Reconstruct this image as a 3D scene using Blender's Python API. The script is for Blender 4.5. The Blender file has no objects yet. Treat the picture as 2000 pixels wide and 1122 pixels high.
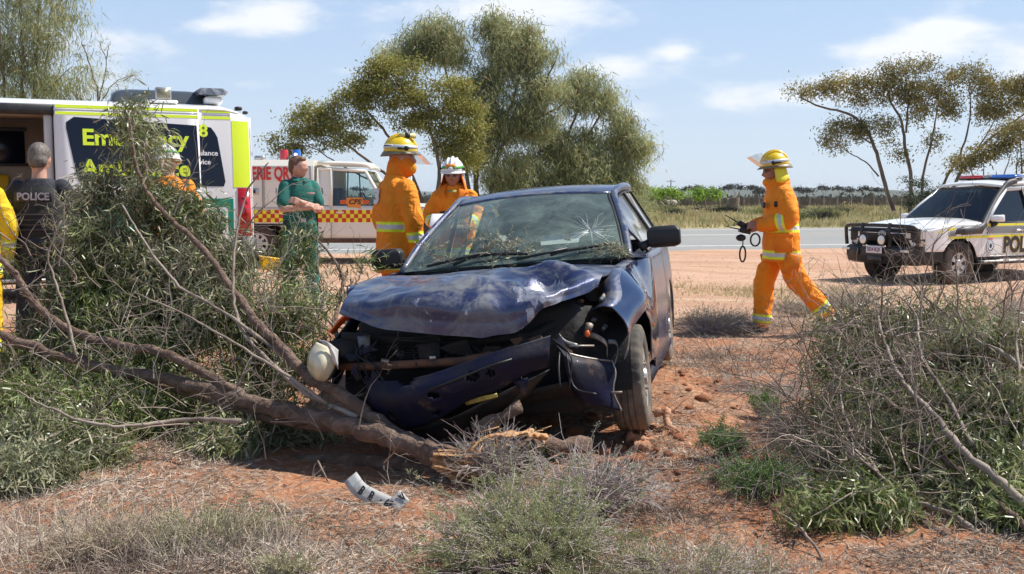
import bpy, bmesh, math, random
import numpy as np
from mathutils import Vector, Matrix
random.seed(7)
RNG = np.random.default_rng(11)
R = math.radians
SC = bpy.context.scene
# ---------------------------------------------------------------- camera, light, exposure
CAM_H = 1.35
PITCH = math.atan(176 / 2000.0)
cam_d = bpy.data.cameras.new('camera')
cam_d.sensor_width = 36.0
cam_d.lens = 36.0
cam_d.clip_start = 0.05
cam_d.clip_end = 12000
cam = bpy.data.objects.new('camera', cam_d)
cam.location = (0, 0, CAM_H)
cam.rotation_euler = (math.pi / 2 - PITCH, 0, 0)
SC.collection.objects.link(cam)
SC.camera = cam
SC.view_settings.view_transform = 'Standard'
SC.view_settings.look = 'None'
SC.view_settings.gamma = 1
SC.view_settings.use_curve_mapping = False
SC.view_settings.exposure = 0.4
SC.cycles.max_bounces = 8
SC.cycles.transparent_max_bounces = 16
SC.cycles.caustics_reflective = False
SC.cycles.caustics_refractive = False
SUNV = Vector((0.70, 0.16, 1.0)).normalized()
sun_d = bpy.data.lights.new('sun', 'SUN')
sun_d.energy = 5.0
sun_d.angle = R(0.5)
sun_d.color = (1.0, 0.955, 0.88)
sun = bpy.data.objects.new('sun', sun_d)
sun.rotation_euler = SUNV.to_track_quat('Z', 'Y').to_euler()
sun.location = (20, 10, 40)
SC.collection.objects.link(sun)

W = bpy.data.worlds.new('World')
SC.world = W
W.use_nodes = True
nt = W.node_tree
nt.nodes.clear()
def _n(t, typ, **kw):
    n = t.nodes.new(typ)
    for k, v in kw.items():
        setattr(n, k, v)
    return n
wo = _n(nt, 'ShaderNodeOutputWorld')
bg = _n(nt, 'ShaderNodeBackground')
bg.inputs['Strength'].default_value = 0.092
sky = _n(nt, 'ShaderNodeTexSky')
sky.sky_type = 'NISHITA'
sky.sun_disc = False
sky.sun_elevation = math.asin(SUNV.z)
sky.sun_rotation = math.atan2(SUNV.x, SUNV.y)
sky.air_density = 1.0
sky.dust_density = 0.2
sky.ozone_density = 1.6
# cumulus patches, each at its own bearing and height in the sky
tc = _n(nt, 'ShaderNodeTexCoord')
def cam_dir(px, py):
    a = (px - 1000) / 2000.0; b = (561 - py) / 2000.0
    d = Vector((a, math.cos(PITCH) + b * math.sin(PITCH), -math.sin(PITCH) + b * math.cos(PITCH)))
    return d.normalized()
nz = _n(nt, 'ShaderNodeTexNoise')
nz.inputs['Scale'].default_value = 9
nz.inputs['Detail'].default_value = 8
nz.inputs['Roughness'].default_value = 0.62
mp = _n(nt, 'ShaderNodeMapping')
mp.inputs['Scale'].default_value = (1, 1, 2.6)
nt.links.new(tc.outputs['Generated'], mp.inputs['Vector'])
nt.links.new(mp.outputs['Vector'], nz.inputs['Vector'])
CLOUDS = [  # px, py, half-width, half-height, density
    (528, 48, 78, 36, 1.0), (400, 52, 40, 14, .55), (950, 18, 200, 42, 1.0), (1075, 74, 110, 22, .65), (1190, 142, 105, 36, .85),
    (1265, 212, 90, 22, .5), (1318, 101, 38, 18, .95), (1437, 110, 30, 12, .55), (1470, 196, 110, 24, .7),
    (1780, 92, 110, 26, .85), (1820, 52, 40, 13, .7), (1655, 152, 70, 14, .6), (1885, 55, 40, 12, .5),
    (680, 142, 42, 14, .45), (470, 163, 42, 10, .4), (760, 90, 60, 24, .35), (1550, 260, 120, 12, .3),
    (2350, 140, 260, 60, .9), (-420, 60, 300, 50, .8), (1050, -260, 300, 70, .8), (250, -420, 240, 80, .7), (2100, -350, 260, 70, .8), (-1200, -300, 500, 160, .7), (3400, -200, 500, 160, .8)]
acc = None
for (px, py, hw, hh, den) in CLOUDS:
    c = cam_dir(px, py)
    right = Vector((c.y, -c.x, 0)).normalized()
    up = right.cross(c).normalized()
    s = 2000 / (1 + (px / 1000 - 1) ** 2 * .25)
    d1 = _n(nt, 'ShaderNodeVectorMath', operation='DOT_PRODUCT'); d1.inputs[1].default_value = right * (s / hw)
    d2 = _n(nt, 'ShaderNodeVectorMath', operation='DOT_PRODUCT'); d2.inputs[1].default_value = up * (s / hh)
    d3 = _n(nt, 'ShaderNodeVectorMath', operation='DOT_PRODUCT'); d3.inputs[1].default_value = c
    for d in (d1, d2, d3):
        nt.links.new(tc.outputs['Generated'], d.inputs[0])
    m1 = _n(nt, 'ShaderNodeMath', operation='MULTIPLY'); nt.links.new(d1.outputs['Value'], m1.inputs[0]); nt.links.new(d1.outputs['Value'], m1.inputs[1])
    m2 = _n(nt, 'ShaderNodeMath', operation='MULTIPLY_ADD'); nt.links.new(d2.outputs['Value'], m2.inputs[0]); nt.links.new(d2.outputs['Value'], m2.inputs[1]); nt.links.new(m1.outputs[0], m2.inputs[2])
    e = _n(nt, 'ShaderNodeMath', operation='MULTIPLY'); nt.links.new(m2.outputs[0], e.inputs[0]); e.inputs[1].default_value = -1.1
    ex = _n(nt, 'ShaderNodeMath', operation='EXPONENT'); nt.links.new(e.outputs[0], ex.inputs[0])
    g = _n(nt, 'ShaderNodeMath', operation='GREATER_THAN'); nt.links.new(d3.outputs['Value'], g.inputs[0]); g.inputs[1].default_value = 0
    k = _n(nt, 'ShaderNodeMath', operation='MULTIPLY'); nt.links.new(ex.outputs[0], k.inputs[0]); nt.links.new(g.outputs[0], k.inputs[1])
    k2 = _n(nt, 'ShaderNodeMath', operation='MULTIPLY_ADD'); nt.links.new(k.outputs[0], k2.inputs[0]); k2.inputs[1].default_value = den
    if acc is not None:
        nt.links.new(acc, k2.inputs[2])
    else:
        k2.inputs[2].default_value = 0
    acc = k2.outputs[0]
# density + (noise - .5)
ns = _n(nt, 'ShaderNodeMath', operation='MULTIPLY_ADD'); nt.links.new(nz.outputs['Fac'], ns.inputs[0]); ns.inputs[1].default_value = 2.6; ns.inputs[2].default_value = -1.5
ml = _n(nt, 'ShaderNodeMath', operation='ADD'); nt.links.new(acc, ml.inputs[0]); nt.links.new(ns.outputs[0], ml.inputs[1])
mr = _n(nt, 'ShaderNodeMapRange', interpolation_type='SMOOTHSTEP'); nt.links.new(ml.outputs[0], mr.inputs['Value'])
mr.inputs['From Min'].default_value = 0.22; mr.inputs['From Max'].default_value = 1.1; mr.inputs['To Max'].default_value = 0.85
mix = _n(nt, 'ShaderNodeMix', data_type='RGBA')
nt.links.new(mr.outputs['Result'], mix.inputs['Factor'])
hz = _n(nt, 'ShaderNodeSeparateXYZ'); nt.links.new(tc.outputs['Generated'], hz.inputs[0])
hr = _n(nt, 'ShaderNodeMapRange', interpolation_type='SMOOTHSTEP'); nt.links.new(hz.outputs['Z'], hr.inputs['Value'])
hr.inputs['From Min'].default_value = -.02; hr.inputs['From Max'].default_value = .9; hr.inputs['To Min'].default_value = .85; hr.inputs['To Max'].default_value = .0
hm = _n(nt, 'ShaderNodeMix', data_type='RGBA'); nt.links.new(hr.outputs['Result'], hm.inputs[0]); nt.links.new(sky.outputs['Color'], hm.inputs[6]); hz2 = _n(nt, 'ShaderNodeMapRange'); nt.links.new(hz.outputs['Z'], hz2.inputs['Value']); hz2.inputs['From Max'].default_value = .26; hg = _n(nt, 'ShaderNodeMix', data_type='RGBA'); nt.links.new(hz2.outputs['Result'], hg.inputs[0]); hg.inputs[6].default_value = (5.9, 6.8, 7.9, 1); hg.inputs[7].default_value = (3.9, 5.6, 8.4, 1); nt.links.new(hg.outputs[2], hm.inputs[7])
nt.links.new(hm.outputs[2], mix.inputs[6])
mix.inputs[7].default_value = (8.6, 8.7, 8.9, 1)
nt.links.new(mix.outputs[2], bg.inputs['Color'])
nt.links.new(bg.outputs['Background'], wo.inputs['Surface'])

# ---------------------------------------------------------------- helpers
def at(px, py, Y):
    """a point on the line of sight through a photograph pixel, at distance Y ahead"""
    a = (px - 1000) / 2000.0; b = (561 - py) / 2000.0
    dy = math.cos(PITCH) + b * math.sin(PITCH); dz = -math.sin(PITCH) + b * math.cos(PITCH)
    return Vector((a * Y / dy, Y, CAM_H + dz * Y / dy))

def _hash(ix, iy, iz):
    h = (ix.astype(np.int64) * 374761393 + iy.astype(np.int64) * 668265263 + iz.astype(np.int64) * 2147483647) & 0xffffffff
    h = ((h ^ (h >> 13)) * 1274126177) & 0xffffffff
    h = h ^ (h >> 16)
    return (h & 0xffff) / 65535.0

def vnoise(P):
    P = np.asarray(P, float)
    i = np.floor(P).astype(np.int64); f = P - i
    f = f * f * (3 - 2 * f)
    out = 0
    for dx in (0, 1):
        for dy in (0, 1):
            for dz in (0, 1):
                w = (f[:, 0] if dx else 1 - f[:, 0]) * (f[:, 1] if dy else 1 - f[:, 1]) * (f[:, 2] if dz else 1 - f[:, 2])
                out = out + w * _hash(i[:, 0] + dx, i[:, 1] + dy, i[:, 2] + dz)
    return out * 2 - 1

def fbm(P, octaves=4, gain=.5):
    P = np.asarray(P, float); a = 1; o = 0
    for k in range(octaves):
        o = o + a * vnoise(P * (2 ** k) + k * 17.3); a *= gain
    return o

class MB:
    """collects shapes and links them as one mesh"""
    def __init__(self):
        self.v = []; self.n = 0; self.f = []
    def add(self, vf, m=0, M=None):
        v, f = vf
        v = np.asarray(v, float).reshape(-1, 3)
        if M is not None:
            A = np.array(M)
            v = v @ A[:3, :3].T + A[:3, 3]
        if isinstance(f, np.ndarray):
            self.f.append((f + self.n, m))
        else:
            by = {}
            for q in f:
                by.setdefault(len(q), []).append(q)
            for k, qs in by.items():
                self.f.append((np.array(qs, dtype=np.int64) + self.n, m))
        self.v.append(v); self.n += len(v)
        return self
    def mesh(self, name, mats, smooth=True):
        V = np.concatenate(self.v) if self.v else np.zeros((0, 3))
        me = bpy.data.meshes.new(name)
        me.vertices.add(len(V)); me.vertices.foreach_set('co', V.ravel().astype(np.float32))
        fl = [(f, m) for f, m in self.f if len(f)]
        nl = sum(f.size for f, m in fl); nf = sum(len(f) for f, m in fl)
        me.loops.add(nl); me.polygons.add(nf)
        me.loops.foreach_set('vertex_index', np.concatenate([f.ravel() for f, m in fl]).astype(np.int32))
        tot = np.concatenate([np.full(len(f), f.shape[1]) for f, m in fl])
        st = np.concatenate([[0], np.cumsum(tot)[:-1]])
        me.polygons.foreach_set('loop_start', st.astype(np.int32))
        me.polygons.foreach_set('material_index', np.concatenate([np.full(len(f), m) for f, m in fl]).astype(np.int32))
        me.polygons.foreach_set('use_smooth', np.full(nf, bool(smooth)))
        me.update(calc_edges=True)
        for m in (mats if isinstance(mats, (list, tuple)) else [mats]):
            me.materials.append(m)
        return me
    def build(self, name, mats, parent=None, smooth=True, M=None, sharp=None, **props):
        me = self.mesh(name, mats, smooth)
        if smooth and sharp:
            me.set_sharp_from_angle(angle=R(sharp))
        return link(name, me, parent, M, **props)

def link(name, me, parent=None, M=None, **props):
    o = bpy.data.objects.new(name, me)
    SC.collection.objects.link(o)
    if parent is not None:
        o.parent = parent
    if M is not None:
        o.matrix_local = M
    for k, v in props.items():
        o[k] = v
    return o

def thing(name, label, cat, loc=(0, 0, 0), rz=0, group=None, M=None):
    o = bpy.data.objects.new(name, None)
    SC.collection.objects.link(o)
    o.empty_display_size = .1
    if M is not None:
        o.matrix_world = M
    else:
        o.location = loc; o.rotation_euler = (0, 0, rz)
    o['label'] = label; o['category'] = cat
    if group: o['group'] = group
    return o

def tag(o, label, cat, group=None):
    o['label'] = label; o['category'] = cat
    if group: o['group'] = group
    return o

def copy_tree(o, parent=None):
    c = o.copy(); SC.collection.objects.link(c)
    if parent is not None: c.parent = parent
    for ch in list(o.children): copy_tree(ch, c)
    return c

# shapes: each returns (verts, faces)
def hull(pts):
    bm = bmesh.new()
    for p in pts: bm.verts.new(p)
    bmesh.ops.convex_hull(bm, input=bm.verts)
    loose = [v for v in bm.verts if not v.link_faces]
    bmesh.ops.delete(bm, geom=loose, context='VERTS')
    bmesh.ops.dissolve_limit(bm, angle_limit=R(1), verts=bm.verts, edges=bm.edges)
    bm.verts.index_update()
    v = [tuple(x.co) for x in bm.verts]; f = [[x.index for x in q.verts] for q in bm.faces]
    bm.free()
    return v, f

def box(c, s, b=0.0, rot=None):
    """box centred at c with full sizes s, chamfer b, rot a 3x3 or euler"""
    hx, hy, hz = s[0] / 2, s[1] / 2, s[2] / 2
    if b <= 0:
        v = [(x, y, z) for x in (-hx, hx) for y in (-hy, hy) for z in (-hz, hz)]
        f = [[0, 1, 3, 2], [4, 6, 7, 5], [0, 4, 5, 1], [2, 3, 7, 6], [0, 2, 6, 4], [1, 5, 7, 3]]
    else:
        b = min(b, hx * .95, hy * .95, hz * .95)
        v = []; idx = {}
        for sx in (-1, 1):
            for sy in (-1, 1):
                for sz in (-1, 1):
                    for a in range(3):
                        p = [sx * (hx - (0 if a == 0 else b)), sy * (hy - (0 if a == 1 else b)), sz * (hz - (0 if a == 2 else b))]
                        idx[(sx, sy, sz, a)] = len(v); v.append(p)
        f = []
        I = lambda a, sa, o1, s1, o2, s2, k: idx[tuple({a: sa, o1: s1, o2: s2}[q] for q in range(3)) + (k,)]
        for a in range(3):
            o1, o2 = (a + 1) % 3, (a + 2) % 3
            for s_ in (-1, 1):
                q = [I(a, s_, o1, -1, o2, -1, a), I(a, s_, o1, 1, o2, -1, a), I(a, s_, o1, 1, o2, 1, a), I(a, s_, o1, -1, o2, 1, a)]
                f.append(q if s_ > 0 else q[::-1])
            # edges parallel to axis a: faces o1 and o2
            for s1 in (-1, 1):
                for s2 in (-1, 1):
                    q = [I(a, -1, o1, s1, o2, s2, o1), I(a, 1, o1, s1, o2, s2, o1), I(a, 1, o1, s1, o2, s2, o2), I(a, -1, o1, s1, o2, s2, o2)]
                    f.append(q if s1 * s2 < 0 else q[::-1])
        for sx in (-1, 1):
            for sy in (-1, 1):
                for sz in (-1, 1):
                    q = [idx[(sx, sy, sz, a)] for a in range(3)]
                    f.append(q if sx * sy * sz > 0 else q[::-1])
    v = np.array(v, float)
    if rot is not None:
        m = np.array(rot) if not isinstance(rot, (tuple,)) else np.array(Matrix.Rotation(rot[2], 3, 'Z') @ Matrix.Rotation(rot[1], 3, 'Y') @ Matrix.Rotation(rot[0], 3, 'X'))
        v = v @ m.T
    return v + np.array(c, float), f

def tube(pts, rad, n=8, caps=True, flat=None, up=None):
    P = np.asarray([tuple(p) for p in pts], float); m = len(P)
    r = np.full(m, float(rad)) if np.isscalar(rad) else np.asarray(rad, float)
    T = np.gradient(P, axis=0)
    T /= np.maximum(np.linalg.norm(T, axis=1, keepdims=True), 1e-9)
    if up is None:
        ax = np.argmin(np.abs(T.mean(0))); ref = np.zeros(3); ref[ax] = 1
    else:
        ref = np.array(up, float)
    A = np.cross(T, ref); A /= np.maximum(np.linalg.norm(A, axis=1, keepdims=True), 1e-9)
    B = np.cross(T, A)
    th = np.linspace(0, 2 * np.pi, n, endpoint=False)
    fl = 1.0 if flat is None else flat
    V = P[:, None, :] + r[:, None, None] * (np.cos(th)[None, :, None] * A[:, None, :] + fl * np.sin(th)[None, :, None] * B[:, None, :])
    V = V.reshape(-1, 3)
    i = np.arange(m - 1)[:, None] * n; j = np.arange(n)[None, :]; j2 = (j + 1) % n
    F = np.stack([i + j, i + n + j, i + n + j2, i + j2], -1).reshape(-1, 4)
    if not caps:
        return V, F
    return V, [list(q) for q in F] + [list(range(n)), list(range((m - 1) * n, m * n))[::-1]]

def loft(rings, closed_ends=True):
    """rings: (m, n, 3)"""
    V = np.asarray(rings, float); m, n = V.shape[:2]
    i = np.arange(m - 1)[:, None] * n; j = np.arange(n)[None, :]; j2 = (j + 1) % n
    F = [list(q) for q in np.stack([i + j, i + j2, i + n + j2, i + n + j], -1).reshape(-1, 4)]
    if closed_ends:
        F += [list(range(n))[::-1], list(range((m - 1) * n, m * n))]
    return V.reshape(-1, 3), F

def ellring(c, rx, ry, n=20, p=2.0, ux=(1, 0, 0), uy=(0, 1, 0)):
    th = np.linspace(0, 2 * np.pi, n, endpoint=False)
    cx = np.sign(np.cos(th)) * np.abs(np.cos(th)) ** (2 / p) * rx; sy = np.sign(np.sin(th)) * np.abs(np.sin(th)) ** (2 / p) * ry
    return np.array(c, float) + cx[:, None] * np.array(ux, float) + sy[:, None] * np.array(uy, float)

def sheet(P, thick=0.0, flip=False):
    P = np.asarray(P, float); m, n = P.shape[:2]
    i = np.arange(m - 1)[:, None] * n; j = np.arange(n - 1)[None, :]
    F = np.stack([i + j, i + j + 1, i + n + j + 1, i + n + j], -1).reshape(-1, 4)
    if flip: F = F[:, ::-1]
    V = P.reshape(-1, 3)
    if thick == 0: return V, F
    du = np.gradient(P, axis=0); dv = np.gradient(P, axis=1)
    N = np.cross(dv, du); N /= np.maximum(np.linalg.norm(N, axis=2, keepdims=True), 1e-9)
    if flip: N = -N
    V2 = (P + N * thick).reshape(-1, 3)
    k = m * n
    F2 = F[:, ::-1] + k
    b = list(range(n)) + [r_ * n + n - 1 for r_ in range(1, m)] + [(m - 1) * n + c_ for c_ in range(n - 2, -1, -1)] + [r_ * n for r_ in range(m - 2, 0, -1)]
    b = np.array(b); b2 = np.roll(b, -1)
    S = np.stack([b, b + k, b2 + k, b2], -1)
    if flip: S = S[:, ::-1]
    return np.concatenate([V, V2]), np.concatenate([F, F2, S])

def lathe(prof, n=32, M=None, skip=None):
    """prof: (r, z) list, about local z"""
    pr = np.array(prof, float); m = len(pr)
    th = np.linspace(0, 2 * np.pi, n, endpoint=False)
    V = np.stack([pr[:, None, 0] * np.cos(th), pr[:, None, 0] * np.sin(th), np.repeat(pr[:, 1:2], n, 1)], -1).reshape(-1, 3)
    i = np.arange(m - 1)[:, None] * n; j = np.arange(n)[None, :]; j2 = (j + 1) % n
    F = np.stack([i + j, i + j2, i + n + j2, i + n + j], -1).reshape(-1, 4)
    if M is not None:
        A = np.array(M); V = V @ A[:3, :3].T + A[:3, 3]
    return V, F

def ell(c, r, n=14, m=9, M=None):
    ph = np.linspace(0, np.pi, m); th = np.linspace(0, 2 * np.pi, n, endpoint=False)
    rings = [np.stack([max(math.sin(p), .01) * r[0] * np.cos(th), max(math.sin(p), .01) * r[1] * np.sin(th), np.full(n, -math.cos(p) * r[2])], -1) for p in ph]
    V, F = loft(rings)
    if M is not None:
        V = V @ np.array(M)[:3, :3].T
    return V + np.array(c, float), F

def prism(pts, d, origin=(0, 0, 0), ux=(1, 0, 0), uy=(0, 1, 0)):
    """2D outline extruded by d along ux x uy"""
    ux = np.array(ux, float); uy = np.array(uy, float); nn = np.cross(ux, uy)
    P = np.array([np.array(origin) + a * ux + b * uy for a, b in pts]); n = len(P)
    V = np.concatenate([P, P + nn * d])
    F = [list(range(n))[::-1], list(range(n, 2 * n))] + [[i, (i + 1) % n, n + (i + 1) % n, n + i] for i in range(n)]
    return V, F

def roundrect(w, h, r, n=4, cx=0, cy=0):
    out = []
    for (sx, sy, a0) in ((1, 1, 0), (-1, 1, 90), (-1, -1, 180), (1, -1, 270)):
        for k in range(n + 1):
            a = R(a0 + 90 * k / n)
            out.append((cx + sx * (w / 2 - r) + r * math.cos(a), cy + sy * (h / 2 - r) + r * math.sin(a)))
    return out

def smooth_line(pts, sub=6):
    """Catmull-Rom through points (any dimension)"""
    P = np.array([tuple(p) for p in pts], float)
    if len(P) < 3:
        t = np.linspace(0, 1, sub + 1)[:, None]
        return P[0] * (1 - t) + P[-1] * t
    Q = np.concatenate([[2 * P[0] - P[1]], P, [2 * P[-1] - P[-2]]]); out = []
    for i in range(len(P) - 1):
        p0, p1, p2, p3 = Q[i:i + 4]
        for t in np.linspace(0, 1, sub, endpoint=False):
            out.append(.5 * ((2 * p1) + (-p0 + p2) * t + (2 * p0 - 5 * p1 + 4 * p2 - p3) * t * t + (-p0 + 3 * p1 - 3 * p2 + p3) * t ** 3))
    out.append(P[-1])
    return np.array(out)

def grid_cr(C, su, sv):
    """refine a control grid (m,n,3) smoothly"""
    C = np.asarray(C, float)
    A = np.array([smooth_line(r_, sv) for r_ in C])
    return np.array([smooth_line(A[:, j], su) for j in range(A.shape[1])]).transpose(1, 0, 2)

def obj_text(s, size, mat, parent, M, name='lettering', ext=.0015, off=0.0, align='CENTER', sx=1.0, shear=0.0, **props):
    cu = bpy.data.curves.new('t', 'FONT')
    cu.body = s; cu.size = size; cu.extrude = ext; cu.offset = off * size; cu.align_x = align; cu.align_y = 'CENTER'; cu.shear = shear
    cu.resolution_u = 3
    o = bpy.data.objects.new('t', cu); SC.collection.objects.link(o)
    bpy.context.view_layer.update()
    me = bpy.data.meshes.new_from_object(o.evaluated_get(bpy.context.evaluated_depsgraph_get()))
    bpy.data.objects.remove(o); bpy.data.curves.remove(cu)
    me.name = name
    if sx != 1.0:
        me.transform(Matrix.Diagonal((sx, 1, 1, 1)))
    me.materials.clear(); me.materials.append(mat)
    return link(name, me, parent, M, **props)

def frame(o, ux, uy):
    """matrix with local x = ux, local y = uy, at o"""
    ux = Vector(ux).normalized(); uy = Vector(uy).normalized(); w = ux.cross(uy).normalized(); uy = w.cross(ux)
    m = Matrix((ux, uy, w)).transposed().to_4x4(); m.translation = Vector(o)
    return m

# ---------------------------------------------------------------- materials
def nodes_of(name):
    m = bpy.data.materials.new(name); m.use_nodes = True
    t = m.node_tree; b = t.nodes['Principled BSDF']
    return m, t, b

def lerp_col(t, fac, a, b_):
    x = _n(t, 'ShaderNodeMix', data_type='RGBA')
    if isinstance(fac, (int, float)): x.inputs[0].default_value = fac
    else: t.links.new(fac, x.inputs[0])
    for k, c in ((6, a), (7, b_)):
        if isinstance(c, tuple): x.inputs[k].default_value = (*c[:3], 1)
        else: t.links.new(c, x.inputs[k])
    return x.outputs[2]

def noise_fac(t, scale, detail=4, rough=.6, lo=.35, hi=.65, coord='Object', vec=None, dist=0, stretch=None):
    tcn = _n(t, 'ShaderNodeTexCoord')
    src = tcn.outputs[coord] if vec is None else vec
    if stretch:
        mpn = _n(t, 'ShaderNodeMapping'); mpn.inputs['Scale'].default_value = stretch
        t.links.new(src, mpn.inputs['Vector']); src = mpn.outputs['Vector']
    x = _n(t, 'ShaderNodeTexNoise'); x.inputs['Scale'].default_value = scale; x.inputs['Detail'].default_value = detail
    x.inputs['Roughness'].default_value = rough; x.inputs['Distortion'].default_value = dist
    t.links.new(src, x.inputs['Vector'])
    r_ = _n(t, 'ShaderNodeMapRange', interpolation_type='SMOOTHSTEP')
    t.links.new(x.outputs['Fac'], r_.inputs['Value']); r_.inputs['From Min'].default_value = lo; r_.inputs['From Max'].default_value = hi
    return r_.outputs['Result']

def bump(t, b, fac, strength=.3, dist=.01, normal=None):
    x = _n(t, 'ShaderNodeBump'); x.inputs['Strength'].default_value = strength; x.inputs['Distance'].default_value = dist
    t.links.new(fac, x.inputs['Height'])
    if normal is not None: t.links.new(normal, x.inputs['Normal'])
    t.links.new(x.outputs['Normal'], b.inputs['Normal'])
    return x.outputs['Normal']

def mat(name, col, rough=.6, metal=0., col2=None, scale=8, lo=.35, hi=.65, detail=4, bs=0., bscale=60, bdist=.004, spec=.5, coat=0., stretch=None, dirt=None, dscale=3, dlo=.5, dhi=.75, rough2=None):
    m, t, b = nodes_of(name)
    b.inputs['Base Color'].default_value = (*col, 1); b.inputs['Roughness'].default_value = rough; b.inputs['Metallic'].default_value = metal
    b.inputs['Specular IOR Level'].default_value = spec; b.inputs['Coat Weight'].default_value = coat
    c = None
    if col2 is not None:
        c = lerp_col(t, noise_fac(t, scale, detail, .6, lo, hi, stretch=stretch), col, col2)
    if dirt is not None:
        df = noise_fac(t, dscale, 8, .65, dlo, dhi)
        c = lerp_col(t, df, c if c is not None else tuple(col), dirt)
        rr = _n(t, 'ShaderNodeMapRange'); t.links.new(df, rr.inputs['Value']); rr.inputs['To Min'].default_value = rough; rr.inputs['To Max'].default_value = rough2 or .8
        t.links.new(rr.outputs['Result'], b.inputs['Roughness'])
    if c is not None: t.links.new(c, b.inputs['Base Color'])
    if bs > 0: bump(t, b, noise_fac(t, bscale, 5, .6, .2, .8), bs, bdist)
    return m

def leaf_mat(name, a, b_, dry=None, trans=.3, rough=.5, scale=2.5):
    m, t, b = nodes_of(name)
    gi = _n(t, 'ShaderNodeNewGeometry')
    c = lerp_col(t, gi.outputs['Random Per Island'], a, b_)
    big = noise_fac(t, scale, 3, .5, .35, .65)
    c = lerp_col(t, big, c, tuple(x * .72 for x in a))
    if dry:
        gt = _n(t, 'ShaderNodeMath', operation='GREATER_THAN'); t.links.new(gi.outputs['Random Per Island'], gt.inputs[0]); gt.inputs[1].default_value = .9
        c = lerp_col(t, gt.outputs[0], c, dry)
    t.links.new(c, b.inputs['Base Color']); b.inputs['Roughness'].default_value = rough; b.inputs['Specular IOR Level'].default_value = .45
    tr = _n(t, 'ShaderNodeBsdfTranslucent'); t.links.new(c, tr.inputs['Color'])
    mx = _n(t, 'ShaderNodeMixShader'); mx.inputs[0].default_value = trans
    t.links.new(b.outputs[0], mx.inputs[1]); t.links.new(tr.outputs[0], mx.inputs[2])
    t.links.new(mx.outputs[0], t.nodes['Material Output'].inputs['Surface'])
    return m

def glass_mat(name, tint=(.8, .85, .85), rough=.02, alpha_mix=.75, dust=0., dustcol=(.5, .47, .42)):
    """thin pane: lets light straight through, with a mirror-like sheen and optional dust film"""
    m, t, b = nodes_of(name)
    t.nodes.remove(b)
    tr = _n(t, 'ShaderNodeBsdfTransparent'); tr.inputs['Color'].default_value = (*tint, 1)
    gl = _n(t, 'ShaderNodeBsdfGlossy'); gl.inputs['Roughness'].default_value = rough
    fr = _n(t, 'ShaderNodeFresnel'); fr.inputs['IOR'].default_value = 1.4
    ad = _n(t, 'ShaderNodeMath', operation='MULTIPLY_ADD'); t.links.new(fr.outputs[0], ad.inputs[0]); ad.inputs[1].default_value = 1.3; ad.inputs[2].default_value = 1 - alpha_mix - .25 if alpha_mix < .75 else .02
    mx = _n(t, 'ShaderNodeMixShader'); t.links.new(ad.outputs[0], mx.inputs[0]); t.links.new(tr.outputs[0], mx.inputs[1]); t.links.new(gl.outputs[0], mx.inputs[2])
    out = mx.outputs[0]
    if dust > 0:
        df = _n(t, 'ShaderNodeBsdfDiffuse'); df.inputs['Color'].default_value = (*dustcol, 1)
        nf = noise_fac(t, 3.0, 8, .7, .35, .75, dist=.6)
        sc_ = noise_fac(t, 2.2, 6, .75, .60, .66, dist=2.5, stretch=(1, 7, 2))
        mm = _n(t, 'ShaderNodeMath', operation='MULTIPLY_ADD'); t.links.new(nf, mm.inputs[0]); mm.inputs[1].default_value = dust; mm.inputs[2].default_value = dust * .35
        m3 = _n(t, 'ShaderNodeMath', operation='MULTIPLY_ADD', use_clamp=True); t.links.new(sc_, m3.inputs[0]); m3.inputs[1].default_value = dust * .5; t.links.new(mm.outputs[0], m3.inputs[2])
        m2 = _n(t, 'ShaderNodeMixShader'); t.links.new(m3.outputs[0], m2.inputs[0]); t.links.new(out, m2.inputs[1]); t.links.new(df.outputs[0], m2.inputs[2]); out = m2.outputs[0]
    t.links.new(out, t.nodes['Material Output'].inputs['Surface'])
    return m
# ---------------------------------------------------------------- ground, road, far country
def sstep(x, a, b):
    t = np.clip((x - a) / (b - a), 0, 1); return t * t * (3 - 2 * t)
CTRL = [(0, 3, 0), (-3, 4, 0.02), (3, 4, 0.0), (.7, 5.8, -0.02), (-.9, 6.2, -0.03), (1.3, 8, -0.02), (2.7, 10.4, -0.04), (-.95, 8.5, 0.0), (-4, 8, 0.02),
        (-2.5, 12, .11), (-4.5, 13, .1), (-6, 12, .12), (-1.8, 21, .06), (-5.2, 21, .06), (8, 19.5, -.32), (11, 20.5, -.3), (7, 21, -.32), (5, 17, -.25), (3, 14, -.12),
        (0, 14, 0), (0, 20, -.05), (-1, 11, .03), (-10, 12, .1), (10, 10, -.1), (-12, 22, .05), (12, 24, -.25), (3, 24, -.18), (-10, 4, .05), (10, 4, 0), (0, -5, 0), (-8, -5, 0), (8, -5, 0)]
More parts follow.
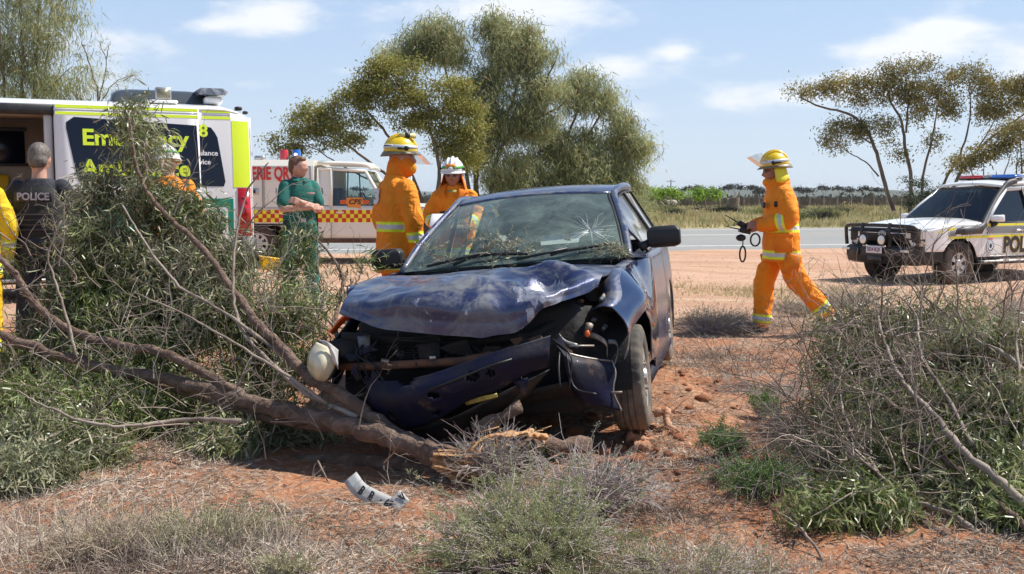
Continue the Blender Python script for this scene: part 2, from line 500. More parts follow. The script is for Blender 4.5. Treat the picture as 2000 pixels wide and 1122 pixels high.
def ground_z(x, y, detail=True):
    x = np.asarray(x, float); y = np.asarray(y, float)
    num = 0; den = 1e-9
    for cx, cy, cz in CTRL:
        w = 1.0 / (((x - cx) ** 2 + (y - cy) ** 2) / (1 + .02 * cy * cy) + .35) ** 2
        num = num + w * cz; den = den + w
    near = num / den
    yn = 28.5 + .2 * x
    s = (y - yn)
    roadz = -.15 + .027 * np.clip(s, 0, 10)
    nb = sstep(s, -4, 0)
    z = near * (1 - nb) + roadz * nb
    far = .12 + .05 * sstep(y, 45, 90) + 0 * x
    fb = sstep(s, 10, 13)
    z = z * (1 - fb) + far * fb
    # ground falls under the carriageway so the road lies proud of it
    z = z - .08 * sstep(s, -.3, .2) * (1 - sstep(s, 9.8, 10.3))
    if detail:
        P = np.stack([x, y, np.zeros_like(x)], -1).reshape(-1, 3)
        fine = np.clip(1.3 - y / 14, .0, 1)
        n1 = fbm(P * 1.1, 3).reshape(x.shape); n2 = fbm(P * 6.0 + 9, 4, .55).reshape(x.shape)
        trk = (1 - sstep(y, 10.5, 12.5)) 
        onroad = 1 - sstep(s, -3, -.5) * (1 - sstep(s, 10.2, 12))
        z = z + onroad * (.035 * n1 * (.35 + .65 * trk) + .016 * n2 * fine * trk + .006 * n2 * (1 - trk) * (y < 30))
        # torn-up earth round the front wheel and under the car
        q = np.exp(-(((x - 1.0) / .55) ** 2 + ((y - 5.35) / .5) ** 2)); q2 = np.exp(-(((x - .5) / .7) ** 2 + ((y - 5.2) / .35) ** 2))
        q3 = np.exp(-(((x - 1.55) / .6) ** 2 + ((y - 7.6) / .7) ** 2))
        n3 = fbm(P * 3.3 + 31, 3).reshape(x.shape)
        z = z + q * (.03 + .05 * n3 + .02 * n2) + q2 * (.04 * n3) + q3 * (.05 * n3 + .03 * np.maximum(n2, 0))
    return z

def gz(x, y):
    return float(ground_z(np.array([x]), np.array([y]))[0])

def axis_pts(lo, hi, step, grow, end_lo, end_hi):
    a = list(np.arange(lo, hi, step)); s = step; v = a[-1]
    while v < end_hi:
        s *= grow; v += s; a.append(v)
    s = step; v = a[0]; b = []
    while v > end_lo:
        s *= grow; v -= s; b.append(v)
    return np.array(b[::-1] + a)
gx = axis_pts(-4.2, 4.2, .048, 1.06, -5000, 5000)
gy = axis_pts(3.0, 9.0, .042, 1.03, -14, 7000)
GX, GY = np.meshgrid(gx, gy)
GZ = ground_z(GX, GY)
# low ridges far off
rid = sstep(GY, 1400, 3800)
GZ = GZ + rid * (10 + 20 * np.clip(fbm(np.stack([GX / 900, GY / 1500, GX * 0], -1).reshape(-1, 3), 3).reshape(GX.shape) + .35, 0, 2))

m, t, b = nodes_of('earth')
geo = _n(t, 'ShaderNodeNewGeometry')
sep = _n(t, 'ShaderNodeSeparateXYZ'); t.links.new(geo.outputs['Position'], sep.inputs[0])
P_ = geo.outputs['Position']
soil = lerp_col(t, noise_fac(t, 2.2, 6, .65, .3, .7, vec=P_), (.47, .20, .10), (.34, .14, .07))
soil = lerp_col(t, noise_fac(t, 1.3, 8, .7, .48, .62, vec=P_, dist=.5), soil, (.27, .165, .11))
soil = lerp_col(t, noise_fac(t, 26, 5, .7, .42, .72, vec=P_), soil, (.58, .36, .23))
soil = lerp_col(t, noise_fac(t, 9, 7, .7, .52, .68, vec=P_), soil, (.27, .18, .13))
grav = lerp_col(t, noise_fac(t, .7, 5, .6, .3, .7, vec=P_, stretch=(.35, 1.2, 1)), (.56, .37, .26), (.50, .29, .185))
grav = lerp_col(t, noise_fac(t, 14, 6, .75, .5, .7, vec=P_), grav, (.62, .46, .35))
grav = lerp_col(t, noise_fac(t, 1.3, 6, .7, .58, .7, vec=P_, stretch=(.4, 1.5, 1)), grav, (.50, .38, .22))
gras = lerp_col(t, noise_fac(t, .35, 6, .65, .35, .65, vec=P_, stretch=(.5, 1, 1)), (.46, .38, .21), (.30, .28, .14))
gras = lerp_col(t, noise_fac(t, 3, 6, .75, .45, .7, vec=P_), gras, (.25, .22, .11))
fark = lerp_col(t, noise_fac(t, .012, 6, .7, .35, .65, vec=P_, stretch=(.4, 1, 1)), (.055, .065, .04), (.10, .10, .065))
def zone(a, b_, src, wob, wscale):
    nzn = _n(t, 'ShaderNodeTexNoise'); nzn.inputs['Scale'].default_value = wscale; nzn.inputs['Detail'].default_value = 6; t.links.new(P_, nzn.inputs['Vector'])
    ma = _n(t, 'ShaderNodeMath', operation='MULTIPLY_ADD'); t.links.new(nzn.outputs['Fac'], ma.inputs[0]); ma.inputs[1].default_value = wob; t.links.new(src, ma.inputs[2])
    r_ = _n(t, 'ShaderNodeMapRange', interpolation_type='SMOOTHSTEP'); t.links.new(ma.outputs[0], r_.inputs['Value']); r_.inputs['From Min'].default_value = a + wob / 2; r_.inputs['From Max'].default_value = b_ + wob / 2
    return r_.outputs['Result']
sx_ = _n(t, 'ShaderNodeMath', operation='MULTIPLY_ADD'); t.links.new(sep.outputs['X'], sx_.inputs[0]); sx_.inputs[1].default_value = -.2; t.links.new(sep.outputs['Y'], sx_.inputs[2])
c = lerp_col(t, zone(9.6, 11.2, sep.outputs['Y'], 3.5, .5), soil, grav)
rut = noise_fac(t, 1.6, 5, .6, .46, .60, vec=P_, stretch=(.07, 1.0, 1), dist=.3)
grav = lerp_col(t, rut, grav, lerp_col(t, .45, grav, (.40, .22, .13)))
c = lerp_col(t, zone(9.6, 11.2, sep.outputs['Y'], 3.5, .5), soil, grav)
c = lerp_col(t, zone(34, 35, sx_.outputs[0], .5, 1), c, gras)
c = lerp_col(t, zone(150, 200, sep.outputs['Y'], 20, .02), c, fark)
t.links.new(c, b.inputs['Base Color']); b.inputs['Roughness'].default_value = .95; b.inputs['Specular IOR Level'].default_value = .15
n1_ = bump(t, b, noise_fac(t, 38, 6, .7, .2, .8, vec=P_), .6, .018)
bump(t, b, noise_fac(t, 160, 3, .6, .2, .8, vec=P_), .5, .004, normal=n1_)
M_EARTH = m
MB().add(sheet(np.stack([GX, GY, GZ], -1))).build('ground', M_EARTH, kind='structure')

# road
M_ASPH = mat('asphalt', (.25, .25, .24), .9, col2=(.27, .265, .25), scale=.6, bs=.4, bscale=140, bdist=.004, dirt=(.36, .30, .24), dscale=.5, dlo=.55, dhi=.8, stretch=(.2, 1, 1))
M_LINE = mat('road_paint', (.78, .78, .75), .7, dirt=(.42, .40, .37), dscale=5)
rx = np.concatenate([np.arange(-60, 60, 1.0), np.arange(60, 900, 20.0)]); rx = np.concatenate([-rx[::-1][:42], rx])
def road_pt(x, s, up=0.0):
    return (x, 28.5 + .2 * x + s, -.15 + .027 * s + up)
def strip(x0, x1, s0, s1, up, nseg=1, nx=24):
    return sheet([[road_pt(x, s, up) for x in np.linspace(x0, x1, nx)] for s in np.linspace(s0, s1, nseg + 1)], 0)
rd = MB()
xs_ = np.linspace(-140, 900, 260)
rd.add(sheet([[road_pt(x, s, -.0 if 0 <= s <= 10 else -.12) for x in xs_] for s in (-.35, 0, 2, 5, 8, 10, 10.3)]))
road = rd.build('road', M_ASPH, kind='structure')
MB().add(strip(-140, 900, 1.05, 1.19, .004, nx=200)).build('road_marking', M_LINE, parent=road, smooth=False)
MB().add(strip(-140, 900, 9.0, 9.12, .004, nx=200)).build('road_marking', M_LINE, parent=road, smooth=False)
dm = strip(0, 3.0, 6.1, 6.22, .004, nx=3)
for k in range(-3, 12):
    MB().add(strip(k * 12 + 2.4, k * 12 + 8.4, 6.1, 6.24, .004, nx=4)).build('road_marking', M_LINE, parent=road, smooth=False)

# thin dusty air over the plain
m, t, b = nodes_of('dusty_air'); t.nodes.remove(b); pv = _n(t, 'ShaderNodeVolumePrincipled'); pv.inputs['Color'].default_value = (.80, .88, .97, 1); pv.inputs['Density'].default_value = .00010; pv.inputs['Anisotropy'].default_value = .2
t.links.new(pv.outputs[0], t.nodes['Material Output'].inputs['Volume'])
MB().add(box((0, 3600, 32), (11000, 7800, 90))).build('haze', m, kind='stuff', smooth=False)
# ---------------------------------------------------------------- vegetation tools
def leaves(pos, dirs, L, Wd, rng, segs=1, curl=.15):
    """flat or two-segment narrow leaves; pos,dirs (n,3)"""
    n = len(pos); L = np.broadcast_to(L, n)[:, None]; Wd = np.broadcast_to(Wd, n)[:, None]
    d = dirs / np.maximum(np.linalg.norm(dirs, axis=1, keepdims=True), 1e-9)
    s = np.cross(d, rng.normal(size=(n, 3))); s /= np.maximum(np.linalg.norm(s, axis=1, keepdims=True), 1e-9)
    u = np.cross(s, d)
    if segs == 0:
        V = np.stack([pos - s * Wd / 2, pos + s * Wd / 2, pos + d * L], 1).reshape(-1, 3)
        return V, np.arange(n * 3).reshape(-1, 3)
    if segs == 1:
        V = np.stack([pos, pos + d * L * .5 + s * Wd / 2 + u * L * curl, pos + d * L, pos + d * L * .5 - s * Wd / 2 + u * L * curl], 1).reshape(-1, 3)
        return V, np.arange(n * 4).reshape(-1, 4)
    V = np.stack([pos, pos + d * L * .33 + s * Wd * .5 + u * L * curl * .8, pos + d * L * .33 - s * Wd * .5 + u * L * curl * .8,
                  pos + d * L * .7 + s * Wd * .4 + u * L * curl * .75, pos + d * L * .7 - s * Wd * .4 + u * L * curl * .75, pos + d * L - u * L * curl * .4], 1).reshape(-1, 3)
    k = np.arange(n)[:, None] * 6
    tri = np.concatenate([k + [[0, 1, 2]], k + [[3, 5, 4]]]); quad = k + [[1, 3, 4, 2]]
    return V, tri, quad
def add_leaves(mb, res, m=0):
    if len(res) == 2: mb.add(res, m)
    else:
        V, tri, quad = res
        mb.add((V, tri), m); mb.f.append((quad + (mb.n - len(V)), m))

class Skel:
    def __init__(self): self.P = np.zeros((0, 3)); self.Rr = np.zeros(0); self.mb = MB(); self.tips = []
    def limb(self, pts, r0, r1, n=8, sub=5, wob=.0, rng=RNG, mb=None, knobby=0):
        P = smooth_line(pts, sub)
        if wob: P[1:] += rng.normal(size=(len(P) - 1, 3)) * wob
        r_ = np.linspace(r0, r1, len(P))
        if knobby: r_ = r_ * (1 + knobby * rng.normal(size=len(P)))
        (mb or self.mb).add(tube(P, r_, n, caps=True))
        self.P = np.concatenate([self.P, P]); self.Rr = np.concatenate([self.Rr, r_])
        return P
    def reach(self, targets, r_tip, step, rng, wob=.15, sag=0, n=4, cap=.5, bias=None):
        """grow branches from the nearest wood to each target; returns end directions"""
        T = np.asarray(targets, float)
        d0 = np.array([np.min(np.sum((self.P - q) ** 2, 1)) for q in T]) if len(T) < 4000 else np.zeros(len(T))
        out = np.zeros_like(T)
        for i in np.argsort(d0):
            q = T[i]
            dd = np.sum((self.P - q) ** 2, 1)
            if bias is not None: dd = dd + np.sum(((self.P - q) * bias).clip(0, None) ** 2, 1) * 6
            k = int(np.argmin(dd)); p = self.P[k]; D = math.sqrt(np.sum((self.P[k] - q) ** 2))
            m = max(2, int(D / step) + 1)
            tt = np.linspace(0, 1, m + 1)[:, None]
            bend = rng.normal(size=3) * D * wob
            L = p + (q - p) * tt + bend * np.sin(tt * np.pi) + np.array([0, 0, D * sag]) * np.sin(tt * np.pi)
            if m > 2: L[1:-1] += rng.normal(size=(m - 1, 3)) * step * .12
            r0 = min(self.Rr[k] * .6, r_tip * (1 + D / step * cap))
            rr_ = np.linspace(max(r0, r_tip), r_tip, m + 1)
            self.mb.add(tube(L, rr_, n, caps=False))
            self.P = np.concatenate([self.P, L[1:]]); self.Rr = np.concatenate([self.Rr, rr_[1:]])
            out[i] = L[-1] - L[-2]
        return out

M_BARK_FAR = mat('mallee_bark', (.13, .085, .065), .9, col2=(.21, .15, .12), scale=3, bs=.3, bscale=20, stretch=(1, 1, .2))
M_BARK = mat('wattle_bark', (.13, .080, .056), .9, col2=(.23, .155, .115), scale=9, lo=.4, hi=.65, bs=.9, bscale=34, bdist=.012, stretch=(1.2, 2.2, 2.2), dirt=(.27, .21, .165), dscale=20, dlo=.6, dhi=.75)
M_TWIG = mat('grey_twig', (.33, .265, .215), .85, col2=(.15, .11, .085), scale=7, lo=.4, hi=.7)
M_TWIGD = mat('brown_twig', (.16, .11, .085), .9, col2=(.26, .20, .16), scale=7)
M_LEAF_MAL = leaf_mat('mallee_leaf', (.29, .29, .07), (.54, .50, .15), dry=(.36, .24, .09), trans=.42, scale=.7, rough=.42)
M_LEAF_CAS = leaf_mat('casuarina_needle', (.33, .36, .16), (.62, .62, .36), dry=(.50, .36, .15), trans=.45, scale=.5)
M_LEAF_R = leaf_mat('bronze_mallee_leaf', (.26, .23, .07), (.46, .37, .13), dry=(.36, .21, .08), trans=.4, scale=.6, rough=.42)
M_LEAF_BRIGHT = leaf_mat('lime_leaf', (.26, .42, .05), (.42, .58, .10), trans=.3, scale=.5)
M_LEAF_DARK = leaf_mat('dark_leaf', (.035, .06, .02), (.07, .10, .035), trans=.15, scale=.8)
M_LEAF_FAR = leaf_mat('scrub_leaf', (.07, .07, .05), (.12, .11, .08), trans=.2, scale=.1)
M_LEAF_W = leaf_mat('wattle_leaf', (.155, .205, .055), (.42, .465, .185), dry=(.50, .43, .27), trans=.24, rough=.36, scale=2.0)
M_LEAF_W2 = leaf_mat('wattle_leaf_grey', (.24, .255, .13), (.60, .58, .40), dry=(.46, .38, .26), trans=.22, rough=.34, scale=2.0)

def pix_clusters(zones, rng, per, depth_jit):
    """zones: (px, py, half w, half h, Y, weight): points in the ellipsoids those span"""
    out = []
    for z in zones:
        px, py, hw, hh, Y = z[:5]; w = z[5] if len(z) > 5 else 1
        n = max(2, int(per * w * hw * hh / 1000.0 + .5))
        c = at(px, py, Y); sc = Y / 2000
        for _ in range(n):
            while True:
                q = rng.uniform(-1, 1, 3)
                if q @ q < 1: break
            q = q / max(np.linalg.norm(q), 1e-6) * np.linalg.norm(q) ** .6
            out.append((c.x + q[0] * hw * sc, c.y + q[1] * max(hw, hh) * sc * depth_jit, c.z + q[2] * hh * sc))
    return np.array(out)

def far_tree(name, label, Y, limbs, zones, lm, seed, per=1.0, nleaf=60, L=.22, Wd=.05, spread=.45, droop=-.2, r0=.2, group=None, step=.8, segs=1, cat='tree', bark=None, flat=.6, base_py=None, tipr=.012, gap=None):
    rng = np.random.default_rng(seed)
    b0 = limbs[0][0]; base = at(b0[0], b0[1], Y); gzz = gz(base.x, Y)
    root = thing(name, label, cat, loc=(base.x, Y, gzz), group=group)
    inv = np.array([base.x, Y, gzz])
    sk = Skel()
    for lb in limbs:
        rr_ = (lb[-1] if not isinstance(lb[-1], tuple) else r0) * .62
        pts = [p for p in lb if isinstance(p, tuple)]
        yj = rng.normal() * .6
        P = [at(p[0], p[1], Y + (p[2] if len(p) > 2 else yj * k / max(1, len(pts) - 1))) for k, p in enumerate(pts)]
        if lb is limbs[0] or pts[0][1] >= b0[1] - 12:
            P[0].z = min(P[0].z, gz(P[0].x, P[0].y)) - .1
        sk.limb([np.array(p) - inv for p in P], rr_, rr_ * .3, 7, 5, .02, rng)
    T = pix_clusters([(z[0], z[1], z[2], z[3], Y + (z[4] if len(z) > 4 else 0), z[5] if len(z) > 5 else 1) for z in zones], rng, per, .8) - inv
    T[:, 2] = np.maximum(T[:, 2], .3)
    if gap is not None: T = T[vnoise(T * [.55, .2, .8] + seed) > -gap - .12 * (T[:, 2] < 4.5)]
    D = sk.reach(T, tipr, step, rng, .12, cap=.35)
    sk.mb.build('trunk', bark or M_BARK_FAR, root)
    n = len(T) * nleaf
    idx = np.repeat(np.arange(len(T)), nleaf)
    off = rng.normal(size=(n, 3)) * spread * np.array([1, 1, flat])
    pos = T[idx] + off
    dr = rng.normal(size=(n, 3)) + np.array([0, 0, droop * 3]) + D[idx] * .3
    mb = MB(); add_leaves(mb, leaves(pos, dr, rng.uniform(.6, 1.3, n) * L, rng.uniform(.7, 1.2, n) * Wd, rng, segs))
    mb.build('foliage', lm, root, smooth=False, kind='stuff')
    return root

G_BIG = 'big roadside trees beyond the road'
far_tree('mallee_tree', 'spreading yellow-green mallee tree behind the fire vehicle cab, left of the tall feathery trees', 47,
    [[(835, 408), (805, 380), (760, 345), (700, 300), (655, 270), (600, 262), .16], [(838, 405), (800, 330), (755, 262), (715, 215), (690, 190), .15], [(846, 405), (858, 330), (840, 260), (800, 205), (775, 160), .17],
     [(850, 405), (880, 330), (885, 260), (880, 200), .14], [(800, 375), (720, 350), (660, 320), (610, 290), (560, 280), .08]],
    [(562, 278, 30, 24), (600, 240, 36, 34), (640, 212, 28, 20), (650, 262, 48, 26), (690, 195, 30, 26), (745, 180, 52, 34, 0, 1.2), (728, 152, 30, 30), (775, 135, 45, 24), (830, 182, 40, 28), (880, 170, 30, 20), (790, 235, 30, 22), (872, 215, 34, 26), (905, 235, 38, 40), (820, 240, 26, 20), (900, 300, 34, 34), (700, 240, 22, 14), (860, 270, 22, 26)],
    M_LEAF_MAL, 3, per=11, nleaf=190, L=.17, Wd=.06, spread=.29, droop=-.25, group=G_BIG)
far_tree('casuarina_tree', 'tallest feathery grey-green tree rising behind the two firefighters', 52,
    [[(935, 410), (930, 330), (950, 240), (975, 160), (965, 90), (955, 50), .24], [(950, 405), (975, 300), (1020, 225), (1060, 170), (1085, 120), .18], [(925, 405), (905, 300), (890, 200), (865, 120), (850, 60), .18], [(960, 300), (1000, 200), (1020, 110), (1040, 60), .12], [(985, 280), (1050, 235), (1110, 195), (1140, 160), .12], [(945, 330), (935, 250), (915, 180), .08]],
    [(858, 60, 34, 22), (820, 85, 34, 22), (880, 95, 36, 26), (770, 108, 36, 18), (850, 130, 46, 30, 0, .8), (955, 50, 22, 24), (985, 75, 34, 30), (1035, 70, 18, 24), (1020, 105, 34, 30), (1062, 120, 26, 24), (965, 130, 40, 34, 0, .8), (1080, 160, 34, 30), (1030, 180, 40, 34, 0, .7), (940, 200, 44, 44, 0, .7), (1000, 240, 46, 40, 0, .7), (905, 150, 36, 34, 0, .6), (930, 290, 50, 50, 0, .7), (980, 340, 50, 40, 0, .8), (1055, 230, 36, 36, 0, .8)],
    M_LEAF_CAS, 5, per=26, nleaf=110, L=.40, Wd=.045, spread=.36, droop=-.5, segs=0, group=G_BIG, flat=.8, gap=.43)
far_tree('casuarina_tree', 'broad drooping grey-green tree right of the tallest one, with long low side branches', 54,
    [[(1075, 412), (1080, 330), (1110, 260), (1135, 200), (1140, 165), .18], [(1080, 410), (1120, 350), (1170, 300), (1215, 285), (1262, 290), .14], [(1090, 410), (1130, 300), (1165, 240), (1185, 200), .14], [(1060, 390), (1120, 372), (1190, 350), (1230, 320), .09], [(1065, 400), (1055, 320), (1060, 250), .1]],
    [(1140, 160, 26, 20), (1110, 190, 34, 24), (1180, 185, 24, 20), (1150, 225, 48, 30, 0, .8), (1190, 240, 36, 28), (1225, 275, 36, 22), (1258, 295, 20, 16), (1205, 310, 44, 30, 0, .8), (1130, 290, 60, 40, 0, .8), (1080, 250, 44, 40, 0, .7), (1070, 330, 60, 40, 0, .8), (1150, 345, 70, 34, 0, .8), (1225, 350, 34, 26), (1030, 370, 50, 26, 0, .7), (1110, 392, 70, 16), (1205, 388, 44, 16), (1245, 372, 18, 16)],
    M_LEAF_CAS, 6, per=26, nleaf=110, L=.40, Wd=.045, spread=.36, droop=-.5, segs=0, group=G_BIG, flat=.8, gap=.43)
far_tree('wattle_shrub', 'low bushy grey-green shrub at the foot of the drooping tree by the road', 46,
    [[(1225, 436), (1222, 410), (1215, 380), .05], [(1190, 436), (1180, 400), (1165, 385), .05]],
    [(1215, 395, 34, 26), (1250, 412, 20, 18), (1180, 405, 30, 24), (1140, 412, 34, 20), (1100, 415, 40, 18)], M_LEAF_CAS, 8, per=8, nleaf=160, L=.35, Wd=.04, spread=.45, droop=-.2, segs=0, step=.4)
far_tree('casuarina_tree', 'feathery olive tree behind the ambulance roof', 44,
    [[(42, 420), (42, 200), (45, 100), (40, 20), (50, -90), .16], [(75, 420), (70, 200), (72, 100), (75, 0), (70, -80), .17], [(80, 300), (88, 150), (98, 40), (104, -30), .10], [(20, 420), (10, 200), (0, 80), (-10, -60), .12], [(75, 200), (110, 160), (140, 130), .06], [(45, 120), (20, 70), (-10, 30), .05]],
    [(40, 60, 60, 60, 0, .9), (100, 55, 50, 40, 0, .8), (140, 45, 26, 14), (30, 140, 60, 50, 0, .8), (105, 130, 50, 50, 0, .8), (150, 150, 24, 40, 0, .6), (70, -40, 80, 60, 0, .8), (-60, 60, 70, 120, 0, .7), (10, 210, 70, 30), (110, 200, 60, 26), (120, 0, 30, 16)],
    M_LEAF_CAS, 9, per=8, nleaf=90, L=.42, Wd=.035, spread=.36, droop=-.7, segs=0, flat=.8)
far_tree('thin_wattle_tree', 'sparse nearly leafless tree behind the ambulance roof box', 46,
    [[(190, 420), (192, 200), (185, 160), (170, 110), (160, 80), .09], [(192, 200), (205, 150), (210, 100), (215, 80), .05], [(196, 200), (225, 160), (250, 150), (268, 140), .04], [(188, 180), (165, 150), (150, 120), .03]],
    [(205, 95, 18, 16, 0, .6), (165, 105, 16, 24, 0, .6), (215, 130, 22, 22, 0, .6), (245, 165, 22, 16, 0, .6), (180, 180, 30, 16, 0, .9), (262, 145, 12, 10, 0, .7)],
    M_LEAF_CAS, 10, per=7, nleaf=50, L=.28, Wd=.022, spread=.22, droop=-.2, segs=0, tipr=.018, step=.5)
far_tree('mallee_tree', 'tall open-branched bronze-topped mallee tree behind the police vehicle', 72,
    [[(1748, 412), (1728, 360), (1712, 300), (1690, 252), (1655, 222), (1600, 208), (1562, 190), .26], [(1716, 345), (1695, 320), (1660, 300), (1640, 285), .10], [(1700, 280), (1670, 262), (1640, 262), .10],
     [(1776, 412), (1780, 350), (1768, 290), (1760, 235), (1740, 200), (1730, 160), .25], [(1770, 260), (1775, 200), (1790, 150), .13], [(1800, 412), (1803, 345), (1818, 280), (1828, 230), (1832, 190), .18],
     [(1822, 412), (1850, 345), (1880, 290), (1895, 220), (1892, 165), .18], [(1840, 412), (1880, 330), (1930, 275), (1985, 235), (2040, 190), .22], [(1900, 302), (1935, 250), (1945, 215), .10], [(1700, 270), (1680, 230), (1690, 205), .07]],
    [(1562, 178, 16, 7, 0, 1.5), (1592, 176, 20, 10), (1615, 170, 20, 13), (1650, 165, 30, 18), (1660, 190, 30, 12), (1625, 268, 18, 14), (1655, 250, 34, 14), (1690, 250, 30, 16), (1640, 285, 16, 8), (1720, 155, 30, 16), (1752, 135, 32, 14), (1795, 130, 26, 12), (1730, 185, 34, 14), (1775, 180, 30, 20), (1790, 215, 24, 22), (1735, 245, 22, 14), (1820, 172, 28, 13), (1850, 190, 26, 14), (1868, 150, 26, 12), (1905, 145, 30, 14), (1920, 170, 22, 16), (1845, 218, 20, 18), (1955, 175, 26, 14), (1990, 165, 30, 14), (1965, 205, 34, 22), (2020, 170, 40, 18), (1930, 215, 22, 22), (1830, 275, 20, 14, 0, .6), (1745, 290, 20, 18, 0, .5)],
    M_LEAF_R, 12, per=17, nleaf=130, L=.24, Wd=.085, spread=.38, droop=-.2, r0=.2, step=.9, flat=.8)
far_tree('mallee_tree', 'dark brownish mallee tree half hidden behind the police vehicle roof lights', 66,
    [[(1920, 412), (1900, 345), (1890, 320), .10], [(1930, 412), (1960, 345), (1975, 300), .10], [(1990, 412), (1995, 320), (1990, 240), .12]],
    [(1895, 312, 34, 18), (1925, 295, 30, 16), (1870, 325, 18, 12), (1960, 270, 30, 18), (1990, 245, 26, 22), (2010, 320, 30, 20), (2035, 260, 34, 30)], M_LEAF_R, 13, per=14, nleaf=120, L=.24, Wd=.08, spread=.38, flat=.6)
far_tree('round_bush', 'dense rounded green bush behind the police vehicle bonnet', 60,
    [[(1790, 425), (1790, 390), .12]], [(1790, 370, 36, 22), (1815, 368, 24, 20), (1768, 385, 22, 18), (1800, 392, 36, 18)], M_LEAF_DARK, 14, per=5, nleaf=150, L=.22, Wd=.05, spread=.28, step=.5, cat='bush')
# small bright orchard trees and far scrub trees
for i, (px, Y, hw, lab) in enumerate([(1308, 100, 24, 'bright lime-green small tree by the stake fence, nearer the casuarina'), (1374, 98, 28, 'bright lime-green small tree standing alone before the stake fence'), (1278, 104, 16, 'bright lime-green small tree partly behind the feathery shrub')]):
    far_tree('orchard_tree', lab, Y, [[(px, 402), (px + 2, 392), (px - 3, 382), .08], [(px, 400), (px + 8, 388), (px + 14, 380), .05], [(px, 400), (px - 8, 390), (px - 14, 382), .05]],
        [(px - hw * .45, 379, hw * .5, 7), (px + hw * .4, 377, hw * .55, 8), (px, 374, hw * .5, 5)], M_LEAF_BRIGHT, 30 + i, per=42, nleaf=90, L=.34, Wd=.13, spread=.32, step=.5, group='lime-green small trees beyond the road')
for i, (px, py, Y, hw) in enumerate([(1242, 368, 190, 14), (1258, 366, 260, 10), (1345, 369, 240, 12), (1362, 367, 300, 10), (1436, 366, 210, 22), (1470, 368, 230, 10), (1418, 369, 250, 9), (1482, 374, 200, 8), (1608, 368, 240, 13), (1640, 369, 260, 11), (1660, 372, 280, 10), (1690, 369, 220, 18), (1715, 372, 250, 12), (1575, 373, 230, 12), (1560, 371, 270, 9), (620, 372, 260, 20), (700, 370, 250, 18)]):
    lab = ['tiny flat-topped tree on the skyline', 'distant umbrella-shaped mallee on the horizon'][i % 2]
    far_tree('skyline_tree', 'tiny flat-topped tree on the far skyline beyond the stake fence', Y, [[(px, 388), (px, 378), (px - hw * .4, py + 2), .12], [(px, 384), (px + hw * .5, py + 2), .08]],
        [(px - hw * .5, py, hw * .5, 2.2), (px + hw * .5, py - .5, hw * .5, 2.2), (px, py - 3, hw * .55, 2.5)], M_LEAF_FAR, 60 + i, per=30, nleaf=45, L=.5, Wd=.22, spread=.45, step=1.2, flat=.4, group='tiny flat-topped trees along the skyline', tipr=.04)
# scrub line in the distance
rng = np.random.default_rng(4)
n = 30000
sy = rng.uniform(150, 900, n); sx = rng.uniform(-1, 1, n) * sy * .9
hz_ = .2 + 1.5 * np.clip(vnoise(np.stack([sx / 12, sy / 30, sx * 0], -1)) + .3, 0, 1)
pos = np.stack([sx, sy, gz(0, 300) + rng.uniform(0, 1, n) * hz_], -1)
mb = MB(); add_leaves(mb, leaves(pos, rng.normal(size=(n, 3)), 1.1, .7, rng)); mb.build('far_scrub', M_LEAF_FAR, kind='stuff', smooth=False)

# ---------------------------------------------------------------- stake fence, posts, stump, pole
M_STAKE = mat('weathered_stake', (.15, .115, .085), .95, col2=(.25, .20, .155), scale=.8)
M_STAKE2 = mat('fence_post_wood', (.30, .25, .20), .9, col2=(.2, .16, .13), scale=2)
fz = lambda x: gz(x, 112 + .05 * x)
fence = thing('brush_fence', 'long brown brushwood stake fence crossing the plain beyond the road', 'fence', loc=(20, 113, gz(20, 113)))
mb = MB(); rng = np.random.default_rng(21)
for row in range(3):
    n = 2600; x = rng.uniform(-40, 62, n); y = 112 + .05 * x + row * 1.3 + rng.normal(size=n) * .12
    z0 = gz(20, 113); h_ = rng.uniform(.75, 1.12, n) + .06 * row
    pos = np.stack([x - 20, y - 113, np.zeros(n)], -1); top = pos + np.stack([rng.normal(size=n) * .05, rng.normal(size=n) * .05, h_], -1); w = np.array([.04, 0, 0])
    V = np.stack([pos - w, pos + w, top + w * .6, top - w * .6], 1).reshape(-1, 3); mb.add((V, np.arange(n * 4).reshape(-1, 4)))
mb.build('brushwood', M_STAKE, fence, kind='stuff', smooth=False)
pm = MB().add(box((0, 0, .6), (.13, .13, 1.25), .02)).mesh('post', M_STAKE2, False)
for k in range(44):
    link('post', pm, fence, Matrix.Translation((-19 + k * 1.45 + random.uniform(-.2, .2), .05 * (k * 1.45) - 1.4, random.uniform(-.05, .05))))
pt = at(1302, 420, 75); zz = gz(pt.x, 75)
wf = thing('wire_fence_post', 'lone thin post standing in the grass left of the stump', 'post', loc=(pt.x, 75, zz))
MB().add(box((0, 0, .62), (.09, .09, 1.3), .015)).build('post', M_STAKE, wf); MB().add(tube([(-.3, 0, 1.18), (.35, 0, 1.16)], .02, 5)).build('crosspiece', M_STAKE, wf)
pt = at(1310, 388, 240)
pp = thing('power_pole', 'slim power pole on the skyline behind the lime-green trees', 'pole', loc=(pt.x, 240, gz(pt.x, 240)))
MB().add(tube([(0, 0, 0), (0, 0, 5.2)], [.16, .11], 8)).build('pole', M_STAKE, pp); MB().add(box((0, 0, 4.8), (2.0, .12, .12))).build('crossarm', M_STAKE, pp)
pt = at(1432, 424, 82); zz = gz(pt.x, 82)
rings = []
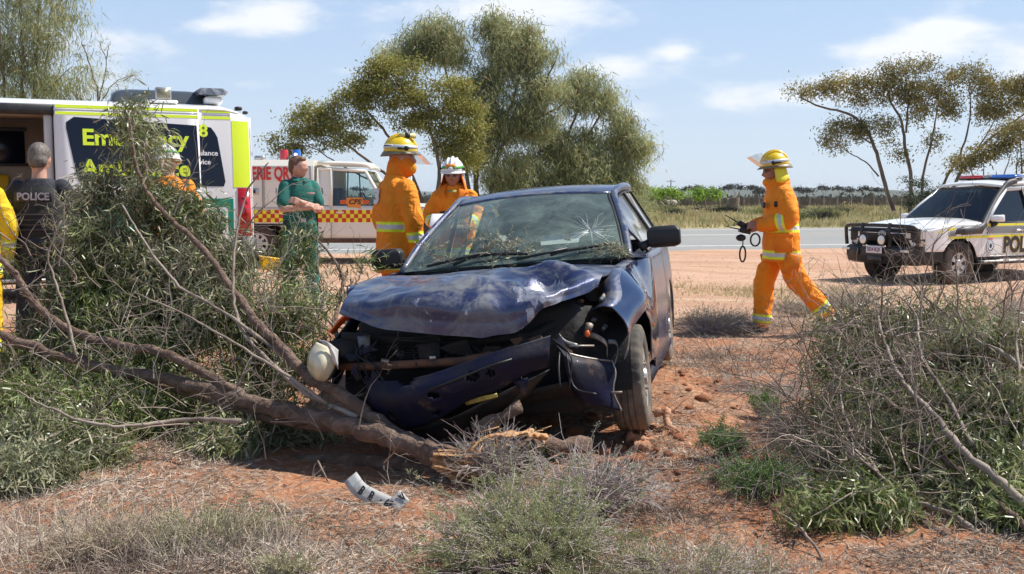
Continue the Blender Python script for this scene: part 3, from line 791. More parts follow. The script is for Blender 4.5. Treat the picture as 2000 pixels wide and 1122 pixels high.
for k, z in enumerate((-.1, .1, .5, .9, 1.08)):
    th = np.linspace(0, 2 * np.pi, 18, endpoint=False); r_ = (.62, .56, .50, .52, .50)[k] * (1 + .12 * vnoise(np.stack([np.cos(th) * 2, np.sin(th) * 2, th * 0 + k * .4], -1)))
    rings.append(np.stack([r_ * np.cos(th), r_ * np.sin(th), z + (.12 * vnoise(np.stack([np.cos(th) * 3, np.sin(th) * 3, th * 0], -1)) if k == 4 else 0 * th)], -1))
tag(MB().add(loft(rings)).build('tree_stump', M_STAKE, M=Matrix.Translation((pt.x, 82, zz)), sharp=40), 'squat dark tree stump standing in grass left of the walking firefighter', 'stump')
# a sheep by the fence
pt = at(1313, 402, 106); zz = gz(pt.x, 106)
sh = MB(); sh.add(ell((0, 0, .62), (.52, .24, .27), 16, 10)).add(ell((.50, 0, .72), (.12, .10, .16), 10, 8)).add(ell((.62, 0, .68), (.14, .07, .08), 10, 8)).add(ell((.5, .12, .78), (.03, .08, .03), 8, 5)).add(ell((.5, -.12, .78), (.03, .08, .03), 8, 5))
for x_ in (-.34, .32):
    for y_ in (-.12, .12):
        sh.add(tube([(x_, y_, .5), (x_ + (.03 if x_ < 0 else 0), y_, .25), (x_, y_, 0)], [.08, .045, .035], 8))
sh.add(tube([(-.5, 0, .62), (-.56, 0, .45)], [.04, .02], 6))
me = sh.mesh('sheep', mat('fleece', (.52, .47, .40), .95, bs=.5, bscale=20))
sheep = link('sheep', me, None, Matrix.Translation((pt.x, 106, zz)) @ Matrix.Rotation(math.pi, 4, 'Z')); rm = sheep.modifiers.new('join', 'REMESH'); rm.mode = 'VOXEL'; rm.voxel_size = .03
tag(sheep, 'pale sheep grazing in front of the brushwood fence', 'sheep')

# ---------------------------------------------------------------- grassland and verge growth
M_GRASS = leaf_mat('dry_grass', (.48, .40, .20), (.66, .57, .33), trans=.3, rough=.7, scale=.25)
M_GRASSG = leaf_mat('green_grass', (.24, .26, .10), (.40, .39, .17), trans=.3, rough=.7, scale=.4)
rng = np.random.default_rng(31)
def tufts(n, x0, x1, y0, y1, H, Wd, rng, mask=None, k=1, fan=.35):
    x = rng.uniform(x0, x1, n); y = y0 + (y1 - y0) * rng.uniform(0, 1, n) ** 1.3
    if mask is not None:
        keep = mask(x, y); x = x[keep]; y = y[keep]
    n = len(x); z = ground_z(x, y, False)
    x = np.repeat(x, k) + rng.normal(size=n * k) * Wd * 2; y = np.repeat(y, k) + rng.normal(size=n * k) * Wd * 2; z = np.repeat(z, k); n *= k
    d = rng.normal(size=(n, 3)) * fan; d[:, 2] = 1
    return leaves(np.stack([x, y, z - .01], -1), d, rng.uniform(.4, 1.2, n) * H, Wd, rng, 0)
mb = MB()
beyond = lambda x, y: (y > 39.0 + .2 * x) & (vnoise(np.stack([x / 3, y / 3, x * 0], -1)) > -.55)
add_leaves(mb, tufts(30000, -30, 36, 34, 62, .32, .05, rng, beyond, 2), 0)
add_leaves(mb, tufts(20000, -50, 62, 60, 112, .40, .11, rng, beyond, 2), 0)
b2 = lambda x, y: (y > 40.5 + .2 * x) & (vnoise(np.stack([x / 4 + 9, y / 4, x * 0], -1)) > .12)
add_leaves(mb, tufts(9000, -30, 60, 34, 110, .45, .10, rng, b2, 2), 1)
mb.build('plain_grass', [M_GRASS, M_GRASSG], kind='stuff', smooth=False)
# scattered shrubs on the plain
for i in range(34):
    Y = rng.uniform(44, 108); px = rng.choice([rng.uniform(1270, 1700), rng.uniform(1270, 1700), rng.uniform(600, 1270)])
    x = (px - 1000) / 2000 * Y; s_ = rng.uniform(.5, 1.15); n = 1500
    q = rng.normal(size=(n, 3)) * np.array([.55, .4, .22]) * s_; q[:, 2] = np.abs(q[:, 2]) + .02
    lm = [M_GRASS, M_GRASSG, M_LEAF_FAR, M_LEAF_FAR][i % 4]
    me = MB(); add_leaves(me, leaves(q, q + rng.normal(size=(n, 3)) * .4 + [0, 0, .4], .16, .05, rng, 1))
    o = thing('plain_shrub', ['low straw-coloured grassy shrub on the plain beyond the road', 'low green rounded shrub on the plain beyond the road', 'low dull olive shrub on the plain beyond the road', 'low dull olive shrub on the plain beyond the road'][i % 4], 'shrub', loc=(x, Y, gz(x, Y)), group=['straw-coloured shrubs on the plain', 'green shrubs on the plain', 'olive shrubs on the plain', 'olive shrubs on the plain'][i % 4])
    me.build('foliage', lm, o, smooth=False, kind='stuff')
    st = MB()
    for _ in range(7):
        e = rng.normal(size=3) * .3 * s_; st.add(tube([(0, 0, -.05), (e[0] * .5, e[1] * .5, .12), (e[0], e[1], .3 * s_)], [.02, .014, .006], 4))
    st.build('stem', M_TWIGD, o, kind='stuff')
# sparse tufts on the gravel verge
mb = MB()
vm = lambda x, y: (vnoise(np.stack([x / 1.6 + 3, y / 1.2, x * 0], -1)) > .38) & (y < 27.5 + .2 * x)
add_leaves(mb, tufts(9000, -9, 16, 10.5, 28, .07, .012, rng, vm, 3, .8), 0)
vm2 = lambda x, y: (np.exp(-(((x - 4.6) / 2.2) ** 2 + ((y - 17) / 1.3) ** 2)) > rng.uniform(0, 1, len(x)))
add_leaves(mb, tufts(6000, 1, 9, 14, 20, .13, .013, rng, vm2, 3, .8), 0)
mb.build('verge_grass', [M_GRASS], kind='stuff', smooth=False)
# verge gravel
n = 9000; y = rng.uniform(9.5, 27, n); x = rng.uniform(-.55, .55, n) * y * 1.1; z = ground_z(x, y)
s_ = rng.uniform(.006, .022, n)[:, None]
oc = np.array([(1, 0, 0), (-1, 0, 0), (0, 1, 0), (0, -1, 0), (0, 0, .7), (0, 0, -.7)], float)
V = (np.stack([x, y, z], -1)[:, None, :] + oc[None] * s_[:, None, :] * rng.uniform(.6, 1.3, (n, 6, 1)))
fo = np.array([(0, 2, 4), (2, 1, 4), (1, 3, 4), (3, 0, 4)])
F_ = (np.arange(n)[:, None, None] * 6 + fo[None]).reshape(-1, 3)
M_STONE = mat('gravel_stone', (.50, .33, .23), .9, col2=(.38, .22, .14), scale=3)
MB().add((V.reshape(-1, 3), F_)).build('verge_gravel', M_STONE, kind='stuff', smooth=False)
# ---------------------------------------------------------------- the wrecked blue coupe
# car axes: x = the car's own left (right in view), y = towards its tail, z = up; origin under the front axle
CARM = Matrix.Translation((-.055, 5.80, .022)) @ Matrix.Rotation(-.215, 4, 'Z') @ Matrix.Rotation(-.083, 4, 'Y') @ Matrix.Rotation(-.012, 4, 'X')
CARI = CARM.inverted()
def C(px, py, v):
    """car-space point seen at a photograph pixel and lying in the car's plane y = v"""
    o = CARI @ Vector((0, 0, CAM_H)); p = CARI @ at(px, py, 5.0); d = p - o
    return o + d * ((v - o.y) / d.y)
M_BLUE, t, b = nodes_of('blue_paint')
tcn = _n(t, 'ShaderNodeTexCoord')
d1 = noise_fac(t, 4.5, 10, .74, .42, .66, dist=.8)
c = lerp_col(t, noise_fac(t, 1.1, 3, .5, .3, .7), (.018, .028, .085), (.032, .046, .125))
dm_ = _n(t, 'ShaderNodeMath', operation='MULTIPLY'); t.links.new(d1, dm_.inputs[0]); dm_.inputs[1].default_value = .75
c = lerp_col(t, dm_.outputs[0], c, (.215, .22, .215))
scr = noise_fac(t, 3.1, 6, .75, .655, .70, dist=2.2, stretch=(5, 1.1, 2))
sc2 = noise_fac(t, 5.3, 7, .8, .66, .70, dist=1.2, stretch=(1.0, 3.5, 2))
mx_ = _n(t, 'ShaderNodeMath', operation='MAXIMUM'); t.links.new(scr, mx_.inputs[0]); t.links.new(sc2, mx_.inputs[1])
ms_ = _n(t, 'ShaderNodeMath', operation='MULTIPLY'); t.links.new(mx_.outputs[0], ms_.inputs[0]); ms_.inputs[1].default_value = .55
c = lerp_col(t, ms_.outputs[0], c, (.34, .33, .36))
fsc = noise_fac(t, 16, 4, .7, .66, .72, dist=1.5, stretch=(1.6, .16, .5)); fm_ = _n(t, 'ShaderNodeMath', operation='MULTIPLY'); t.links.new(fsc, fm_.inputs[0]); fm_.inputs[1].default_value = .75; c = lerp_col(t, fm_.outputs[0], c, (.42, .40, .40))
rust = noise_fac(t, 7, 8, .8, .66, .72, dist=.5)
mr_ = _n(t, 'ShaderNodeMath', operation='MULTIPLY'); t.links.new(rust, mr_.inputs[0]); mr_.inputs[1].default_value = .6
c = lerp_col(t, mr_.outputs[0], c, (.22, .09, .05))
t.links.new(c, b.inputs['Base Color'])
b.inputs['Metallic'].default_value = .35; b.inputs['Coat Weight'].default_value = .6; b.inputs['Coat Roughness'].default_value = .12
rr = _n(t, 'ShaderNodeMapRange'); t.links.new(d1, rr.inputs['Value']); rr.inputs['To Min'].default_value = .30; rr.inputs['To Max'].default_value = .7
t.links.new(rr.outputs['Result'], b.inputs['Roughness'])
rc = _n(t, 'ShaderNodeMapRange'); t.links.new(d1, rc.inputs['Value']); rc.inputs['To Min'].default_value = .7; rc.inputs['To Max'].default_value = .1
t.links.new(rc.outputs['Result'], b.inputs['Coat Weight'])
bump(t, b, noise_fac(t, 14, 8, .75, .2, .8), .22, .012)
M_BLUEW = mat('shiny_blue_paint', (.018, .042, .11), .16, .5, col2=(.03, .055, .13), scale=3, coat=1.0, dirt=(.22, .19, .18), dscale=4, dlo=.6, dhi=.75)
M_BLUE_SHADE = mat('blue_paint_shaded', (.004, .005, .026), .6, .0, spec=.25, col2=(.012, .011, .02), scale=6, coat=.04, dirt=(.14, .09, .06), dscale=5, dlo=.55, dhi=.75, bs=.12, bscale=16, bdist=.02)  # same car paint, darkened to put the nose's shade into the colour
M_BLKPL = mat('black_plastic', (.012, .012, .013), .45, dirt=(.05, .04, .03), dscale=6)
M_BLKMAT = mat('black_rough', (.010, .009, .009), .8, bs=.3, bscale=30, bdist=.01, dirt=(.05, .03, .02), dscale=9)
M_RUBBER = mat('tyre_rubber', (.065, .060, .054), .85, col2=(.13, .11, .09), scale=11, lo=.4, hi=.7, bs=.2, bscale=120, bdist=.002, dirt=(.24, .18, .13), dscale=5, dlo=.36, dhi=.75)
M_STEEL = mat('bare_metal', (.42, .40, .37), .45, .8, dirt=(.20, .14, .10), dscale=8, dlo=.4, dhi=.7, bs=.2, bscale=30)
M_GREYST = mat('grey_steel', (.16, .18, .20), .5, .5, dirt=(.14, .09, .06), dscale=8)
M_ALU = mat('wheel_silver', (.55, .55, .55), .38, .6, dirt=(.30, .26, .22), dscale=4, dlo=.35, dhi=.8)
M_TORN = mat('torn_paint', (.42, .42, .46), .4, .6, col2=(.20, .20, .26), scale=22, bs=.4, bscale=40)
M_LENS = mat('clouded_lens', (.66, .60, .43), .22, col2=(.52, .44, .27), scale=5, coat=.6)
M_LENSW = mat('lens_housing', (.50, .49, .47), .35, dirt=(.2, .16, .12), dscale=9)
M_ORANGE_LENS = mat('orange_lens', (.75, .13, .02), .2, coat=.5)
M_YELLOW_BIT = mat('yellow_film', (.45, .33, .06), .5, dirt=(.12, .08, .04), dscale=12)
M_RUST = mat('rusty_metal', (.16, .07, .035), .85, col2=(.07, .04, .03), scale=12, bs=.3)
M_SEAT = mat('seat_cloth', (.045, .05, .055), .9, col2=(.07, .075, .08), scale=30, bs=.2)
M_DASH = mat('dashboard', (.055, .065, .065), .75, dirt=(.14, .14, .12), dscale=5)
M_GLASS_CAR = glass_mat('lightened_dusty_windscreen', (.70, .86, .80), .03, .8, dust=.22, dustcol=(.42, .55, .48))  # pale green in the dust film imitates light coming through the glass
M_GLASS_SIDE = glass_mat('side_glass', (.55, .62, .60), .02, .7, dust=.22, dustcol=(.6, .6, .58))
M_CHROME = mat('chrome', (.75, .75, .76), .12, 1.0)

car = thing('wrecked_car', 'crashed dark blue coupe with crumpled bonnet and smashed front end against a snapped tree', 'car', M=CARM)
HW = .845
def side_x(y, z):
    """half width of the coupe's flank"""
    w = HW - .16 * (np.clip(z - .62, 0, 2)) ** 1.6 - .10 * np.clip(.45 - z, 0, 1) ** 1.3
    w = w - .05 * sstep(y, 2.6, 3.3) ** 1.5 - .06 * sstep(-y, .2, .8)
    return w
def panel(y0, y1, bot, top, xf, sgn=1, ny=24, nz=12, thick=-.012):
    ys = np.linspace(y0, y1, ny); rows = []
    for k in range(nz):
        tt = k / (nz - 1)
        zz = np.array([bot(y) + (top(y) - bot(y)) * tt for y in ys])
        rows.append(np.stack([sgn * xf(ys, zz), ys, zz], -1))
    return sheet(rows, thick * sgn * 1.0, flip=False)
def arch(y, yc, r, base, zc=.30):
    d = abs(y - yc)
    return max(base, zc + math.sqrt(max(r * r - d * d, 0))) if d < r else base
belt = lambda y: .875 + .055 * min(max((y + .2) / 1.4, 0), 1) + .02 * min(max((y - 1.6) / 1.6, 0), 1)
for sg in (1, -1):
    if sg == -1:
        MB().add(panel(-.12, .82, lambda y: arch(y, 0, .335, .24), belt, side_x, sg)).build('front_wing', M_BLUE, car)
    MB().add(panel(.825, 2.0, lambda y: .20, belt, side_x, sg, 20)).build('door', M_BLUE, car, label='door of the crashed blue car')
    MB().add(panel(2.006, 3.28, lambda y: arch(y, 2.415, .345, .22), lambda y: belt(y) - .05 * max(0, (y - 2.9) / .4), side_x, sg, 40)).build('rear_quarter', M_BLUE, car)
    MB().add(box((sg * .80, 1.42, .17), (.06, 1.9, .08), .02)).build('sill', M_BLUE_SHADE, car)
for o in car.children:
    if o.name.startswith('door') and 'label' in o: del o['label']
# door handle, body moulding, side repeater
for sg in (1, -1):
    MB().add(box((sg * (.812), 1.82, .80), (.025, .16, .03), .01)).build('door_handle', M_BLKPL, [o for o in car.children if o.name.startswith('door') and not o.name.startswith('door_')][0 if sg > 0 else -1])
# near front wing (in view): crumpled, peeled up from the bonnet, chrome-like sky shine
wy = np.linspace(-.40, .82, 26); rows = []
for k in range(13):
    tt = k / 12
    zb = np.array([max(arch(y, -.02, .36, .30 + .10 * min(1, max(0, (.1 - y) / .3)), .30) + (.02 if y < -.3 else 0), .42 if y < -.25 else 0) for y in wy])
    ztop = np.array([belt(y) - .02 - .16 * sstep(-y, -.05, .42) for y in wy])
    z = zb + (ztop - zb) * tt
    x = side_x(wy, z) + .02
    x = x - .10 * tt ** 3 * (1 - sstep(wy, .5, .8)) - .07 * sstep(-wy, .05, .4) * (1 - tt)
    q = np.stack([wy * 7, z * 7, x * 0], -1); x = x + .020 * vnoise(q) * (1 - sstep(wy, .3, .8)) + .03 * np.exp(-((wy + .12) / .09) ** 2 - ((z - .72) / .08) ** 2)
    rows.append(np.stack([x, wy, z], -1))
wing = MB().add(sheet(rows, -.006)).build('front_wing', M_BLUEW, car, sharp=16, label='buckled blue front wing above the bare wheel')
# upper lip of the wing running to the bonnet gap
lip = []
for i, y in enumerate(wy):
    p = rows[-1][i]
    lip.append([p, p + [-.05, 0, .012], p + [-.095 - .03 * max(0, .4 - y), .0, -.008]])
MB().add(sheet(np.array(lip).transpose(1, 0, 2), -.004)).build('wing_edge', M_BLUE, wing)
tp = sheet(np.array([[(side_x(np.array(y), np.array(z)) + .008, y, z) for y in np.linspace(-.02, .09, 6)] for z in np.linspace(.62, .72, 5)]), .004)
MB().add(box((.822, .50, .70), (.012, .055, .028), .006)).build('side_repeater', M_LENSW, wing)
# bonnet: control rows follow the crushed shape (front lip, crest, middle, rear, cowl)
rowsC = [
    [C(662, 612, -.70), C(735, 642, -.72), C(860, 658, -.72), C(1005, 656, -.70), C(1058, 615, -.66), C(1100, 592, -.58), C(1168, 566, -.34)],
    [C(664, 604, -.69), C(737, 622, -.71), C(862, 632, -.72), C(1003, 634, -.70), C(1062, 598, -.66), C(1104, 582, -.56), C(1170, 558, -.33)],
    [C(672, 585, -.64), C(760, 588, -.69), C(870, 592, -.71), C(1000, 596, -.68), C(1072, 580, -.62), C(1118, 560, -.50), C(1176, 545, -.28)],
    [C(690, 566, -.42), C(790, 556, -.48), C(895, 552, -.50), C(1000, 548, -.48), C(1070, 566, -.50), C(1135, 542, -.34), C(1186, 532, -.14)],
    [C(712, 552, -.1), C(815, 540, -.1), C(915, 533, -.1), C(1020, 527, -.1), C(1078, 524, -.15), C(1146, 523, -.05), C(1200, 522, .05)],
    [C(740, 546, .3), C(840, 536, .3), C(935, 527, .3), C(1035, 520, .3), C(1098, 516, .3), C(1152, 516, .3), C(1212, 517, .3)],
    [C(775, 545, .62), C(865, 536, .66), C(955, 526, .68), C(1045, 518, .70), C(1105, 515, .69), C(1160, 515, .68), C(1224, 517, .64)]]
G = grid_cr([[tuple(p) for p in r_] for r_ in rowsC], 22, 26)
fl = G.reshape(-1, 3)
amp = .010 * (1 - sstep(fl[:, 1], -.3, .3)) + .002
cr_ = (1 - sstep(fl[:, 1], -.25, .35)); fl[:, 2] += cr_ * (.044 * (.5 - np.abs(vnoise(fl * [3.6, 2.6, 2] + 2.2))) + .014 * (.5 - np.abs(vnoise(fl * [9, 5, 4] + 7)))); fl[:, 2] += amp * fbm(fl * [5, 6, 3], 3) + .022 * (1 - sstep(fl[:, 1], -.55, -.1)) * np.abs(vnoise(fl * [3.2, 2.0, 2] + 5)) - .006
cpt = np.array(C(1082, 548, -.34))
r2 = ((fl[:, 0] - cpt[0]) / .13) ** 2 + ((fl[:, 1] - cpt[1]) / .16) ** 2
fl[:, 2] += .065 * np.exp(-(((fl[:, 0] - cpt[0]) / .11) ** 2 + ((fl[:, 1] - cpt[1] - .10) / .10) ** 2)) - .11 * np.exp(-(((fl[:, 0] - cpt[0] + .02) / .09) ** 2 + ((fl[:, 1] - cpt[1] + .07) / .10) ** 2))
bonnet = MB().add(sheet(fl.reshape(G.shape), -.012, flip=False)).build('bonnet', M_BLUE, car, sharp=14, label='crumpled dark blue bonnet scraped to bare metal')
def bon(px, py, lift=.004):
    """bonnet point seen at a pixel"""
    best = None
    o = CARI @ Vector((0, 0, CAM_H)); d = (CARI @ at(px, py, 5.0)) - o; d.normalize()
    o = np.array(o); d = np.array(d); rel = fl - o; tt = rel @ d; dist = np.linalg.norm(rel - tt[:, None] * d, axis=1)
    k = np.argsort(dist)[:6]; w = 1 / (dist[k] + 1e-4); p = (fl[k] * w[:, None]).sum(0) / w.sum()
    return p + np.array([0, -lift * .6, lift])
# paint torn off the bonnet: the bared faces carry the scraped-metal material
FLAKES = [[(1010, 590), (1014, 574), (1030, 578), (1024, 562), (1048, 556), (1074, 556), (1096, 548), (1112, 560), (1100, 574), (1094, 598), (1084, 616), (1078, 634), (1062, 622), (1062, 596), (1052, 586), (1046, 604), (1036, 588)],
    [(998, 558), (1018, 562), (1026, 580), (1010, 578)], [(1028, 604), (1042, 600), (1046, 630), (1036, 648), (1030, 626)], [(1020, 640), (1046, 636), (1040, 652), (1010, 654)], [(905, 606), (918, 600), (914, 622)], [(800, 590), (822, 582), (815, 600)]]
def inpoly(x, y, P):
    c_ = False
    for (x0, y0), (x1, y1) in zip(P, P[1:] + P[:1]):
        if (y0 > y) != (y1 > y) and x < (x1 - x0) * (y - y0) / (y1 - y0) + x0: c_ = not c_
    return c_
bonnet.data.materials.append(M_TORN)
ci = cam.matrix_basis.inverted()
for f_ in bonnet.data.polygons:
    q = ci @ (CARM @ f_.center)
    if q.z < 0:
        x_, y_ = 1000 - 2000 * q.x / q.z, 561 + 2000 * q.y / q.z
        if any(inpoly(x_, y_, P) for P in FLAKES): f_.material_index = 1
# windscreen and roof
def ctrl_xz(y, w, z, bow=.03, n=9, ybow=0.):
    xs = np.linspace(-w, w, n)
    return [(x, y - ybow * (1 - (x / w) ** 2), z + bow * (1 - (x / w) ** 2)) for x in xs]
WS = grid_cr([ctrl_xz(.60, .715, .915, .01, ybow=.10), ctrl_xz(.88, .665, 1.075, .015, ybow=.09), ctrl_xz(1.16, .605, 1.215, .022, ybow=.08), ctrl_xz(1.42, .545, 1.325, .03, ybow=.07)], 4, 3)
MB().add(sheet(WS)).build('windscreen', M_GLASS_CAR, car)
RF = grid_cr([ctrl_xz(1.425, .56, 1.333, .03, ybow=.07), ctrl_xz(1.60, .575, 1.372, .035, ybow=.05), ctrl_xz(1.9, .58, 1.395, .035), ctrl_xz(2.25, .57, 1.385, .03), ctrl_xz(2.55, .54, 1.33, .03), ctrl_xz(2.9, .56, 1.12, .02), ctrl_xz(3.12, .58, .99, .02)], 4, 2)
nrf = RF.shape[0]
MB().add(sheet(RF[:int(nrf * .70)], -.02)).build('roof', M_BLUE, car)
MB().add(sheet(RF[int(nrf * .70) - 1:])).build('rear_window', M_GLASS_SIDE, car)
MB().add(sheet(grid_cr([ctrl_xz(3.08, .72, .955, .02), ctrl_xz(3.28, .72, .93, .015), ctrl_xz(3.34, .72, .80, .0), ctrl_xz(3.38, .74, .5, 0), ctrl_xz(3.33, .74, .3, 0)], 4, 1), -.01)).build('boot_lid', M_BLUE, car)
MB().add(box((0, 3.40, .43), (1.52, .12, .26), .05)).build('rear_bumper', M_BLUE, car)
for sg in (1, -1):
    # screen pillar and roof rail, C pillar
    pil = MB()
    a = smooth_line([(sg * .735, .62, .905), (sg * .69, .88, 1.06), (sg * .63, 1.16, 1.20), (sg * .575, 1.42, 1.315), (sg * .585, 1.62, 1.362), (sg * .60, 1.9, 1.38), (sg * .595, 2.2, 1.375), (sg * .57, 2.5, 1.325)], 4)
    pil.add(tube(a, .032, 8, flat=.75))
    pil.build('roof_pillar', M_BLUE, car)
    MB().add(tube(a[:14] + np.array([-sg * .036, -.010, .004]), .012, 6)).build('windscreen_seal', M_BLKPL, car)
    # side glass
    top = a[6:24]; base = np.array([(sg * side_x(np.array(y), np.array(.95)) - sg * .01, y, belt(y) + .005) for y in np.linspace(.98, 2.45, len(top))])
    top2 = top + np.array([sg * .012, 0, -.035])
    split = 12
    gl = [base * (1 - k) + top2 * k for k in np.linspace(0, 1, 5)]
    gl = np.array(gl)
    MB().add(sheet(gl[:, :split])).build('side_window', M_GLASS_SIDE, car)
    MB().add(sheet(gl[:, split:])).build('side_window', M_GLASS_SIDE, car)
    MB().add(tube([gl[0, split - 1] + [sg * .004, 0, 0], gl[-1, split - 1] + [sg * .006, 0, 0]], .018, 6)).build('door_pillar', M_BLKPL, car)
    fr = np.concatenate([gl[0], gl[-1][::-1], gl[0][:1]]) + np.array([sg * .008, 0, .0])
    MB().add(tube(fr, .009, 5)).build('window_seal', M_BLKPL, car)
    # C pillar sheet
    cp = [[(sg * .585, 2.42, 1.345), (sg * .58, 2.55, 1.31), (sg * .565, 2.65, 1.27)], [(sg * .68, 2.45, 1.13), (sg * .66, 2.72, 1.12), (sg * .60, 2.9, 1.10)], [(sg * .765, 2.46, .955), (sg * .75, 2.85, .955), (sg * .70, 3.1, .95)]]
    MB().add(sheet(grid_cr(cp, 4, 4), -.01 * sg)).build('rear_pillar', M_BLUE, car)
    # shelf closing body top to pillar base
    MB().add(sheet([[(sg * side_x(np.array(y), np.array(.9)), y, belt(y) - .004) for y in np.linspace(.6, 3.2, 16)], [(sg * (side_x(np.array(y), np.array(.9)) - .09), y, belt(y) + .008) for y in np.linspace(.6, 3.2, 16)]], 0)).build('waist_ledge', M_BLUE, car)
    # mirror
    mc = (sg * .93, .93, 1.015) if sg > 0 else (sg * .92, .90, 1.00)
    mir = MB().add(hull([(mc[0] + dx * .105 * (1 if abs(dz) < .9 else .72), mc[1] + dy, mc[2] + dz * .068) for dx in (-1, 1) for dz in (-1, -.75, .6, 1) for dy in (-.055 * (1 if abs(dz) < .9 else .6), .05)]))
    mir.add(tube([(sg * .775, .90, .955), (sg * .82, .915, .975), (sg * .86, .93, .99)], [.035, .028, .03], 8))
    mm = mir.build('door_mirror', M_BLKPL, car)
    bv = mm.modifiers.new('bevel', 'BEVEL'); bv.width = .016; bv.segments = 3
    MB().add(box((mc[0], mc[1] + .054, mc[2]), (.16, .004, .10), 0)).build('mirror_glass', M_CHROME, mm)
# wheels
def tyre_mesh(Rt, w, rim_r, nseg=96, tread=True):
    th = np.linspace(0, 2 * np.pi, nseg, endpoint=False)
    prof = [(rim_r, -w * .42), (rim_r + .012, -w * .47), (rim_r + (Rt - rim_r) * .5, -w * .5), (Rt - .03, -w * .475), (Rt - .010, -w * .435), (Rt - .003, -w * .40), (Rt, -w * .30), (Rt, -w * .20), (Rt - .008, -w * .19), (Rt - .008, -w * .165), (Rt, -w * .155),
            (Rt + .001, -w * .03), (Rt - .008, -w * .02), (Rt - .008, w * .005), (Rt + .001, w * .015), (Rt, w * .14), (Rt - .008, w * .15), (Rt - .008, w * .175), (Rt, w * .185), (Rt, w * .30), (Rt - .003, w * .40), (Rt - .010, w * .435), (Rt - .03, w * .475), (rim_r + (Rt - rim_r) * .5, w * .5), (rim_r + .012, w * .47), (rim_r, w * .42)]
    rings = []
    for i, (r_, z) in enumerate(prof):
        rr_ = np.full(nseg, r_)
        if tread and (abs(z) > w * .2 and r_ > Rt - .015) :
            rr_ = rr_ - .006 * ((np.arange(nseg) % 4) == 0)
        elif tread and abs(z) <= w * .2 and r_ >= Rt:
            rr_ = rr_ - .004 * ((np.arange(nseg) % 6) == 3)
        rings.append(np.stack([rr_ * np.cos(th), rr_ * np.sin(th), np.full(nseg, z)], -1))
    return loft(rings, False)
def rim_disc(r0, r1, z0, z1, nsp, hole0, hole1, frac, nseg=None, M=None):
    """wheel face from hub r0 to rim r1 with nsp openings between radii hole0 and hole1"""
    nseg = nseg or nsp * 12
    rs = np.unique(np.concatenate([np.linspace(r0, hole0, 3), np.linspace(hole0, hole1, 5), np.linspace(hole1, r1, 3)]))
    P = np.array([[(r_ * math.cos(a), r_ * math.sin(a), z0 + (z1 - z0) * ((r_ - r0) / (r1 - r0)) ** 1.2) for a in np.linspace(0, 2 * np.pi, nseg, endpoint=False)] for r_ in rs])
    V, F = [], []
    m_ = len(rs)
    keep = []
    for i in range(m_ - 1):
        rc_ = (rs[i] + rs[i + 1]) / 2
        for j in range(nseg):
            ph = ((j + .5) / nseg * nsp) % 1
            u = (rc_ - hole0) / (hole1 - hole0)
            fr_ = frac * (.75 + .25 * u)
            if hole0 < rc_ < hole1 and abs(ph - .5) < fr_ / 2: continue
            keep.append([i * nseg + j, i * nseg + (j + 1) % nseg, (i + 1) * nseg + (j + 1) % nseg, (i + 1) * nseg + j])
    V = P.reshape(-1, 3); k = len(V); V2 = V - [0, 0, .012]
    edges = {}
    for f in keep:
        for a_, b_ in zip(f, f[1:] + f[:1]):
            edges[(a_, b_)] = 1
    F = list(keep) + [[x + k for x in f[::-1]] for f in keep]
    F += [[b_, a_, a_ + k, b_ + k] for (a_, b_) in edges if (b_, a_) not in edges]
    return np.concatenate([V, V2]), F
def wheel(parent, M, Rt, w, rim_r, rim_mat, nsp, h0, h1, frac, nuts=5, dish=.03, tread=True, nseg=96, hub_r=.05, rubber=None, name='wheel'):
    """local z = outward"""
    wh = MB().add(lathe([(rim_r + .004, -w * .40), (rim_r - .02, -w * .3), (rim_r - .025, w * .25), (rim_r - .008, w * .36), (rim_r + .008, w * .44), (rim_r + .008, w * .40)], 48)).build(name, rim_mat, parent, M=M, sharp=40)
    MB().add(tyre_mesh(Rt, w, rim_r, nseg, tread)).build('tyre', rubber or M_RUBBER, wh, sharp=50)
    zf = w * .5 - dish
    MB().add(rim_disc(hub_r * .4, rim_r - .012, zf - .0, zf + dish * .45, nsp, h0, h1, frac)).build('rim_face', rim_mat, wh, sharp=40)
    MB().add(lathe([(.001, zf + .03), (hub_r * .8, zf + .028), (hub_r, zf + .012), (hub_r * 1.05, zf - .01)], 20)).build('hub_cap', rim_mat, wh, sharp=40)
    MB().add(lathe([(.001, -w * .1), (rim_r - .03, -w * .1)], 32)).build('brake_backing', M_BLKMAT, wh)
    if nuts:
        nb = MB()
        for k in range(nuts):
            a_ = 2 * math.pi * k / nuts
            nb.add(lathe([(.001, zf + .03), (.008, zf + .03), (.010, zf + .004)], 6), 0, Matrix.Translation((hub_r * 1.35 * math.cos(a_), hub_r * 1.35 * math.sin(a_), 0)))
        nb.build('wheel_nut_ring', M_STEEL, wh, smooth=False, kind='stuff')
    return wh
def wheelM(x, y, z, out=1, camber=0, toe=0):
    m_ = Matrix.Translation((x, y, z)) @ Matrix.Rotation(toe, 4, 'Z') @ Matrix.Rotation(math.pi / 2 * out + camber, 4, 'Y')
    return m_
wheel(car, wheelM(.755, .02, .262, 1, -.02, .02), .292, .19, .178, M_ALU, 8, .10, .15, .5, nuts=4, nseg=120)
wheel(car, wheelM(.745, 2.415, .30), .292, .165, .178, M_ALU, 8, .10, .15, .5, nuts=4)
wheel(car, wheelM(-.745, .0, .30, -1), .292, .165, .178, M_ALU, 8, .10, .15, .5, nuts=4)
wheel(car, wheelM(-.745, 2.415, .30, -1), .292, .165, .178, M_ALU, 8, .10, .15, .5, nuts=4)
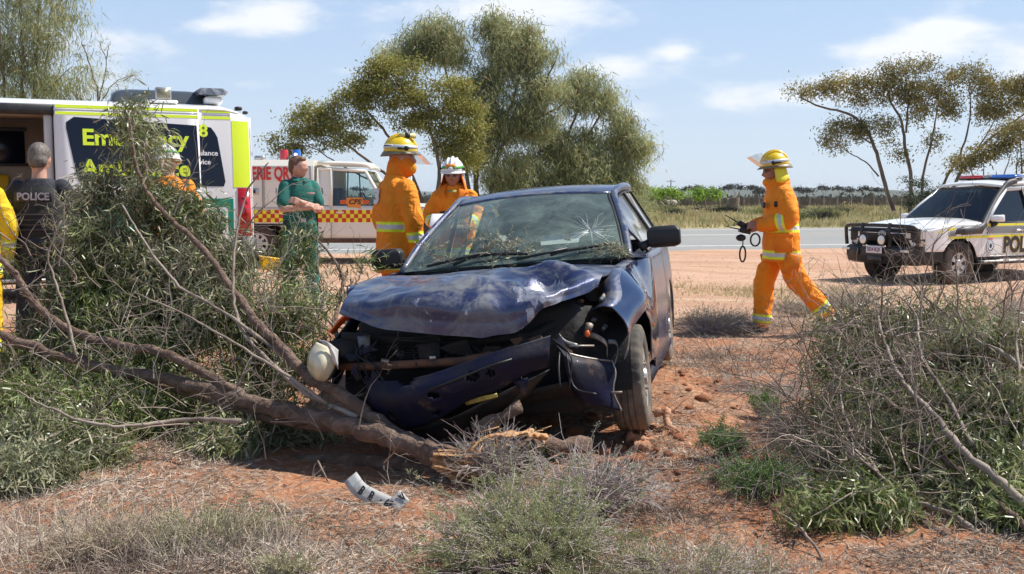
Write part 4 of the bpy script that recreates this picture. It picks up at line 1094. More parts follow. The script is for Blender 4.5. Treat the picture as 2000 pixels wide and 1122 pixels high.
# wheel housings and mud flaps
for sg in (1, -1):
    for yc in (0.0, 2.415):
        th = np.linspace(-.15, math.pi + .15, 14)
        A = [[(x_, yc + .335 * math.cos(q), .30 + .335 * math.sin(q)) for q in th] for x_ in (sg * .80, sg * .45)]
        MB().add(sheet(A)).build('wheel_housing', M_BLKMAT, car)
    MB().add(sheet(grid_cr([[(sg * .62, .345, .40), (sg * .80, .345, .40)], [(sg * .61, .37, .26), (sg * .82, .375, .26)], [(sg * .63, .41, .10), (sg * .81, .43, .09)]], 3, 3), .006)).build('mud_flap', M_BLKPL, car)
    MB().add(sheet(grid_cr([[(sg * .60, 2.77, .42), (sg * .80, 2.77, .42)], [(sg * .60, 2.79, .26), (sg * .81, 2.79, .26)], [(sg * .62, 2.82, .10), (sg * .79, 2.82, .10)]], 3, 3), .006)).build('mud_flap', M_BLKPL, car)
MB().add(box((0, 1.9, .24), (1.5, 2.6, .05), .02)).add(box((0, 3.0, .5), (1.3, .6, .5), .1)).build('floor_pan', M_BLKMAT, car)
# cowl, dash, interior
MB().add(sheet(grid_cr([ctrl_xz(.60, .70, .885, .0, ybow=.0), ctrl_xz(.66, .72, .90, .008, ybow=.10), ctrl_xz(.74, .70, .90, .01, ybow=.1)], 3, 2))).build('cowl_panel', M_BLKPL, car)
MB().add(hull([(x_, y_, z_) for x_ in (-.68, .68) for (y_, z_) in ((.72, .90), (1.12, .935), (1.22, .90), (1.22, .55), (.75, .5))])).add(hull([(-.30 + dx, y_, z_) for dx in (-.17, .17) for (y_, z_) in ((1.0, .93), (1.18, .985), (1.22, .93))])).build('dashboard', M_DASH, car)
sw = lathe([(.185 + .013 * math.cos(a), .013 * math.sin(a)) for a in np.linspace(0, 2 * math.pi, 9)], 32)
swM = Matrix.Translation((-.36, 1.30, .93)) @ Matrix.Rotation(R(65), 4, 'X')
MB().add(sw).add(ell((0, 0, 0), (.06, .06, .03))).add(box((0, 0, 0), (.36, .03, .015), .005)).build('steering_wheel', M_BLKPL, car, M=swM)
for sx_c in (-.36, .36):
    st = MB().add(hull([(sx_c + dx, y_, z_) for dx in (-.22, .22) for (y_, z_) in ((1.62, .42), (1.60, .55), (2.05, .48), (2.1, .38))])).add(hull([(sx_c + dx * k, y_, z_) for (k, y_, z_) in ((1, 2.0, .5), (1, 2.13, .5), (.95, 2.14, .80), (.9, 2.22, .80), (.72, 2.20, 1.05), (.72, 2.27, 1.03)) for dx in (-.23, .23)]))
    so = st.build('seat', M_SEAT, car)
    bv = so.modifiers.new('bevel', 'BEVEL'); bv.width = .03; bv.segments = 3
    hr_ = MB().add(hull([(sx_c + dx * k, 2.22 + dy, 1.09 + dz) for (k, dz) in ((.8, .0), (1, .04), (1, .12), (.75, .155)) for dx in (-.13, .13) for dy in (0, .08)])).build('headrest', M_SEAT, so)
    bv = hr_.modifiers.new('bevel', 'BEVEL'); bv.width = .02; bv.segments = 3
MB().add(hull([(x_, y_, z_) for x_ in (-.58, .58) for (y_, z_) in ((2.55, .4), (2.6, .95), (2.75, .95), (2.8, .4))])).build('rear_seat', M_SEAT, car)
# inside mirror with hanging air freshener
im = MB().add(hull([(.02 + dx * k, 1.20 + dy, 1.20 + dz) for (k, dz) in ((.92, -.036), (1, -.02), (1, .02), (.92, .036)) for dx in (-.125, .125) for dy in (-.012, .018)])).add(tube([(.02, 1.21, 1.22), (.0, 1.23, 1.27), (-.02, 1.22, 1.29)], .014, 6)).build('inside_mirror', M_BLKPL, car)
bag = MB().add(tube([(.045, 1.21, 1.17), (.045, 1.212, 1.12)], .003, 4)).add(hull([(.045 + dx, 1.21 + dy, z_) for (dx, z_) in ((0, 1.12), (.022, 1.07), (-.022, 1.07), (.012, 1.05), (-.012, 1.05), (.03, 1.005), (-.03, 1.005)) for dy in (-.006, .006)])).build('air_freshener', M_BLKPL, im)
M_RED = mat('red_plastic', (.55, .03, .03), .4)
MB().add(hull([(.22 + dx, 1.45 + dy, 1.08 + dz) for (dx, dz) in ((-.02, -.05), (.02, -.06), (.03, 0), (.015, .05), (-.01, .05)) for dy in (-.01, .01)])).build('red_tag', M_RED, car, smooth=False)
# wipers
def wiper(p0, p1, p2):
    w_ = MB().add(tube(smooth_line([p0, p1, p2], 5), [.011] * 6 + [.008] * 5, 6))
    o_ = w_.build('wiper', M_BLKPL, car)
    return o_
def wsp(px, py, lift=.02):
    best = WS.reshape(-1, 3); o = np.array(CARI @ Vector((0, 0, CAM_H))); d = np.array(CARI @ at(px, py, 5.0)) - o; d /= np.linalg.norm(d)
    rel = best - o; tt = rel @ d; dist = np.linalg.norm(rel - tt[:, None] * d, axis=1); k = np.argsort(dist)[:5]; w = 1 / (dist[k] + 1e-4)
    return (best[k] * w[:, None]).sum(0) / w.sum() + np.array([0, -lift * .75, lift * .7])
for (a0, a1, bA, bB) in (((1010, 520), (1110, 495), (1075, 507), (1205, 480)), ((835, 534), (940, 508), (885, 522), (1033, 498))):
    w1 = MB().add(tube([wsp(*a0), wsp(*a1, .045)], .009, 6)).build('wiper', M_BLKPL, car)
    MB().add(tube(smooth_line([wsp(*bA, .018), wsp(*a1, .03), wsp(*bB, .018)], 5), .011, 6)).build('wiper_blade', M_BLKPL, w1)
# star crack in the screen
M_CRACK = mat('cracked_glass', (.75, .8, .78), .3)
ck = MB(); cc_ = wsp(1150, 455, .004)
for k in range(46):
    a_ = random.uniform(0, 2 * math.pi); L_ = random.uniform(25, 75) * (1 if random.random() < .8 else 1.6)
    p = [wsp(1155 + math.cos(a_) * L_ * q + random.uniform(-2, 2), 452 + math.sin(a_) * L_ * .55 * q + random.uniform(-2, 2), .003) for q in (.1, .4, .7, 1)]
    ck.add(tube(p, [.0009, .0007, .0005, .0003], 3))
ck.build('glass_crack', M_CRACK, car, kind='stuff')

# ------- smashed front: dark structure behind
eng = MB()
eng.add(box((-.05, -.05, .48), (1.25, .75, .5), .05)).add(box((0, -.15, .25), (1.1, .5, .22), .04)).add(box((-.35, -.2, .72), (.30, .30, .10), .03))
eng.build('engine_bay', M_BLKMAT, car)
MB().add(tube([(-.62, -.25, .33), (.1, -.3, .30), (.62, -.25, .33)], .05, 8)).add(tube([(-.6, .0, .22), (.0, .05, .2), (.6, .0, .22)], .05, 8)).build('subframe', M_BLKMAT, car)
# radiator support and condenser
MB().add(tube([C(668, 655, -.50), C(760, 662, -.50), C(900, 672, -.50), C(1040, 655, -.48), C(1100, 625, -.38)], [.02, .025, .025, .025, .03], 6)).build('radiator_support', M_BLKMAT, car)
cnd = MB()
p00, p10, p01 = np.array(C(775, 658, -.52)), np.array(C(935, 652, -.50)), np.array(C(782, 722, -.54))
ux_, uy_ = p10 - p00, p01 - p00
cbk = MB().add(sheet([[p00 + ux_ * u + uy_ * v + [0, .03, 0] for u in (0, 1)] for v in (0, 1)], .02)).build('radiator', M_BLKMAT, car)
M_FIN = mat('radiator_fin', (.05, .045, .04), .5, .6)
for k in range(13):
    v = (k + .5) / 13
    bend = .012 * math.sin(k)
    MB().add(tube([p00 + ux_ * u + uy_ * v + [0, bend * math.sin(u * 3) - .004, 0] for u in np.linspace(0, 1, 6)], .0035, 4)).build('fin', M_FIN, cbk)
# upright bracket left of the radiator
MB().add(sheet(grid_cr([[C(698, 657, -.60), C(722, 655, -.60)], [C(700, 680, -.61), C(722, 678, -.61)], [C(704, 702, -.60), C(722, 700, -.60)]], 3, 3), .012)).build('upright_bracket', M_GREYST, car)
MB().add(sheet(grid_cr([[C(640, 668, -.5), C(700, 650, -.5)], [C(655, 720, -.55), C(705, 690, -.55)]], 3, 3), .02)).build('lamp_mounting', M_BLKMAT, car)
# crash bar
MB().add(tube([C(650, 716, -.62), C(720, 716, -.66), C(800, 712, -.68), C(900, 706, -.68), C(980, 690, -.66), C(1060, 660, -.60)], .022, 8, flat=.6)).build('crash_bar', M_RUST, car)
MB().add(tube([C(745, 704, -.69), C(760, 707, -.69)], .010, 6)).build('clip', M_STEEL, car)
MB().add(box(C(845, 699, -.70), (.035, .01, .018), .003)).build('maker_plate', M_STEEL, car)
# torn bumper skin: a twisted band with slots, falling away to the lower left
bt = [C(712, 735, -.70), C(760, 745, -.78), C(830, 735, -.82), C(900, 712, -.84), C(960, 690, -.84), C(1020, 672, -.80), C(1075, 655, -.70)]
bm_ = [C(722, 782, -.76), C(768, 782, -.84), C(835, 768, -.88), C(905, 746, -.89), C(965, 722, -.87), C(1020, 702, -.82), C(1072, 690, -.72)]
bb = [C(738, 832, -.70), C(792, 838, -.76), C(850, 822, -.80), C(915, 782, -.82), C(975, 760, -.80), C(1026, 730, -.76), C(1070, 716, -.68)]
BG = grid_cr([[tuple(p) for p in r_] for r_ in (bt, bm_, bb)], 10, 10)
q = BG.reshape(-1, 3); q[:, 1] += .018 * fbm(q * [6, 6, 9], 3) + .035 * (.5 - np.abs(vnoise(q * [7, 3, 5] + 3)))
v_, f_ = sheet(BG)
# cut slots
slots = [(C(925, 735, -.87), .030, .022), (C(850, 770, -.86), .030, .016), (C(960, 728, -.86), .02, .02), (C(795, 742, -.8), .035, .03)]
def inslot(p):
    if p[2] > 0 and vnoise(np.array([[p[0] * 16, 1.5, p[2] * 16]]))[0] > .72 - .5 * (p[0] < -.5): return True
    return any(((p[0] - s[0][0]) / s[1]) ** 2 + ((p[2] - s[0][2]) / s[2]) ** 2 < 1 for s in slots)
keep = [list(fq) for fq in f_ if not inslot(v_[fq].mean(0))]
bump_o = MB().add((v_, keep)).build('bumper_skin', M_BLUE_SHADE, car, sharp=14, label='torn blue bumper skin hanging across the crushed nose')
sm = bump_o.modifiers.new('solid', 'SOLIDIFY'); sm.thickness = .006
# groove / lower lip of the bumper
MB().add(tube([C(840, 762, -.91), C(900, 738, -.92), C(960, 714, -.90), C(1000, 702, -.88)], .006, 6)).build('bumper_seam', M_BLKPL, bump_o)
lowlip = grid_cr([[C(735, 833, -.68), C(850, 828, -.78), C(980, 768, -.79), C(1075, 722, -.66)], [C(800, 862, -.60), C(870, 856, -.68), C(985, 800, -.70), C(1030, 775, -.64)]], 4, 8)
q = lowlip.reshape(-1, 3); q[:, 2] += .01 * fbm(q * 9, 2)
MB().add(sheet(lowlip, .004)).build('bumper_lip', M_BLKPL, bump_o)
MB().add(sheet(grid_cr([[C(905, 784, -.80), C(970, 768, -.80)], [C(912, 792, -.80), C(972, 776, -.80)]], 3, 4), .004)).build('yellow_strip', M_YELLOW_BIT, bump_o)
MB().add(sheet(grid_cr([[C(1000, 745, -.8), C(1030, 738, -.8)], [C(1025, 775, -.8), C(1032, 742, -.8)]], 3, 3), .004)).build('torn_shard', M_BLUE_SHADE, bump_o)
# rear-hanging bumper corner beside the wheel
ca = [[C(1084, 672, -.52), C(1110, 690, -.56), C(1150, 700, -.50), C(1196, 706, -.36)],
      [C(1098, 690, -.58), C(1120, 712, -.60), C(1160, 716, -.52), C(1202, 730, -.38)],
      [C(1106, 730, -.60), C(1130, 750, -.60), C(1165, 758, -.52), C(1198, 765, -.40)],
      [C(1120, 770, -.55), C(1145, 788, -.54), C(1176, 795, -.48), C(1214, 803, -.40)]]
CG = grid_cr([[tuple(p) for p in r_] for r_ in ca], 8, 8); q = CG.reshape(-1, 3); q[:, 1] += .02 * fbm(q * 8, 2)
bc = MB().add(sheet(CG, .005)).build('bumper_corner', M_BLUE_SHADE, car)
MB().add(tube(CG[:, -1], .006, 6)).add(tube(CG[0, 8:], .006, 6)).build('corner_edge_highlight', M_STEEL, bc)  # pale metal tubes stand in for the highlight along the edge
MB().add(box(C(1204, 767, -.42), (.06, .012, .012), .003)).build('corner_bolt', M_STEEL, bc)
# inner wing, brackets, hose, orange globe
iw = grid_cr([[C(1050, 640, -.35), C(1110, 605, -.3), C(1165, 600, -.2), C(1205, 640, -.1)], [C(1065, 690, -.40), C(1110, 680, -.3), C(1165, 690, -.25), C(1208, 690, -.1)], [C(1080, 760, -.35), C(1120, 760, -.3), C(1170, 760, -.25), C(1208, 760, -.1)]], 6, 6)
q = iw.reshape(-1, 3); q[:, 1] += .02 * fbm(q * 10, 3)
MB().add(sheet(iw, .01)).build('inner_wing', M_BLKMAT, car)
def strap(pts, w, th=.004, m=None, nm='bent_bracket', par=None):
    A_ = np.array([tuple(p) for p in pts]); 
    return MB().add(sheet(np.array([A_ + np.array([0, 0, w / 2]), A_ - np.array([0, 0, w / 2])]), th)).build(nm, m or M_STEEL, par or car)
strap(smooth_line([C(1140, 652, -.40), C(1165, 658, -.42), C(1185, 672, -.40), C(1186, 694, -.38)], 4), .03)
strap(smooth_line([C(1188, 668, -.38), C(1204, 670, -.36), C(1206, 692, -.36), C(1200, 712, -.36)], 4), .025, m=M_GREYST)
strap(smooth_line([C(1092, 655, -.50), C(1104, 668, -.50), C(1128, 676, -.50)], 4), .022)
strap(smooth_line([C(1098, 668, -.5), C(1108, 684, -.5), C(1118, 690, -.5)], 4), .02, m=M_RUST)
MB().add(tube([C(1112, 676, -.52), C(1160, 676, -.46)], .006, 6)).build('rod', M_STEEL, car)
MB().add(tube(smooth_line([C(1098, 628, -.35), C(1115, 612, -.34), C(1132, 618, -.34), C(1140, 630, -.35)], 5), .012, 8)).build('hose', M_BLKPL, car)
MB().add(tube(smooth_line([C(1088, 640, -.36), C(1110, 648, -.38), C(1130, 642, -.38)], 5), .008, 8)).build('wiring_loom', M_BLKPL, car)
bl = MB().add(tube([C(1152, 634, -.42), C(1148, 646, -.44)], [.022, .018], 10)).build('bulb_holder', M_STEEL, car)
MB().add(ell(C(1147, 652, -.45), (.015, .015, .020))).build('orange_bulb', M_ORANGE_LENS, bl)
for (px, py, s_) in ((1120, 598, .03), (1135, 588, .025), (1175, 585, .03), (1105, 618, .025), (1128, 628, .03), (1160, 625, .025), (1180, 640, .03), (1066, 668, .03), (1085, 622, .02)):
    MB().add(box(C(px, py, -.30), (s_, s_ * 1.2, s_ * .7), .005, rot=(random.uniform(-1, 1), random.uniform(-1, 1), random.uniform(-1, 1)))).build('broken_fitting', random.choice([M_BLKPL, M_GREYST, M_RUST]), car, smooth=False)
# strut tower seen through the bonnet gap
MB().add(lathe([(.0, .80), (.05, .80), (.07, .77), (.09, .70)], 16, Matrix.Translation((.56, .12, 0)))).add(box((.62, .35, .80), (.10, .9, .05), .02)).build('strut_tower', M_GREYST, car)
MB().add(tube([(.665, -.3, .73), (.69, .1, .80), (.70, .5, .86)], .014, 6)).build('wing_rail', M_STEEL, car)
# headlamp hanging from the right-hand corner
hl = [[C(618, 668, -.78), C(640, 678, -.80), C(658, 690, -.76)], [C(602, 692, -.80), C(628, 705, -.86), C(655, 715, -.80)], [C(600, 718, -.80), C(620, 735, -.86), C(640, 742, -.80)], [C(606, 734, -.76), C(618, 744, -.80), C(630, 747, -.76)]]
HG = grid_cr([[tuple(p) for p in r_] for r_ in hl], 6, 6)
lens = MB().add(sheet(HG, .012)).build('headlamp_lens', M_LENS, None)
hlo = MB().add(hull([C(618, 665, -.76), C(662, 683, -.74), C(660, 716, -.74), C(645, 742, -.72), C(628, 748, -.72), C(602, 700, -.76), C(630, 672, -.64), C(668, 700, -.64), C(650, 738, -.62)])).build('headlamp', M_BLKPL, car)
lens.parent = hlo
MB().add(sheet(grid_cr([[C(620, 664, -.80), C(640, 668, -.82), C(661, 684, -.80)], [C(640, 678, -.825), C(652, 690, -.83), C(660, 704, -.80)], [C(650, 712, -.82), C(658, 712, -.82), C(662, 722, -.78)]], 4, 4), .006)).build('lamp_bezel', M_LENSW, hlo)
MB().add(sheet(grid_cr([[C(645, 650, -.45), C(668, 622, -.45), C(690, 612, -.45)], [C(650, 655, -.40), C(676, 628, -.40), C(700, 618, -.40)]], 5, 4), .01)).build('indicator_lens', M_ORANGE_LENS, car)
# far front wing remnant (dark)
MB().add(sheet(grid_cr([[(-.80, -.45, .60), (-.82, -.2, .66), (-.83, .1, .75)], [(-.80, -.5, .35), (-.82, -.3, .40), (-.83, .05, .66)]], 5, 5), .01)).build('wing_remnant', M_BLUE_SHADE, car)
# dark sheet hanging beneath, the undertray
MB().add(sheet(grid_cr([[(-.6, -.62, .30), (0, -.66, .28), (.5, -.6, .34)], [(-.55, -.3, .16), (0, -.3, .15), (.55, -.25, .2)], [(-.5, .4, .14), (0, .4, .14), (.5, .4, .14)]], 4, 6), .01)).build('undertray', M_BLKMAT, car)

# broken bits, wiring and shreds hanging in the nose
rg = np.random.default_rng(55)
for k in range(22):
    px = rg.uniform(670, 1100); py = 665 + rg.uniform(0, 1) * (60 if px < 1000 else 30) ; v = rg.uniform(-.66, -.42); s_ = rg.uniform(.015, .05)
    c0 = np.array(C(px, py, v)); pts = [c0 + rg.normal(size=3) * s_ * [1.3, .5, .8] for _ in range(6)]
    MB().add(hull([tuple(p) for p in pts])).build('broken_fitting', [M_BLKPL, M_BLKMAT, M_RUST, M_BLKMAT, M_BLKPL, M_BLUE_SHADE][k % 6], car, smooth=False)
for k in range(16):
    px = rg.uniform(690, 1120); p0 = C(px, rg.uniform(660, 700), -.62); p1 = C(px + rg.uniform(-60, 60), rg.uniform(700, 790), -.72); md = (np.array(p0) + np.array(p1)) / 2 + rg.normal(size=3) * .05
    MB().add(tube(smooth_line([p0, md, p1], 5), rg.uniform(.003, .007), 5)).build('loose_wire', M_BLKPL, car)
for (a_, b_, w_) in ((728, 735, .03), (745, 770, .02), (690, 722, .03), (1012, 690, .03), (1045, 700, .025)):
    q0 = np.array(C(a_, b_, -.74)); MB().add(hull([tuple(q0 + np.array(d) * w_) for d in ((0, 0, 1), (.9, -.2, .4), (.5, .1, -1.6), (-.4, -.1, -.7), (.2, .2, 0))])).build('torn_shard', M_BLUE_SHADE, car, smooth=False)
# leaves and twigs caught under the wipers
tw = MB(); rg = np.random.default_rng(66); ps, ds = [], []
def zz(px, py, sx_, sy_, n, L):
    for _ in range(n):
        p = np.array(wsp(px + rg.normal() * sx_, min(py + rg.normal() * sy_, 535), .012 + .05 * rg.random())); d = rg.normal(size=3) * [1, .6, .7]; d /= np.linalg.norm(d)
        tw.add(tube([p, p + d * L * .5 + rg.normal(size=3) * .01, p + d * L], [.0022, .0018, .001], 3))
        for _ in range(7): ps.append(p + d * L * rg.random() + rg.normal(size=3) * .006); ds.append(d + rg.normal(size=3) * .7)
zz(985, 488, 28, 13, 46, .12); zz(900, 515, 40, 8, 14, .12); zz(1190, 497, 18, 8, 30, .07); zz(1215, 515, 12, 5, 16, .05); zz(930, 470, 30, 14, 8, .16); zz(850, 505, 25, 10, 8, .14)
deb = tag(tw.build('broken_sprig', M_TWIG, kind='stuff', M=CARM), 'broken leafy sprigs caught under the wrecked car wipers', 'sprig')
lv = MB(); ps = np.array(ps); add_leaves(lv, leaves(ps, np.array(ds), rg.uniform(.025, .06, len(ps)), .006, rg, 1)); lv.build('foliage', M_LEAF_W2, deb, smooth=False, kind='stuff')
# ---------------------------------------------------------------- service vehicles
M_WHITE = mat('white_paint', (.82, .82, .80), .28, coat=.6, dirt=(.50, .38, .29), dscale=2.2, dlo=.62, dhi=.9)
M_CREAM = mat('cream_paint', (.80, .76, .66), .33, coat=.4, dirt=(.55, .42, .31), dscale=1.6, dlo=.60, dhi=.9)
M_LIME = mat('fluoro_yellow', (.72, .90, .02), .35, coat=.3)
M_GREYP = mat('grey_film', (.38, .38, .42), .35)
M_GREEN = mat('ambulance_green', (.005, .26, .17), .35, coat=.3)
M_NAVY = mat('dark_window_film', (.005, .008, .020), .12, coat=.15, spec=.3)
M_TAIL = mat('red_lens', (.55, .012, .02), .15, coat=.8, col2=(.32, .006, .012), scale=9)
M_DARKPL = mat('charcoal_plastic', (.045, .045, .047), .5, dirt=(.16, .12, .09), dscale=4)
M_POD = mat('roof_pod_grey', (.055, .065, .075), .3, coat=.3)
M_CAB = mat('beige_interior', (.42, .33, .25), .6)
M_STEELB = mat('brushed_step', (.50, .50, .50), .35, .8, dirt=(.3, .25, .2), dscale=6)
M_YEL = mat('safety_yellow', (.80, .47, .01), .4)
M_REDP = mat('signal_red', (.62, .025, .02), .4)
M_YELP = mat('signal_yellow', (.86, .78, .02), .4)
M_ORNG = mat('badge_orange', (.85, .26, .01), .4)
M_BLUEL = mat('blue_beacon', (.02, .14, .55), .15, coat=.8)
M_REDL = mat('red_beacon', (.52, .03, .035), .15, coat=.8)
M_CLEARL = mat('clear_lamp', (.75, .75, .73), .12, .3, coat=.8)
M_TRIMW = mat('white_film', (.80, .80, .80), .4)
M_GLASSD = glass_mat('tinted_glass', (.16, .20, .20), .02, .7)
M_GLASSC = glass_mat('clear_glass', (.80, .88, .86), .02, .8)
M_BLK2 = mat('black_chequer', (.02, .02, .025), .4)
M_BULL = mat('steel_bar_black', (.028, .026, .025), .42, .2, dirt=(.14, .09, .06), dscale=5, dlo=.5, dhi=.8)
def vframe(o, rear):
    """vehicle axes: y = towards the tail, x = its own left"""
    y = Vector((rear[0], rear[1], 0)).normalized(); z = Vector((0, 0, 1)); x = y.cross(z)
    m_ = Matrix((x, y, z)).transposed().to_4x4(); m_.translation = Vector(o); return m_
def flank(o, parent, xf, y0, y1, z0, z1, mat_, name, sg=1, off=.004, ny=2, nz=2, th=.003):
    """thin panel following a flank; th proud of it"""
    rows = [[(sg * (xf(y, z) + off), y, z) for y in np.linspace(y0, y1, ny)] for z in np.linspace(z0, z1, nz)]
    return MB().add(sheet(rows, -th * sg)).build(name, mat_, parent, smooth=True, sharp=30)
def flank_poly(parent, xf, pts, mat_, name, sg=1, off=.004, th=.003):
    zz = [p[1] for p in pts]
    if max(zz) - min(zz) > .3:
        rows = []
        for z in np.linspace(min(zz) + 1e-4, max(zz) - 1e-4, 14):
            ys = [a[0] + (b_[0] - a[0]) * (z - a[1]) / (b_[1] - a[1]) for a, b_ in zip(pts, pts[1:] + pts[:1]) if (a[1] - z) * (b_[1] - z) < 0]
            rows.append([(sg * (xf(y, z) + off), y, z) for y in np.linspace(min(ys), max(ys), 4)])
        return MB().add(sheet(rows, -th * sg)).build(name, mat_, parent, smooth=True, sharp=30)
    P = [(sg * (xf(y, z) + off), y, z) for y, z in pts]; n = len(P); Q = [(p[0] + sg * th, p[1], p[2]) for p in P]
    F = [list(range(n)), list(range(n, 2 * n))[::-1]] + [[i, n + i, n + (i + 1) % n, (i + 1) % n] for i in range(n)]
    if sg > 0: F = [f[::-1] for f in F]
    return MB().add((P + Q, F)).build(name, mat_, parent, smooth=False)
def rr_poly(y0, y1, z0, z1, r, n=4): return roundrect(y1 - y0, z1 - z0, r, n, (y0 + y1) / 2, (z0 + z1) / 2)
def flank_text(s, size, m_, parent, xf, y, z, sg=1, off=.007, align='CENTER', offw=.02, sx=1.0, shear=0.0):
    x = sg * (xf(y, z) + off)
    ux = (0, sg, 0)
    return obj_text(s, size, m_, parent, frame((x, y, z), (0, 1 if sg > 0 else -1, 0), (sg * (xf(y, z + .1) - xf(y, z - .1)), 0, .2)), off=offw, align=align, sx=sx, shear=shear)

# ================= ambulance
aw = at(492, 385, 13.0)
AMB = vframe((aw.x, 13.0, .10), (.915, .403)) @ Matrix.Translation((-.97, -4.42, 0))
amb = thing('ambulance', 'white and green ambulance van with fluoro yellow stripes and its side door slid open', 'ambulance', M=AMB)
HWa = .97
ax_ = lambda y, z: HWa - .10 * max(0., (z - 1.15) / 1.2) ** 1.8 - .05 * max(0., (y - 4.15) / .3) ** 2
Axf = np.vectorize(ax_)
zr = lambda y: 2.16
def roofz(y): return 2.44 - .08 * max(0, (y - 3.9) / .55) ** 2
# shell: far side, near side in pieces round the door opening
DO0, DO1 = .75, 2.16
MB().add(panel(-.9, 4.42, lambda y: max(arch(y, 0, .38, .32, .36), arch(y, 3.35, .38, .32, .36)), lambda y: min(2.34, 1.15 + 1.5 * (y + .95)), Axf, -1, 60, 14)).build('side_panel', M_WHITE, amb)
MB().add(panel(DO1, 4.42, lambda y: arch(y, 3.35, .38, .34, .36), lambda y: 2.34 - .10 * max(0, (y - 4.1) / .32) ** 2, Axf, 1, 50, 16)).build('side_panel', M_WHITE, amb)
MB().add(panel(-.9, DO0, lambda y: arch(y, 0, .38, .32, .36), lambda y: min(2.34, 1.15 + 1.5 * (y + .95)), Axf, 1, 30, 14)).build('side_panel', M_WHITE, amb)
rf = [[(x_ * (HWa - .085 - .05 * max(0, (y - 4.15) / .3) ** 2) , y, ((2.34 - .10 * max(0, (y - 4.1) / .32) ** 2) + (roofz(y) - 2.34) * (1 - abs(x_) ** 3))) for x_ in np.linspace(-1, 1, 15)] for y in np.linspace(-.05, 4.42, 30)]
MB().add(sheet(rf, -.02)).build('roof', M_WHITE, amb)
MB().add(sheet([[(x_ * (HWa - .09), -.05 - .95 * t_, 2.35 - 1.2 * t_) for x_ in np.linspace(-1, 1, 7)] for t_ in np.linspace(0, 1, 5)], -.02)).build('windscreen', M_NAVY, amb)
MB().add(hull([(x_, y_, z_) for x_ in (-.92, .92) for (y_, z_) in ((-.95, 1.16), (-1.15, 1.0), (-1.2, .4), (-.9, .3), (-.8, 1.1))])).build('front_panel', M_WHITE, amb)
MB().add(sheet([[(x_ * (Axf(4.42, z) - .0), 4.42 + .03 * (1 - x_ * x_), z) for x_ in np.linspace(-1, 1, 9)] for z in np.linspace(.45, 2.25, 10)], .02, flip=True)).build('tailgate', M_WHITE, amb)
MB().add(box((0, 2.0, .42), (1.8, 5.0, .12), .03)).build('chassis', M_BLKMAT, amb)
# D-pillar film, tail lamp, bumper
flank(None, amb, ax_, 4.20, 4.41, 1.37, 2.20, M_LIME, 'yellow_film', ny=6, nz=6)
MB().add(sheet([[(ax_(4.42, z) - .20 * k, 4.425 + .02 * k, z) for k in (0, .5, 1)] for z in np.linspace(1.37, 2.2, 4)], -.01)).build('yellow_film', M_LIME, amb)
tl = MB().add(hull([(ax_(y, z) + dx, y, z) for (y, z, dx) in ((4.25, 1.36, .012), (4.24, .76, .012), (4.44, 1.36, -.01), (4.45, .76, -.01), (4.25, 1.36, -.1), (4.24, .76, -.1), (4.44, 1.36, -.18), (4.45, .76, -.18), (4.38, 1.36, .014), (4.38, .76, .014))])).build('tail_lamp', M_TAIL, amb)
for z in (.92, 1.10, 1.24): MB().add(box((ax_(4.33, z) + .014, 4.34, z), (.006, .17, .006))).build('lamp_divider', M_DARKPL, tl)
MB().add(hull([(ax_(y, z) + dx, y, z) for (y, z) in ((4.24, .74), (4.22, .36), (4.47, .74), (4.50, .40), (4.48, .33)) for dx in (.02, -1.8)])).build('rear_bumper', M_DARKPL, amb)
MB().add(box((HWa + .012, 3.98, .56), (.01, .13, .05), .004)).build('side_marker', M_ORANGE_LENS, amb)
flank(None, amb, ax_, 3.84, 4.20, .32, .50, M_LIME, 'yellow_film')
MB().add(hull([(HWa - .30 + dx, y, z) for (y, z) in ((4.50, .33), (4.50, .50), (4.86, .36), (4.88, .44), (4.85, .33)) for dx in (0, .5)])).build('rear_step', M_YEL, amb, smooth=False)
# rear quarter window with writing
wp = [(3.72, 1.38), (4.08, 1.38), (4.10, 1.44), (4.02, 2.00), (3.96, 2.10), (3.88, 2.16), (3.55, 2.17), (3.55, 1.38)]
rw = flank_poly(amb, ax_, wp, M_NAVY, 'rear_quarter_window')
flank_text('8', .21, M_LIME, rw, ax_, 3.855, 2.06, off=.010, offw=.03)
flank_text('Ambulance', .088, M_TRIMW, rw, ax_, 4.02, 1.79, off=.010, align='RIGHT', offw=.02)
flank_text('Service', .088, M_TRIMW, rw, ax_, 3.93, 1.68, off=.010, align='RIGHT', offw=.02)
# green flank band and emergency number
flank(None, amb, ax_, 2.2, 4.19, .77, 1.23, M_GREEN, 'green_band', nz=4)
wpnl = flank_poly(amb, ax_, rr_poly(3.82, 4.12, .72, 1.12, .03), M_TRIMW, 'white_patch', off=.008)
flank_text('000', .17, M_GREEN, wpnl, ax_, 3.97, .92, off=.013, offw=.03)
ph = MB()
ph.add(tube([(ax_(3.97, 1.05) + .013, 3.97 + .12 * math.cos(a), 1.00 + .075 * math.sin(a)) for a in np.linspace(.2, math.pi - .2, 9)], .012, 5)).build('phone_symbol', M_GREEN, wpnl)
# stripes along the roof edge (body part)
for (z0, z1, m_) in ((2.045, 2.075, M_LIME), (2.025, 2.035, M_GREYP), (2.125, 2.155, M_LIME), (2.095, 2.112, M_GREYP)):
    pass
for (z0, z1, m_, nm) in ((2.295, 2.33, M_LIME, 'yellow_stripe'), (2.265, 2.28, M_GREYP, 'grey_stripe'), (2.215, 2.25, M_LIME, 'yellow_stripe')):
    flank(None, amb, ax_, 3.85, 4.19, z0, z1, m_, nm)
